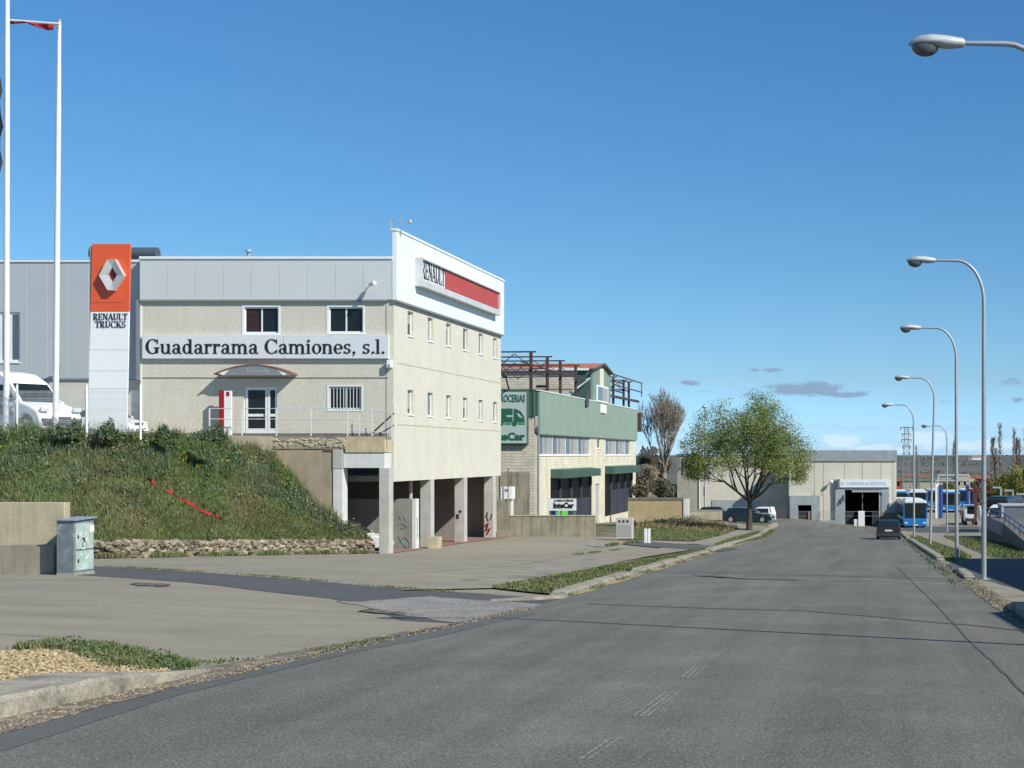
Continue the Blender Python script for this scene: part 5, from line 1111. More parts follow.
# small free-standing sign
Yq2 = 108.; ts = thing('workshop_board', 'small white board lettered in black above the long concrete yard wall', 'sign', (fx(561.5, Yq2), Yq2, fz(530, Yq2)))
MB().box(fx(547.3, Yq2), fx(576, Yq2), Yq2, Yq2+.12, fz(510.6, Yq2), fz(498.6, Yq2)).build('board', 'white', ts)
for p in (549, 574): MB().bar((fx(p, Yq2), Yq2+.2, Hf(-20, Yq2)), (fx(p, Yq2), Yq2+.2, fz(500, Yq2)), .08).build('post', 'galv', ts)
textmb('InteCar', .42, (fx(553.5, Yq2), Yq2-.002, fz(508.3, Yq2)), U, Vv, width=fx(574, Yq2)-fx(553.5, Yq2), bold=.05).build('lettering', 'black', ts); textmb('CARROCERIAS', .16, (fx(554, Yq2), Yq2-.002, fz(501.6, Yq2)), U, Vv, width=fx(573.5, Yq2)-fx(554, Yq2), bold=.02).build('lettering', 'black', ts)
# low yard wall and its pillar
Yw = 103.4
ts = thing('yard_wall', 'long low stained concrete wall in front of the workshop', 'wall', (fx(550, Yw), Yw+.3, Hf(-21, Yw)))
MB().box(fx(509, Yw), fx(594.6, Yw), Yw+.1, Yw+.4, Hf(-21, Yw)-.3, fz(516.3, Yw)).build('wall_panel', 'wall_stain', ts, bevel=.02)
MB().box(fx(508, Yw), fx(595, Yw), Yw+.06, Yw+.44, fz(516.3, Yw)+.002, fz(515.3, Yw)).build('wall_coping', 'wall_conc', ts)
ts = thing('gate_pillar', 'tall grey concrete pillar at the left end of the yard wall', 'pillar', (fx(503, Yw), Yw+.3, Hf(-25, Yw)))
MB().box(fx(497, Yw), fx(508.8, Yw), Yw+.0, Yw+.8, Hf(-25, Yw)-.3, fz(499.5, Yw)).build('pillar_body', 'wall_stain', ts, bevel=.03)
MB().box(fx(496, Yw), fx(509.0, Yw), Yw-.06, Yw+.9, Hf(-25, Yw)-.3, fz(531, Yw)).build('footing', 'wall_stain', ts, bevel=.02)
ts = thing('meter_cabinet', 'small white meter cabinet on top of the grey gate pillar', 'cabinet', (fx(506, Yw+.3), Yw+.4, fz(499, Yw)))
MB().box(fx(500, Yw), fx(512.5, Yw), Yw+.15, Yw+.75, fz(499.2, Yw), fz(486.8, Yw)).build('housing', 'white', ts, bevel=.02); MB().box(fx(504.5, Yw), fx(508, Yw), Yw+.13, Yw+.145, fz(491.5, Yw), fz(489, Yw)).build('vent', 'trim', ts)
MB().tube([(fx(508.5, Yw), Yw-.1, fz(499, Yw)), (fx(508.5, Yw), Yw-.1, fz(468, Yw))], .03, 6).build('conduit', 'rail_dark', ts)
MB().box(fx(509.5, Yw), fx(512, Yw), Yw+.3, Yw+.42, fz(516, Yw), fz(499.5, Yw)).build('leg', 'white', ts)
MB().box(fx(500, YN), fx(530, YN), YN-.06, YN-.003, Hf(-26, YN), fz(472, YN)).build('render_panel', 'wall_stain', T3)
# meter box on bricks
Ym = G(624, 541)[1]; ts = thing('meter_box', 'white box with three dark vent holes on a red brick base', 'meter box', (fx(624, Ym), Ym, Hf(fx(624, Ym), Ym)))
MB().box(fx(616, Ym), fx(632, Ym), Ym, Ym+.7, fz(539, Ym), fz(518, Ym)).build('housing', 'column', ts, bevel=.02); MB().box(fx(618, Ym), fx(632, Ym), Ym+.05, Ym+.65, fz(544, Ym), fz(539.2, Ym)).build('base', 'brickred', ts)
for c in (619.5, 623.5, 627.5): MB().box(fx(c-1, Ym), fx(c+1, Ym), Ym-.015, Ym-.003, fz(522.5, Ym), fz(520.2, Ym)).build('vent', 'dark', ts)
mb = MB()
for k in range(7): z = fz(526+k*1.7, Ym); mb.box(fx(617, Ym), fx(630.5, Ym), Ym-.012, Ym-.003, z, z+.03)
mb.build('louvre', 'trim', ts)
for k, (p, lab) in enumerate(((645.3, 'left one of a pair of short white bollards on the verge'), (648.8, 'right one of a pair of short white bollards on the verge'))):
    Yo = G(p, 544)[1]; x = fx(p, Yo); ts = thing('bollard', lab, 'bollard', (x, Yo, Hf(x, Yo)), group='short white bollards')
    MB().box(x-.08, x+.08, Yo, Yo+.18, Hf(x, Yo)-.1, fz(529.3, Yo)).build('post', 'white', ts, bevel=.02); MB().prism([(x-.08, fz(529.3, Yo)+.003), (x+.08, fz(529.3, Yo)+.003), (x+.03, fz(528.3, Yo))], 1, Yo, Yo+.18).build('cap', 'white', ts)
# tan rendered wall
Yt = 146.; ts = thing('tan_wall', 'low tan rendered wall with dark coping and a white end pier', 'wall', (fx(660, Yt), Yt, Hf(-20, Yt)))
MB().box(fx(628, Yt), fx(683.5, Yt), Yt, Yt+.4, -8, fz(500, Yt)).build('wall_panel', mat('tan_render', (.40, .32, .19), .95, var=.1, streak=.3), ts); MB().box(fx(628, Yt), fx(684, Yt), Yt-.06, Yt+.46, fz(500, Yt)+.002, fz(497.6, Yt)).build('coping', 'plinth', ts)
MB().box(fx(683.6, Yt), fx(688.8, Yt), Yt-.1, Yt+.5, -8, fz(499, Yt)).build('end_pier', 'paint_col', ts)
# right-hand workshop and left hall across the junction
Yg = 168.; t = T4 = thing('garage_building', 'beige panel garage with a large dark doorway at the end of the road', 'building', (fx(840, Yg), Yg, Hf(-3, Yg)))
gx0, gx1 = fx(789, Yg), fx(896.5, Yg); gh = [(fx(798, Yg), fx(811.5, Yg), -8, fz(505, Yg)), (fx(845, Yg), fx(881, Yg), -8.4, fz(490, Yg))]
holed('y', Yg, gx0, gx1, -8.6, fz(460, Yg), gh, .3, -1).build('front_wall', 'garage', t)
MB().box(gx0, gx1+.05, Yg-.1, Yg+.3, fz(460, Yg), fz(450.3, Yg)).build('metal_band', 'garage_band', t)
mb = MB(); mb.box(gx0, gx1, Yg-.13, Yg-.003, fz(461, Yg), fz(460, Yg)-.003); [mb.box(fx(p, Yg)-.03, fx(p, Yg)+.03, Yg-.012, Yg-.001, -8.4, fz(461.2, Yg)) for p in (814.5, 823.5, 844.5, 862.5, 881, 893)]; [mb.box(fx(p, Yg)-.03, fx(p, Yg)+.03, Yg-.11, Yg-.102, fz(460, Yg), fz(451, Yg)) for p in (815, 844.5, 870)]; mb.build('panel_joint', mat('joint_tan', (.36, .31, .22), .9), t)
MB().box(gx0, gx0+.3, Yg+.3, Yg+22, -8.6, fz(451, Yg)).build('left_wall', 'garage', t); MB().box(gx1-.3, gx1, Yg+.3, Yg+22, -8.6, fz(451, Yg)).build('right_wall', 'garage', t)
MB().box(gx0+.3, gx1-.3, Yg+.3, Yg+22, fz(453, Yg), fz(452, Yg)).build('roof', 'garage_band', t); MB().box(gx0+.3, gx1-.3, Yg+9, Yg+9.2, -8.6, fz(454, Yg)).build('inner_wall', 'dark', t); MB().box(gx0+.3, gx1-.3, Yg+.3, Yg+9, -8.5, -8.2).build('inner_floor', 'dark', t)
# small door surround
MB().box(fx(790, Yg), fx(797.9, Yg), Yg-.2, Yg-.003, -8, fz(495.5, Yg)).build('door_surround', 'garage_metal', t); MB().box(fx(811.6, Yg), fx(820, Yg), Yg-.2, Yg-.003, -8, fz(495.5, Yg)).build('door_surround', 'garage_metal', t); MB().box(fx(798, Yg), fx(811.5, Yg), Yg-.2, Yg-.003, fz(505, Yg), fz(495.5, Yg)).build('door_surround', 'garage_metal', t)
# big door portal
MB().box(fx(835.5, Yg), fx(844.8, Yg), Yg-.35, Yg-.003, -8.3, fz(479, Yg)).build('portal_pier', 'garage_metal', t); MB().box(fx(881.5, Yg), fx(889, Yg), Yg-.35, Yg-.003, fz(512.5, Yg), fz(479, Yg)).build('portal_pier', 'garage_metal', t)
MB().box(fx(844.9, Yg), fx(881.4, Yg), Yg-.35, Yg-.003, fz(489.5, Yg), fz(486.5, Yg)).build('portal_head', 'garage_metal', t)
MB().box(fx(889.1, Yg), fx(897, Yg), Yg-.5, Yg-.1, fz(512.5, Yg), fz(503, Yg)).build('side_panel', 'garage_metal', t)
MB().box(fx(852, Yg), fx(886, Yg), Yg-.8, Yg-.6, fz(492, Yg), fz(490.2, Yg)).build('door_rail', 'galv_light', t)
MB().tube([(fx(879.5, Yg), Yg-.5, -8.2), (fx(879.5, Yg), Yg-.5, fz(490, Yg))], .09, 8).build('door_post', 'galv_light', t)
ts = thing('garage_sign', 'white sign with pale blue lettering above the dark garage doorway', 'sign', (fx(864, Yg), Yg-1.0, fz(487, Yg)))
MB().box(fx(838.5, Yg), fx(890, Yg), Yg-.5, Yg-.36, fz(487.2, Yg), fz(479.2, Yg)).build('board', 'white', ts); MB().box(fx(838, Yg), fx(840, Yg), Yg-.54, Yg-.353, fz(487.4, Yg), fz(479, Yg)).build('board_end', 'trim', ts)
lb = mat('pale_blue_ink', (.42, .66, .76), .5, bump=0, var=0)
textmb('CARRION de SEGOVIA', .38, (fx(846.5, Yg), Yg-.505, fz(484.9, Yg)), U, Vv, width=fx(886.5, Yg)-fx(846.5, Yg), bold=0).build('lettering', lb, ts); MB().tube([(fx(842.8, Yg), Yg-.53, fz(482.8, Yg)), (fx(842.8, Yg), Yg-.502, fz(482.8, Yg))], .2, 10).build('emblem', lb, ts)
ts = thing('floodlight', 'small white lamp high on the beige garage wall', 'floodlight', (fx(831.5, Yg), Yg, fz(482, Yg))); MB().bar((fx(831.5, Yg), Yg-.003, fz(482, Yg)), (fx(831.5, Yg), Yg-.4, fz(481.5, Yg)), .08).build('arm', 'trim', ts); MB().ell((fx(831.5, Yg), Yg-.5, fz(481.8, Yg)), (.2, .2, .2)).build('housing', 'white', ts)
mb = MB(); mb.tube([(fx(a, Yg-.35), Yg-.37, fz(b, Yg-.35)) for a, b in ((838.5, 505), (840, 500), (841, 503), (842, 498), (843.5, 500), (843.8, 495))], .12, 4); mb.build('graffiti', 'plinth', t)
# fence with rusty posts and white kiosk
Yk = 165.5; ts = thing('yard_fence', 'low wire fence with rusty posts on a block footing before the garage', 'fence', (fx(840, Yk), Yk, Hf(-3, Yk)))
MB().box(fx(789, Yk), fx(842, Yk), Yk, Yk+.3, -8.5, fz(520.5, Yk)).build('footing', 'garage_metal', ts); MB().box(fx(881, Yk), fx(897, Yk), Yk, Yk+.3, -8.5, fz(513, Yk)).build('footing', 'gravel_grey', ts)
mb = MB()
for p in np.arange(790, 880, 1.1): 
    if 872 > p > 854: continue
    mb.bar((fx(p, Yk), Yk, -8.1), (fx(p, Yk), Yk, fz(511.5, Yk)), .018)
for z in (fz(511.5, Yk), fz(516, Yk)): mb.bar((fx(790, Yk), Yk, z), (fx(880, Yk), Yk, z), .03)
mb.build('wire_mesh', 'galv', ts)
for p in (809, 819.5): MB().bar((fx(p, Yk), Yk-.1, -8.3), (fx(p, Yk), Yk-.1, fz(511.5, Yk)), .16).build('post', mat('rust_post', (.35, .22, .17), .9), ts)
ts = thing('kiosk', 'white stepped service kiosk in front of the garage doorway', 'kiosk', (fx(862, Yk), Yk-1, -8.05)); MB().box(fx(858.2, Yk), fx(864.6, Yk), Yk-1, Yk, -8.15, fz(511, Yk)).build('housing', 'white', ts, bevel=.03); MB().box(fx(854, Yk), fx(858.1, Yk), Yk-.9, Yk, -8.15, fz(519, Yk)).build('low_housing', 'white', ts, bevel=.03)
# left hall
Yh = 172.; t = thing('beige_hall', 'long pale hall partly hidden by the leafy tree', 'building', (fx(740, Yh), Yh, Hf(-15, Yh)))
MB().box(fx(699, Yh), gx0-.05, Yh, Yh+.4, -9, fz(456, Yh)).build('front_wall', 'garage', t); MB().box(fx(712, Yh), fx(760, Yh), Yh-.08, Yh-.003, fz(511, Yh), fz(500, Yh)).build('metal_door', 'garage_metal', t)
MB().box(fx(677, Yh), fx(699, Yh)-.005, Yh+.1, Yh+.5, -9, fz(455.5, Yh)).build('recessed_wall', mat('hall_shade_grey', (.36, .34, .28), .95), t); MB().box(fx(699, Yh), fx(700.2, Yh), Yh-.02, Yh-.003, -9, fz(455.6, Yh)).build('corner', 'white', t)  # set-back wall gets a darker grey in place of shade
MB().box(fx(677, Yh), gx0, Yh+.4, Yh+14, fz(457.5, Yh), fz(456.5, Yh)).build('roof', 'garage_band', t); MB().box(fx(677, Yh)-.1, fx(700, Yh), Yh-.05, Yh+.08, fz(456, Yh)+.1, fz(455, Yh)+.1).build('roof_edge', 'rail_dark', t)
mb = MB()
for a, b in (((679, 456), (679, 470)), ((679, 470), (685, 464)), ((685, 456), (685, 472))): mb.bar((fx(a[0], Yh), Yh-.1, fz(a[1], Yh)), (fx(b[0], Yh), Yh-.1, fz(b[1], Yh)), .1)
mb.build('bracket', 'rail_dark', t)
MB().box(fx(776, 167), fx(786.5, 167), 167, 167.2, -8, fz(506, 167)).build('gate_panel', 'rail_dark', t)
ts = thing('boundary_wall', 'low cream boundary wall behind the parked teal car', 'wall', (fx(715, 158.), 158., Hf(-16, 158.))); MB().box(fx(689.5, 158), fx(722, 158), 158., 158.3, -8, fz(510.6, 158)).build('wall_panel', 'wall_conc', ts); MB().box(fx(689.3, 158), fx(722.2, 158), 157.95, 158.35, fz(510.6, 158)+.002, fz(510, 158)).build('coping', 'column', ts)
# unseen building and annex added out right to shade the side drive
t = thing('added_shade_building', 'unseen plain building added right of the road to shade the drive', 'building', (16, 45, Hf(16, 45)))
MB().box(12, 24, 28, 61, -5, 3.3).build('wall', 'garage', t); MB().box(11, 23, 17, 27.4, -5, 4.4).build('annex', 'garage', t); MB().box(11.9, 24.2, 27.8, 61.1, 3.3, 3.5).build('roof', 'garage_band', t)
for k in range(4): MB().box(11.94, 11.997, 35+k*4.3, 37.4+k*4.3, -1, .8).build('window', 'glass', t)
# ================================================================== STREET LAMPS
def lamp_proto(name, arm=-2.02, Ht=10., R=1.3, label='', group='curved street lamps along the right pavement', loc=(0, 0, 0), rz=0, slim=1.):
    t = thing(name, label, 'street lamp', loc, rz, group)
    MB().tube([(0, 0, -.05), (0, 0, .03)], .2, 12).build('base_plate', 'galv', t, world=False)
    pts = [(0, 0, 0), (0, 0, Ht*.3), (0, 0, Ht-R*.95)]; rs = [.085, .075, .06]
    RX = .85
    for k in range(1, 10):
        a = math.pi/2*k/9; pts.append((-RX+RX*math.cos(a), 0, Ht-R+R*math.sin(a))); rs.append(.055-.001*k)
    pts.append((arm+.5, 0, Ht+.01)); rs.append(.038)
    MB().tube(pts, [r*slim for r in rs], 12).build('pole', 'galv', t, world=False, smooth=True)
    for z in (2.4, 3.1): MB().tube([(0, 0, z), (0, 0, z+.04)], .085, 12).build('band', 'trim', t, world=False)
    # head: hood (loft) + bowl
    mb = MB(); xs = [(.5, .07, .06, .01), (.47, .085, .085, .01), (.2, .125, .12, .02), (-.02, .165, .135, .02), (-.2, .15, .125, .015), (-.33, .09, .08, 0), (-.42, .015, .015, -.02)]; n = 12; vs = []
    for (x, ry, rzz, dz) in xs:
        for k in range(n):
            a = 2*math.pi*k/n; z = math.sin(a)*rzz; vs.append((arm+x, math.cos(a)*ry, Ht+dz+(z if z > 0 else z*(.9 if x > .1 else .4))))
    mb.add(vs, [(i*n+k, (i+1)*n+k, (i+1)*n+(k+1) % n, i*n+(k+1) % n) for i in range(len(xs)-1) for k in range(n)]+[tuple(range(n)), tuple((len(xs)-1)*n+k for k in range(n))[::-1]])
    hd = mb.build('lamp_head', 'galv_light', t, world=False, smooth=True)
    mb = MB(); mb.ell((arm-.14, 0, Ht-.04), (.23, .135, .17), 16, 10); mb.build('bowl', 'lens', hd, world=False, smooth=True)
    return t
LP = [(3.09, 24.4, 'nearest lamp, cut by the right edge with only its arm and head in view'), (3.63, 47.0, 'tallest standing lamp, closest to the right edge of the picture'), (3.82, 64.6, 'second standing lamp, its base in the kerb verge'), (3.72, 89.8, 'third standing lamp, leaning slightly to the right'), (3.46, 112.8, 'fourth standing lamp, rising beside the front of the blue bus'), (7.45, 141.5, 'farthest and shortest lamp of the row, set back across the grass')]
L0 = None
for i, (x, y, lab) in enumerate(LP):
    z = Hf(x, y)+.05-(.2 if i == 0 else 0)
    if L0 is None: L0 = lamp_proto('street_lamp', loc=(x, y, z), label=lab); o = L0
    else: o = copy_tree(L0); o.location = (x, y, z); o['label'] = lab
    if i == 3: o.rotation_euler = (0, math.radians(1.6), 0); 
    if i in (2, 4): o.rotation_euler = (0, math.radians(-.2), math.radians(3))
    if i == 0: L0 = o
# pale lamps on the left
x, y = G(705, 519); lp = thing('street_lamp', 'straight grey lamp post with a small round head left of the leafy tree', 'street lamp', (x, y, Hf(x, y)))
MB().tube([(x, y, Hf(x, y)), (x, y, fz(408, y))], [.12, .07], 10).build('pole', 'galv_light', lp, smooth=True); MB().ell((x-.03, y-.3, fz(407, y)), (.26, .4, .18)).build('lamp_head', 'galv_light', lp, smooth=True); MB().box(x-.16, x+.0, y-.1, y+.1, fz(496, y), fz(487, y)).build('control_box', 'grey_plastic', lp)
Yq3 = 175.; x = fx(684.5, Yq3); lp = thing('street_lamp', 'far grey lamp post with a round head above the beige hall corner', 'street lamp', (x, Yq3, -6)); MB().tube([(x, Yq3, -7.2), (x, Yq3, fz(443, Yq3))], .08, 8).build('pole', 'galv_light', lp, smooth=True); MB().ell((x-.15, Yq3, fz(442.5, Yq3)), (.35, .3, .22)).build('lamp_head', 'galv_light', lp, smooth=True)
# ================================================================== VEHICLES (local: +Y forward, origin on the ground)
def vehicle(name, label, cat, loc, rz, L=4.4, Wd=1.75, belt=.9, lower=None, cabin=None, paint='car_dark', r=.32, wy=None, side_gl=None, tumble=.16, front='hood', rear_red=True, group=None, roof='', bev=.05):
    t = thing(name, label, cat, loc, rz, group); hw = Wd/2; wy = wy or (L*.5-.85, -L*.5+.8)
    def arch(c): return [(c+(r+.07)*math.cos(a), max(.17, r+(r+.07)*math.sin(a))) for a in np.linspace(-.45, math.pi+.45, 11)]
    bot = [(L/2-.05, .2)]+[p for p in arch(wy[0])]+[p for p in arch(wy[1])]+[(-L/2+.05, .22)]
    poly = bot+lower
    MB().prism(poly, 0, -hw, hw).build('body', paint, t, world=False, bevel=bev)
    # cabin with inward leaning sides
    n = len(cabin); zt = max(p[1] for p in cabin); f = lambda z: hw-.03-tumble*max(0, z-belt)/(zt-belt)
    vs = [(-f(z), y, z) for y, z in cabin]+[(f(z), y, z) for y, z in cabin]
    cb = MB().add(vs, [tuple(range(n))[::-1], tuple(range(n, 2*n))]+[(i, (i+1) % n, n+(i+1) % n, n+i) for i in range(n)]).build('cabin', roof or paint, t, world=False, bevel=.035)
    for sd in (-1, 1):
        for g in (side_gl or []):
            vs = [(sd*(f(z)+.012), y, z) for y, z in g]; vs2 = [(sd*(f(z)-.02), y, z) for y, z in g]; m = len(g)
            MB().add(vs+vs2, [tuple(range(m)), tuple(range(m, 2*m))]+[(i, (i+1) % m, m+(i+1) % m, m+i) for i in range(m)]).build('side_window', 'car_glass', cb, world=False)
    def pane(a, b, nm):   # glass over the sloping face a->b (profile points low, high)
        d = Vector((b[0]-a[0], b[1]-a[1])); nn = Vector((-d.y, d.x)).normalized()*.014; nn = nn if nn.x*(1 if a[0] > 0 else -1) > 0 else -nn
        p0 = Vector(a)+d*.07; p1 = Vector(a)+d*.9; q = []
        for p in (p0, p1):
            w_ = f(p.y)-.09; q += [(-w_, p.x+nn.x, p.y+nn.y), (w_, p.x+nn.x, p.y+nn.y)]
        qb = [(x_, y_-nn.x*1.6, z_-nn.y*1.6) for x_, y_, z_ in q]
        MB().add(q+qb, [(0, 1, 3, 2), (4, 5, 7, 6), (0, 1, 5, 4), (1, 3, 7, 5), (3, 2, 6, 7), (2, 0, 4, 6)]).build(nm, 'car_glass', cb, world=False)
    pane(cabin[0], cabin[1], 'windscreen'); pane(cabin[-1], cabin[-2], 'rear_window')
    for y in wy:
        for sd in (-1, 1):
            wl = MB().tube([(sd*(hw-.2), y, r), (sd*(hw+.01), y, r)], r, 22).build('wheel', 'rubber', t, world=False, bevel=.02)
            MB().tube([(sd*(hw+.012), y, r), (sd*(hw+.02), y, r)], r*.64, 14).build('rim', 'rim', wl, world=False)
    zl = belt-.12
    for sd in (-1, 1):
        MB().box(min(sd*(hw-.06), sd*(hw-.42)), max(sd*(hw-.06), sd*(hw-.42)), L/2-.1, L/2+.015, zl-.2, zl-.03).build('headlight', 'head', t, world=False, bevel=.02)
        MB().box(min(sd*(hw-.02), sd*(hw-.4)), max(sd*(hw-.02), sd*(hw-.4)), -L/2-.015, -L/2+.08, zl-.05, zl+.06).build('tail_light', 'tail', t, world=False, bevel=.02)
        MB().ell((sd*(hw+.1), cabin[0][0]-.25, belt+.08), (.1, .06, .07), 8, 6).build('mirror', paint, t, world=False)
    MB().box(-hw+.02, hw-.02, -L/2-.05, -L/2+.12, .28, .5).build('bumper', 'grey_plastic' if paint == 'car_dark' else paint, t, world=False, bevel=.04); MB().box(-hw+.02, hw-.02, L/2-.12, L/2+.05, .25, .48).build('bumper', 'grey_plastic' if paint == 'car_dark' else paint, t, world=False, bevel=.04)
    MB().box(-.26, .26, -L/2-.03, -L/2-.0, .66, .77).build('number_plate', 'plate', t, world=False); MB().box(-.26, .26, L/2+.052, L/2+.06, .3, .41).build('number_plate', 'plate', t, world=False)
    MB().box(-hw*.45, hw*.45, L/2+.0, L/2+.02, .55, .7).build('grille', 'grey_plastic', t, world=False)
    return t
def estate(L): return dict(L=L, lower=[(-L/2, .45), (-L/2+.03, .88), (-L/2+.12, .93), (.75, .93), (L/2-.25, .80), (L/2, .66), (L/2+.02, .4)], belt=.9,
    cabin=[(1.1, .9), (.35, 1.42), (-.9, 1.47), (-L/2+.55, 1.42), (-L/2+.1, .93)], side_gl=[[(.82, .97), (.28, 1.36), (-.12, 1.38), (-.12, .97)], [(-.2, .97), (-.2, 1.38), (-.98, 1.38), (-.98, .97)], [(-1.06, .97), (-1.06, 1.38), (-1.6, 1.34), (-1.78, .97)]])
def sedan(L): return dict(L=L, lower=[(-L/2, .45), (-L/2+.02, .93), (-L/2+.15, .98), (.85, .92), (L/2-.3, .82), (L/2, .68), (L/2+.02, .4)], belt=.92,
    cabin=[(1.1, .92), (.4, 1.38), (-.75, 1.41), (-1.05, 1.36), (-L/2+.55, .97)], side_gl=[[(.8, .98), (.33, 1.33), (-.1, 1.34), (-.1, .98)], [(-.17, .98), (-.17, 1.34), (-.85, 1.33), (-1.25, .98)]])
Yc = 107.; vehicle('parked_car', 'dark grey saloon car parked at the right kerb, seen from behind', 'car', (1.5, Yc+2.1, Hf(1.5, Yc+2)+.045), math.radians(-1), Wd=1.72, paint='car_dark', **sedan(4.2))
x, y = G(749, 523.5); yt = 146.; vehicle('parked_car', 'dark teal estate car parked sideways behind the leafy tree', 'car', (fx(748.5, yt), yt, (VY-522.5)*yt/F), math.radians(-97), Wd=1.78, paint='teal', **estate(4.75))
yk = 163; vehicle('parked_car', 'dark estate car half hidden behind the low cream wall', 'car', (fx(706.5, yk), yk, (VY-520)*yk/F), math.radians(-268), Wd=1.75, paint='car_dark', **estate(4.3))
yv = 152.5; vehicle('parked_van', 'small white and blue van behind the teal estate car', 'van', (fx(764, yv), yv, (VY-522.5)*yv/F), math.radians(172), Wd=1.7, paint='bus_white', L=4.0, lower=[(-2, .45), (-1.98, 1.0), (.75, 1.0), (1.75, .85), (2, .65), (2, .4)], belt=.98, cabin=[(1.2, .98), (.75, 1.5), (-.5, 1.56), (-1.9, 1.54), (-1.96, .98)], side_gl=[[(.95, 1.05), (.7, 1.5), (.2, 1.55), (.2, 1.05)]])
yu = 81.9; vehicle('parked_car', 'white car in the dark undercroft behind the corner column', 'car', (-28.3, yu, Hf(-27, yu)+.05), math.radians(-90), Wd=1.75, paint='white_gloss', **estate(4.2))
# large white van on the forecourt, side on, nose to the right
yv = 72.6; VL = 5.6; k = F/yv
def vp(px, py): return ((px-86)/k+VL/2, (VY-1-py)/k-PZ)   # pixel -> van profile (forward, up)
prof = lambda l: [vp(*p) for p in l]
low = [(-VL/2, .5), (-VL/2, 1.25)]+prof([(20, 402), (36, 397.5)])+prof([(56, 396), (70, 402), (78, 410), (81, 418)])+[(VL/2-.02, .42)]
low = [(-VL/2, .5), (-VL/2, 1.22), (VL/2-2.0, 1.25), (VL/2-1.15, 1.3), (VL/2-.55, 1.12), (VL/2-.15, .9), (VL/2, .62), (VL/2+.02, .42)]
van = vehicle('parked_van', 'large white high roof van parked behind the wire fence', 'van', (fx(80, yv)-VL/2*1.17+.1, yv, PZ+.0), math.radians(-90-24), L=VL, Wd=1.95, belt=1.22, r=.36, lower=low, tumble=.14, bev=.08, paint='white_gloss',
  cabin=[(VL/2-1.1, 1.24), (VL/2-1.95, 2.15), (VL/2-2.6, 2.5), (VL/2-3.4, 2.62), (-VL/2+.05, 2.6), (-VL/2+.02, 1.22)], side_gl=[[(VL/2-1.45, 1.34), (VL/2-2.05, 1.98), (VL/2-2.75, 2.05), (VL/2-2.75, 1.3)]])
van.scale = (1.17, 1.17, 1.17)
ch = [c for c in van.children if c.name.startswith('body')][0]
MB().box(-1.0, 1.0, -VL/2+.3, VL/2-.9, .42, .62).build('side_strip', 'grey_plastic', van, world=False); MB().box(-.9, .9, VL/2-.05, VL/2+.07, .3, .62).build('front_bumper', 'grey_plastic', van, world=False, bevel=.03)
vehicle('parked_car', 'silver car behind the wire fence, in front of the large white van', 'car', (fx(8, 71.5), 71.8, PZ), math.radians(-100), Wd=1.72, paint='car_silver', **estate(4.1))
vehicle('parked_car', 'white car mostly hidden behind the tall sign pylon', 'car', (fx(100, 78), 78.6, PZ), math.radians(-95), Wd=1.72, paint='white_gloss', **sedan(3.6))
# ------------------------------------------------------------------ buses
def bus(label, loc, rz=0, L=11.5, Wd=2.5, Ht=3.05, group='white and blue city buses', white=True, name='bus'):
    t = thing(name, label, 'bus', loc, rz, group); h = Wd/2
    MB().prism([(-h+.05, .3), (h-.05, .3), (h, .6), (h, Ht-.25), (h-.18, Ht), (-h+.18, Ht), (-h, Ht-.25), (-h, .6)], 1, .02, L).build('body', 'bus_white' if white else 'car_dark', t, world=False, bevel=.05)
    MB().box(-h+.02, h-.02, -.06, .12, .3, 1.12).build('front_panel', 'bus_blue', t, world=False, bevel=.06)
    for s in (-1, 1): MB().box(min(s*(h-.1), s*(h+.012)), max(s*(h-.1), s*(h+.012)), -.05, .25, 1.121, Ht-.3).build('corner_pillar', 'bus_blue', t, world=False, bevel=.02)
    MB().box(-h+.12, h-.12, -.05, .06, 1.14, Ht-.32).build('windscreen', 'car_glass', t, world=False, bevel=.04)
    MB().box(-h+.12, h-.12, -.04, .3, Ht-.31, Ht-.02).build('roof_brow', 'bus_white' if (white and 'nearest' in label) else ('car_dark' if not white else 'bus_blue'), t, world=False, bevel=.05)
    MB().box(-h+.35, h-.35, 1.5, 5, Ht, Ht+.12).build('roof_unit', 'bus_white' if white else 'car_dark', t, world=False, bevel=.05)
    for s in (-1, 1):
        MB().box(min(s*(h-.45), s*(h-.1)), max(s*(h-.45), s*(h-.1)), -.09, -.05, .58, .74).build('headlight', 'head', t, world=False)
        MB().box(min(s*h, s*(h+.012)), max(s*h, s*(h+.012)), .5, L-.4, 1.3, Ht-.55).build('side_window', 'car_glass', t, world=False)
        MB().box(min(s*(h+.0), s*(h+.01)), max(s*(h+.0), s*(h+.01)), .3, L-.05, .35, 1.0).build('side_skirt', 'bus_blue', t, world=False)
        MB().bar((s*(h-.1), -.05, Ht-.35), (s*(h+.12), -.22, Ht-.6), .05).build('mirror', 'grey_plastic', t, world=False)
        for y in (2.4, L-2.6): MB().tube([(s*(h-.3), y, .48), (s*(h+.02), y, .48)], .48, 18).build('wheel', 'rubber', t, world=False)
    MB().box(-.3, .3, -.075, -.061, .38, .48).build('number_plate', 'plate', t, world=False)
    return t
def atbus(px, ytop, ybot, Y, lab, **k): return bus(lab, (fx(px, Y), Y, fz(ybot, Y)), **k)
atbus(915.3, 0, 529, 159., 'nearest white and blue bus facing the camera behind the grey saloon car', rz=math.radians(3.5))
def B2(px, yb, wpx, lab, rz=0, **k):
    Y = 2.5*F/wpx; return bus(lab, (fx(px, Y), Y, Hf(fx(px, Y), Y)), rz=math.radians(rz), **k)
B2(899, 0, 17.5, 'blue fronted bus just right of the beige garage corner', rz=0)
B2(918, 0, 17.2, 'blue fronted bus directly behind the nearest bus', rz=0)
B2(935, 0, 15.0, 'bus partly hidden by the white wash column left of centre', rz=0)
B2(951, 0, 17.7, 'blue fronted bus standing inside the bus wash frame', rz=-2)
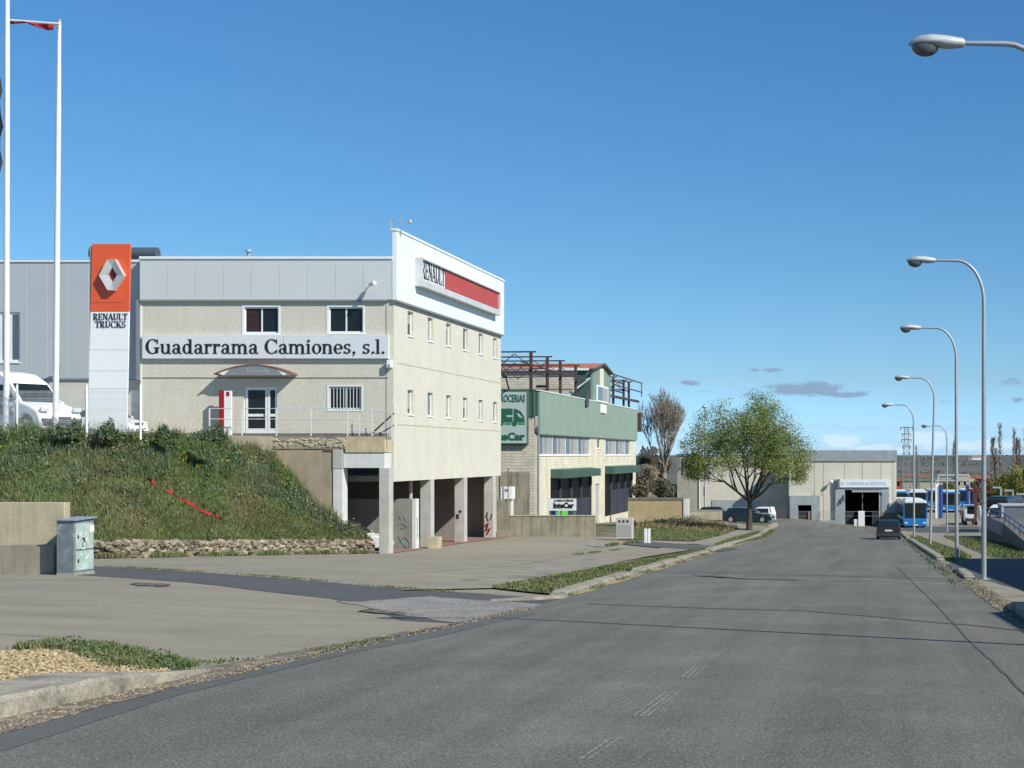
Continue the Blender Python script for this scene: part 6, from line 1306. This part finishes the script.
B2(966, 0, 15.5, 'bus behind the right blue wash brush', rz=-4)
# bus wash
Y = 190.; t = thing('bus_wash', 'bus wash with a grey frame and tall blue brushes', 'bus wash', (fx(953, Y), Y, Hf(10, Y)))
for p in (940.8, 967.5): MB().tube([(fx(p, Y), Y, Hf(10, Y)), (fx(p, Y), Y, fz(485, Y))], .24, 10).build('brush', 'deep_blue', t)
MB().box(fx(935.5, Y), fx(939, Y), Y, Y+.5, Hf(10, Y), fz(484, Y)).build('column', 'white', t)
for Y2, x0, x1, zt in ((Y, 938.5, 969.5, 475), (Y+9, 936, 967, 480.5)):
    mb = MB(); mb.bar((fx(x0, Y2), Y2+.5, Hf(10, Y)), (fx(x0, Y2), Y2+.5, fz(zt, Y2)), .16); mb.bar((fx(x1, Y2), Y2+.5, Hf(10, Y)), (fx(x1, Y2), Y2+.5, fz(zt, Y2)), .16); mb.bar((fx(x0, Y2), Y2+.5, fz(zt, Y2)), (fx(x1, Y2), Y2+.5, fz(zt, Y2)), .2); mb.build('frame', 'galv_light', t)
# small lorry with red crane
Y = 168.; x = fx(971, Y); t = thing('crane_truck', 'white truck with a dark red loading crane beside the bus yard', 'truck', (x, Y, Hf(x, Y)+.05))
w0, w1, zb = fx(964.5, Y), fx(978, Y), Hf(x, Y)+.05
cbn = MB().box(w0, w1, Y, Y+2, zb+.5, fz(505, Y)).build('cab', 'bus_white', t, bevel=.08); MB().box(w0+.3, w1-.25, Y-.02, Y-.003, zb+1.3, fz(506.5, Y)).build('windscreen', 'car_glass', cbn); MB().box(w0+.1, w1-.1, Y-.05, Y-.003, zb+.45, zb+.8).build('bumper', 'grey_plastic', cbn)
MB().box(w0-.1, w1+.1, Y+2.1, Y+7, zb+.9, zb+1.5).build('bed', 'crane', t)
for a in (w0+.02, w1-.32):
    for b in (Y+.9, Y+5.5): MB().tube([(a, b, zb+.48), (a+.3, b, zb+.48)], .48, 16).build('wheel', 'rubber', t)
for sx_ in (w0+.15, w1-.5): MB().box(sx_, sx_+.35, Y-.03, Y-.003, zb+.85, zb+1.05).build('headlight', 'head', cbn)
mb = MB(); Yk2 = Y+.4
for a, b, wd in (((974.5, 521), (975, 490), .32), ((966, 489.5), (992, 492), .3), ((975, 489), (980, 491.5), .4), ((971, 527), (975, 518), .2)): mb.bar((fx(a[0], Yk2), Y-1.0, fz(a[1], Yk2)), (fx(b[0], Yk2), Y-1.0, fz(b[1], Yk2)), wd)
mb.build('crane_arm', 'crane', t)
# dark coach, second van and trailer behind the ramp wall
Y = 140.; x = fx(995, Y); bus('black fronted coach with a blue side behind the tallest standing lamp', (x, Y, Hf(x, Y)+.05), rz=math.radians(-14), L=10, Ht=3.15, group=None, white=False, name='coach')
vehicle('parked_van', 'white van parked at the ramp just right of the tallest lamp', 'van', (fx(1001, 118), 118, Hf(14, 118)+.7), math.radians(165), L=4.4, Wd=1.8, belt=1.0, paint='bus_white', lower=[(-2.2, .45), (-2.18, 1.0), (.75, 1.02), (1.8, .88), (2.2, .65), (2.2, .4)], cabin=[(1.3, 1.0), (.75, 1.7), (-.5, 1.85), (-2.1, 1.8), (-2.15, 1.0)], side_gl=[[(1, 1.08), (.7, 1.6), (.2, 1.63), (.2, 1.08)]])
Y = 112.; t = thing('box_trailer', 'grey covered trailer standing on the raised yard at the right edge', 'trailer', (fx(1020, Y), Y, fz(525, Y)))
MB().box(fx(1001.5, Y), fx(1045, Y), Y, Y+3.2, fz(522, Y), fz(506.5, Y)).build('box', 'tarp', t, bevel=.03); MB().box(fx(1001, Y), fx(1045.5, Y), Y-.08, Y+3.3, fz(506.4, Y), fz(504.5, Y)).build('lid', 'galv_light', t, bevel=.03); MB().box(fx(1001.3, Y), fx(1003.6, Y), Y-.05, Y-.003, fz(522, Y), fz(506.6, Y)).build('post', 'galv_light', t)
mb = MB(); [mb.tube([(fx(p, Y), Y+.4, fz(524, Y)), (fx(p, Y), Y+.6, fz(524, Y))], .45, 14) for p in (1012, 1035)]; mb.build('wheel', 'rubber', t)
# ramp wall with blue railing
P0 = (fx(988, 118), 118.); P1 = (fx(1024, 76), 76.); P2 = (14, 52.6)
t = thing('ramp_wall', 'dark retaining wall with a blue metal railing climbing at the right edge', 'wall', (P0[0], P0[1], Hf(*P0)))
def zt_(px, py, Y): return (VY-py)*Y/F
top = [(P0[0]-.3, 118, zt_(986, 515.5, 118)), (fx(1003, 100), 100, zt_(1003, 523, 100)), (P1[0], 76, zt_(1024, 541, 76)), (12, 60, zt_(1, 548, 60))]
mb = MB()
for a, b in zip(top[:-1], top[1:]): mb.add([(a[0], a[1], -8), (b[0], b[1], -8), (b[0], b[1], b[2]), (a[0], a[1], a[2]), (a[0]+.3, a[1]+.05, a[2]), (b[0]+.3, b[1]+.05, b[2]), (a[0]+.3, a[1], -8)], [(0, 1, 2, 3), (3, 2, 5, 4), (0, 3, 4, 6)])
mb.build('wall_panel', mat('dark_wall', (.14, .125, .11), .95, var=.2, streak=.4), t)
mb = MB(); n = 3
for a, b in zip(top[:-1], top[1:]):
    a = Vector(a)+Vector((.12, 0, 0)); b = Vector(b)+Vector((.12, 0, 0))
    for h_ in (.3, .62): mb.bar(a+Vector((0, 0, h_)), b+Vector((0, 0, h_)), .07)
    for k in range(5): p = a+(b-a)*k/4; mb.bar(p, p+Vector((0, 0, .64)), .06)
mb.build('railing', 'rail_blue', t)
mb = MB()
for a, b in zip(top[:1], top[1:2]): mb.add([(a[0]-.02, a[1], a[2]-.9), (b[0]-.02, b[1], b[2]-.9), (b[0]-.02, b[1], b[2]-.02), (a[0]-.02, a[1], a[2]-.02)], [(0, 1, 2, 3)])
mb.build('blue_panel', 'rail_blue', t)
tag(MB().add([(q[0]+.3, q[1], q[2]-.03) for q in top]+[(40, 60, top[-1][2]), (40, 118, top[0][2]-.1)], [(0, 1, 2, 3, 4, 5)]).build('raised_yard', 'asphalt', world=False), kind='structure')
# road sign (white disc seen edge on) on the pavement by the coach
Y = 130.; t = thing('traffic_sign', 'white backed sign on a pole just left of the tallest standing lamp', 'sign', (fx(979.5, Y), Y, Hf(9, Y))); MB().tube([(fx(979.5, Y), Y, Hf(9, Y)), (fx(979.5, Y), Y, fz(512, Y))], .04, 6).build('pole', 'galv', t); MB().tube([(fx(979, Y)-.03, Y-.01, fz(513, Y)), (fx(979, Y)+.03, Y+.0, fz(513, Y))], .7, 18).build('disc', 'white', t)
# L shaped yard lamps
for px, py, lab in ((1010, 490.5, 'tallest of the three small angled yard lamps near the right edge'), (998, 487.5, 'farther small angled yard lamp beside the tallest standing lamp'), (1022, 494, 'angled yard lamp cut by the right edge')):
    Y = 150.; t = thing('yard_lamp', lab, 'lamp', (fx(px+3, Y), Y, Hf(14, Y)), group='small angled yard lamps'); mb = MB(); mb.bar((fx(px+3, Y), Y, Hf(14, Y)), (fx(px+3, Y), Y, fz(py, Y)), .16); mb.build('pole', 'galv_light', t); MB().bar((fx(px+3, Y)+.08, Y, fz(py, Y)), (fx(px-5.5, Y), Y, fz(py, Y)), .16).build('arm', 'galv_light', t)
# ================================================================== TREES
def branch_tree(name, label, loc, Ht, spread, seed, trunk=.28, depth=5, fork=1.6, m='bark', leafm='leaf', nleaf=26000, lsz=.16, up=.25, nbr=5, fan=.75, leafr=.45, minr=.012, shape=1., group=None, vase=True, twm=None, steep=1., droop=0., dome=None):
    rn = random.Random(seed); t = thing(name, label, 'tree', loc, 0, group); mb = MB(); ends = []; tw = MB()
    def rec(p, d, L_, r, lv):
        n = 4; pts = [p]; rs = [r]; q = Vector(p); dd = Vector(d)
        for k in range(n):
            dd = (dd+Vector((rn.uniform(-1, 1), rn.uniform(-1, 1), rn.uniform(-.5, 1)*.5))*.16+Vector((0, 0, up*.12))).normalized(); q = q+dd*L_/n; pts.append(tuple(q)); rs.append(r*(1-.45*(k+1)/n))
            if lv >= 2: ends.append((tuple(q), lv))
        (mb if lv < 3 else tw).tube(pts, rs, 7 if lv < 2 else (4 if lv < 4 else 3), cap=False)
        if lv >= depth: return
        nb = nbr if lv == 0 else rn.choice([3, 3, 4] if lv < 3 else [2, 3, 3])
        for k in range(nb):
            tpos = 1. if k < 2 else rn.uniform(.35, .95); i = min(int(tpos*n), n-1); f = tpos*n-i; b = Vector(pts[i]).lerp(Vector(pts[i+1]), f)
            a = 2*math.pi*(k+rn.random()*.6)/nb; s = fan*(1 if lv else .8)*rn.uniform(.6, 1.15)
            u = dd.cross(Vector((0, 0, 1)) if abs(dd.z) < .9 else Vector((1, 0, 0))).normalized(); v = dd.cross(u)
            nd = (dd+(u*math.cos(a)+v*math.sin(a))*s).normalized()
            if nd.z < .02 and lv < 3: nd.z = .05
            rec(tuple(b), nd, L_*rn.uniform(.62, .86)*shape, max(minr, rs[i]*rn.uniform(.5, .72)), lv+1)
    tr = [(0, 0, -.15), (.02, 0, fork*.5), (.1, .03, fork)]; mb.tube(tr, [trunk*1.25, trunk, trunk*.9], 10)
    for k in range(nbr):
        a = 2*math.pi*(k*.618); s = [.25, .45, 1.0, .6, 1.7, .8, 1.35, 1.1, 2.1, 1.5][k % 10]*steep; d = Vector((math.cos(a)*s, math.sin(a)*s, 1)).normalized()
        rec((.1, .03, fork-.05+.12*(k % 3)), d, spread*(.62-.09*s)*rn.uniform(.9, 1.1), trunk*rn.uniform(.36, .55), 1)
    zs = [e[0][2] for e in ends]; sc = Ht/max(zs)
    xs = [abs(e[0][0]) for e in ends]; sx = spread/np.percentile(xs, 98)
    def tr_(v): z = v[2]-droop*(min(1.2, math.hypot(v[0], v[1])*sx/spread))**2*(1 if v[2] > fork+.6 else 0); k = min(1, max(0, (z-fork)/1.5)); return (v[0]*(1+(sx-1)*k), v[1]*(1+(sx-1)*k), z if z < fork else fork+(z-fork)*(Ht-fork)/(max(zs)-fork))
    if dome:
        cz_, rz_, rx_ = dome; tr0 = tr_
        def tr_(v):
            x, y, z = tr0(v); 
            if z < fork+.8: return (x, y, z)
            k = math.sqrt((x*x+y*y)/rx_**2+((z-cz_)/rz_)**2)
            if k <= .8: return (x, y, z)
            f = (.8+.2*(1-math.exp(-(k-.8)/.25)))/k; return (x*f, y*f, cz_+(z-cz_)*f)
    mb.v = [tr_(v) for v in mb.v]; tw.v = [tr_(v) for v in tw.v]
    trk = mb.build('trunk', m, t, world=False, smooth=True); tw.build('limbs', twm or m, t, world=False)
    if nleaf:
        E = np.array([tr_(e[0]) for e in ends if e[1] >= 3]); i = RNG.integers(0, len(E), nleaf); P = E[i]+RNG.normal(size=(nleaf, 3))*leafr*np.array([1, 1, .8])
        V, Fc = leaves(P, lsz, .2); faces_mesh('crown', leafm, V, Fc, None, None, None, parent=t)
    return t
x, y = -10.1, 127.5; branch_tree('leafy_tree', 'round spring green tree on the verge by the left kerb', (x, y, Hf(x, y)+.1), 12.6, 5.9, 11, trunk=.24, fork=2.3, depth=5, nbr=10, nleaf=64000, lsz=.125, leafr=.3, dome=(7.1, 4.9, 5.9), fan=.7, up=.2, droop=1.6)
# bare poplars (upright, fine twigs)
def poplar(label, loc, Ht, rad, seed, ns=3, tw_=700, m='twig', group=None, lf=0, tr_=.2):
    rn = random.Random(seed); t = thing('bare_tree', label, 'tree', loc, 0, group); mb = MB(); tm = MB(); stems = []; E = []
    for k in range(ns):
        a = rn.uniform(0, 6.28); o = rad*.75*k/max(1, ns-1) if ns > 1 else 0; h = Ht*(1-.16*k*rn.random()-.06*k)
        pts = [(math.cos(a)*o*(1-math.exp(-3*u))+rn.uniform(-.1, .1), math.sin(a)*o*(1-math.exp(-3*u)), h*u-.1*(u == 0)) for u in np.linspace(0, 1, 9)]; stems.append(pts)
        mb.tube(pts, [tr_*(1-.9*u) for u in np.linspace(0, 1, 9)], 7)
    for k in range(tw_):
        s = rn.choice(stems); u = rn.uniform(.12, .98)**.8; i = min(int(u*8), 7); f = u*8-i; b = Vector(s[i]).lerp(Vector(s[i+1]), f); a = rn.uniform(0, 6.28)
        L_ = rad*(1.05-.72*u)*rn.uniform(.35, 1.15)*(.55 if u < .25 else 1); d = Vector((math.cos(a), math.sin(a), rn.uniform(.8, 1.7))).normalized(); c = b+d*L_*.6; e = c+(d+Vector((rn.uniform(-.4, .4), rn.uniform(-.4, .4), .5))).normalized()*L_*.6
        tm.tube([b, c, e], [.05, .035, .012], 3, cap=False); E += [c, e]
        for j in range(4):
            g = b.lerp(e, rn.uniform(.3, 1)); h_ = g+Vector((rn.uniform(-.5, .5), rn.uniform(-.5, .5), rn.uniform(.3, 1))).normalized()*rad*.16*rn.uniform(.6, 1.3); tm.tube([g, h_], [.022, .01], 3, cap=False)
    mb.build('trunk', m, t, world=False, smooth=True); tm.build('limbs', m, t, world=False)
    if lf:
        E = np.array([tuple(e) for e in E]); i = RNG.integers(0, len(E), lf); V, Fc = leaves(E[i]+RNG.normal(size=(lf, 3))*.3, .16); faces_mesh('crown', 'brush', V, Fc, None, None, None, parent=t)
    return t
Y = 190.; x = fx(664, Y); branch_tree('bare_tree', 'tall bare grey tree behind the workshop building', (x, Y, fz(478, Y)), (478-386)*Y/F, 2.75, 9, trunk=.3, fork=.7, depth=6, m='twig', leafm='brush', nleaf=2500, lsz=.13, leafr=.3, nbr=7, fan=.42, up=.95, steep=.38, minr=.02)
for (px, pt, Y, r, sd, lab) in ((1000, 424, 300, 2.0, 1, 'tallest bare poplar near the right edge'), (1014, 428, 300, 1.8, 2, 'second bare poplar from the right edge'), (1026, 424, 300, 2.0, 3, 'bare poplar cut by the right edge'), (955, 439, 330, 1.6, 4, 'faint bare tree behind the second standing lamp'), (916, 446, 330, 1.5, 6, 'small bare tree right of the lattice tower'), (992, 440, 320, 1.5, 7, 'thin bare tree left of the tallest poplar')):
    poplar(lab, (fx(px, Y), Y, Hf(fx(px, Y), Y)), (485-pt)*Y/F+(Hf(fx(px, Y), Y)-fz(485, Y))*-1, r, sd, ns=2, tw_=380, group='bare trees by the bus yard', tr_=.25)
def shrub(px, py0, py1, Y, wpx, m, lab, n=3500, lsz=.25, zb=None, name='shrub', cat='shrub'):
    x = fx(px, Y); z0 = Hf(x, Y) if zb is None else zb; h = fz(py0, Y)-z0; r = wpx*Y/F/2; t = thing(name, lab, cat, (x, Y, z0)); n_l = 9
    L_ = [(random.uniform(-.6, .6)*r, random.uniform(-.5, .5)*r, random.uniform(.35, .75)*h, random.uniform(.35, .6)*r) for _ in range(n_l)]; P = []
    for k in range(n):
        a = random.choice(L_); d = np.random.default_rng(k+int(px)*977).normal(size=3); d /= np.linalg.norm(d); d *= random.random()**.45; P.append((a[0]+d[0]*a[3], a[1]+d[1]*a[3], min(h*1.02, max(.05, a[2]+d[2]*h*.35))))
    V, Fc = leaves(np.array(P), lsz); faces_mesh('foliage', m, V, Fc, None, None, None, parent=t)
    mb = MB()
    for a in L_: mb.tube([(0, 0, -.1), (a[0]*.5, a[1]*.5, a[2]*.5), (a[0], a[1], a[2])], [.09, .05, .02], 5)
    mb.build('stem', 'bark', t, world=False); return t
for k, (px, py, w_, m, Y) in enumerate(((1003, 472, 22, 'olive', 240), (1020, 466, 30, 'olive', 235), (990, 478, 18, 'olive', 245), (976, 482, 14, 'brush', 250), (1040, 464, 40, 'olive', 240), (948, 480, 12, 'olive', 262))):
    shrub(px, py, 500, Y, w_, m, ['yellow green willow just right of the tallest lamp', 'largest yellow green willow at the right edge', 'small olive willow left of the tallest lamp', 'brown bare thicket beside the coach', 'yellow green willow beyond the right edge', 'small bright shrub behind the bus wash'][k], n=7500, lsz=.28)
# brush and earth bank behind the workshop
Y = 168.
tag(MB().add([(fx(a, Y+20*(j == 2)), Y+(0, 6, 24)[j], fz(b, Y)+dz) for a, b in ((628, 468), (640, 466), (650, 470), (658, 481), (668, 489), (684, 494)) for j, dz in ((0, -5.5), (1, 0), (2, .3))], [(3*i+j, 3*i+3+j, 3*i+4+j, 3*i+1+j) for i in range(5) for j in range(2)]).build('earth_bank', 'scrubland', world=False), kind='structure')
for px, py, w_, m, Y, lab in ((645, 466, 26, 'brush', 170, 'tangled brush on the earth bank behind the workshop'), (660, 478, 26, 'brush', 167, 'lower tangled brush right of the workshop end'), (668, 486, 14, 'brush', 172, 'brown brush beside the beige hall corner'), (648, 449, 22, 'brush', 186, 'dark brush against the sky behind the workshop'), (640, 484, 20, 'brush', 160, 'grey thicket directly behind the tan wall'), (632, 520, 14, 'brush', 138, 'low scrub at the end of the workshop wall'), (664, 459, 18, 'brush', 192, 'bare thicket at the foot of the tall bare tree')):
    shrub(px, py, 0, Y, w_, m, lab, n=4200, lsz=.2, zb=fz(500 if py < 500 else 531, Y) if py > 460 else fz(478, Y))
q = inpoly(V3, 10000); q = q[q[:, 1] > np.percentile(q[:, 1], 45)]; q = q[(np.sin(q[:, 0]*1.3)+np.sin(q[:, 1]*.7+q[:, 0])+RNG.normal(size=len(q))*.4) > .2]; V, Fc = blades(np.column_stack([q, H(q[:, 0], q[:, 1])+.1]), .4, .04, .9); faces_mesh('dead_grass', 'straw', V, Fc, 'dead brown weeds along the foot of the tan wall', 'dead grass')
q = inpoly(V3, 5000); q = q[q[:, 1] > np.percentile(q[:, 1], 50)]; q = q[(np.sin(q[:, 0]*1.1+1)+np.sin(q[:, 1]*.9)+RNG.normal(size=len(q))*.4) > .5]; P = np.column_stack([q, H(q[:, 0], q[:, 1])+.1+RNG.uniform(0, .6, len(q))]); V, Fc = leaves(P, .16); faces_mesh('scrub', 'brush', V, Fc, 'grey brown scrub in front of the tan wall', 'scrub')
mb = MB(); [mb.bar((fx(646+random.uniform(-8, 8), 184), 184, fz(455, 184)), (fx(648+random.uniform(-10, 12), 184), 184.5, fz(449+random.uniform(-3, 5), 184)), .12, .2) for _ in range(16)]; tag(mb.build('scrap_pile', 'rail_dark'), 'pile of dark scrap on top of the earth bank', 'scrap pile')
# lattice tower
Y = 262.; x = fx(906.5, Y); zt = fz(427, Y); zb = Hf(x, Y)
def lattice(x, Y, zt, zb, w0, w1, lab, arms):
    t = thing('lattice_tower', lab, 'tower', (x, Y, zb)); mb = MB(); n = 12
    def cr(u): w_ = w0+(w1-w0)*u; return [(x+a*w_, Y+b*w_, zb+(zt-zb)*u) for a, b in ((-1,-1),(1,-1),(1,1),(-1,1))]
    for k in range(n):
        A, B = cr(k/n), cr((k+1)/n)
        for i in range(4): mb.bar(A[i], B[i], .13); mb.bar(A[i], B[(i+1) % 4], .07); mb.bar(B[i], B[(i+1) % 4], .07)
    mb.build('mast', 'trim', t); mb = MB()
    for z, l in arms: mb.bar((x-l, Y, fz(z, Y)), (x+l, Y, fz(z, Y)), .14); [mb.bar((x+s*l*.95, Y, fz(z, Y)), (x+s*l*.95, Y, fz(z, Y)-.5), .14) for s in (-1, 1)]
    if arms: mb.build('crossarm', 'trim', t)
lattice(x, Y, zt, zb, .75, .35, 'steel lattice tower behind the garage roof', [(427.5, 1.1), (434, .8), (439.5, .9), (446, .7)])
lattice(fx(917.5, 300), 300, fz(455, 300), Hf(10, 300), .6, .35, 'small dark lattice mast right of the garage', [])
# ------------------------------------------------------------------ far town
rn = random.Random(3); k = 0
spots = [(902, 478), (909, 474), (923, 474.5), (928, 481.5), (915, 480), (934, 479), (945, 478), (952, 482), (962, 477), (970, 476.5), (975, 479), (983, 475), (986, 481), (993, 477), (1002, 476.5), (1010, 479), (905, 484), (920, 485), (891, 480), (1018, 477), (1030, 478), (980, 484)]
side = ['pale', 'tan', 'brick']
marks = ['low in the gap right of the garage roof', 'beside the lattice tower', 'in the town above the nearest bus', 'behind the nearest bus roof', 'below the dark hillside left of the third lamp', 'behind the bus yard between two lamps', 'above the bus wash frame', 'behind the bus wash', 'right of the bus wash on the slope', 'left of the tallest lamp', 'just left of the tallest lamp among shrubs', 'behind the tallest lamp', 'low behind the willows', 'among the poplars', 'right of the first poplar', 'between the two right poplars', 'low beside the garage corner', 'low in the town behind the buses', 'behind the garage roof', 'at the far right edge of the town', 'beyond the right edge', 'low above the crane truck']
for (px, py), mk in zip(spots, marks):
    Y = rn.uniform(620, 900); x = fx(px, Y); z = Hf(x, Y); zz = fz(py, Y); base = min(z, zz-6); w_ = rn.uniform(5, 8); d = rn.uniform(5, 7); c = rn.choice([0, 1, 2]); rr = zz
    t = thing('town_house', 'distant '+side[c]+' house '+mk, 'house', (x, Y, base), group='distant houses beyond the bus yard')
    MB().box(x-w_/2, x+w_/2, Y, Y+d, base, rr-1.5).build('wall', ['wall_conc', 'lintel', 'brickred'][c], t); MB().prism([(Y-.4, rr-1.6), (Y+d+.4, rr-1.6), (Y+d/2, rr+.1)], 0, x-w_/2-.4, x+w_/2+.4).build('roof', mat('roof_red', (.20, .085, .05), .9) if rn.random() < .5 else 'wall_stain', t)
    for q in range(2): MB().box(x-w_/4+q*w_/2-.6, x-w_/4+q*w_/2+.6, Y-.05, Y-.004, rr-3.6, rr-2.2).build('window', 'glass', t)
Y = 620.; x = fx(927, Y); t = thing('long_shed', 'long low shed with a pale green roof beyond the buses', 'building', (x, Y, Hf(x, Y))); MB().box(x-10, x+10, Y, Y+10, Hf(x, Y), fz(481, Y)).build('wall', 'wall_conc', t); MB().box(x-10.4, x+10.4, Y-.4, Y+10.4, fz(481, Y)+.01, fz(479, Y)).build('roof', mat('pale_green_roof', (.12, .26, .18), .8), t)
Y = 2600.; x = fx(976, Y); t = thing('farmhouse', 'white farmhouse alone on the far skyline', 'house', (x, Y, Hf(x, Y))); MB().box(x-7, x+9, Y, Y+10, Hf(x, Y)-4, fz(456.8, Y)).build('wall', 'white', t); MB().prism([(Y-1, fz(456.8, Y)+.01), (Y+11, fz(456.8, Y)+.01), (Y+5, fz(455.6, Y))], 0, x-8, x+10).build('roof', mat('farm_roof', (.45, .18, .1), .9), t)
MB().box(x-14, x-7.1, Y, Y+8, Hf(x, Y)-4, fz(457, Y)).build('annex', 'wall_stain', t)
# scattered far scrub as one mass
n = 9000; Yr = RNG.uniform(240, 1100, n); Xr = RNG.uniform(-.03, .16, n)*Yr; P = np.column_stack([Xr, Yr, H(Xr, Yr)+RNG.uniform(0, 2.4, n)]); keep = (np.sin(Xr*.11)+np.sin(Yr*.045+Xr*.02)+RNG.normal(size=n)*.35) > .35; V, Fc = leaves(P[keep], 1.6); faces_mesh('far_scrub', 'brush', V, Fc, 'scrub and hedges scattered over the far town edge', 'scrub')
n = 5000; Yr = RNG.uniform(1300, 3200, n); Xr = RNG.uniform(-.03, .2, n)*Yr; P = np.column_stack([Xr, Yr, H(Xr, Yr)+1]); keep = (np.sin(Xr*.02+Yr*.011)+np.sin(Yr*.02)+RNG.normal(size=n)*.3) > 1.; V, Fc = leaves(P[keep], 3.6); faces_mesh('far_trees', 'brush', V, Fc, 'dotted dark trees on the far hillside', 'trees')
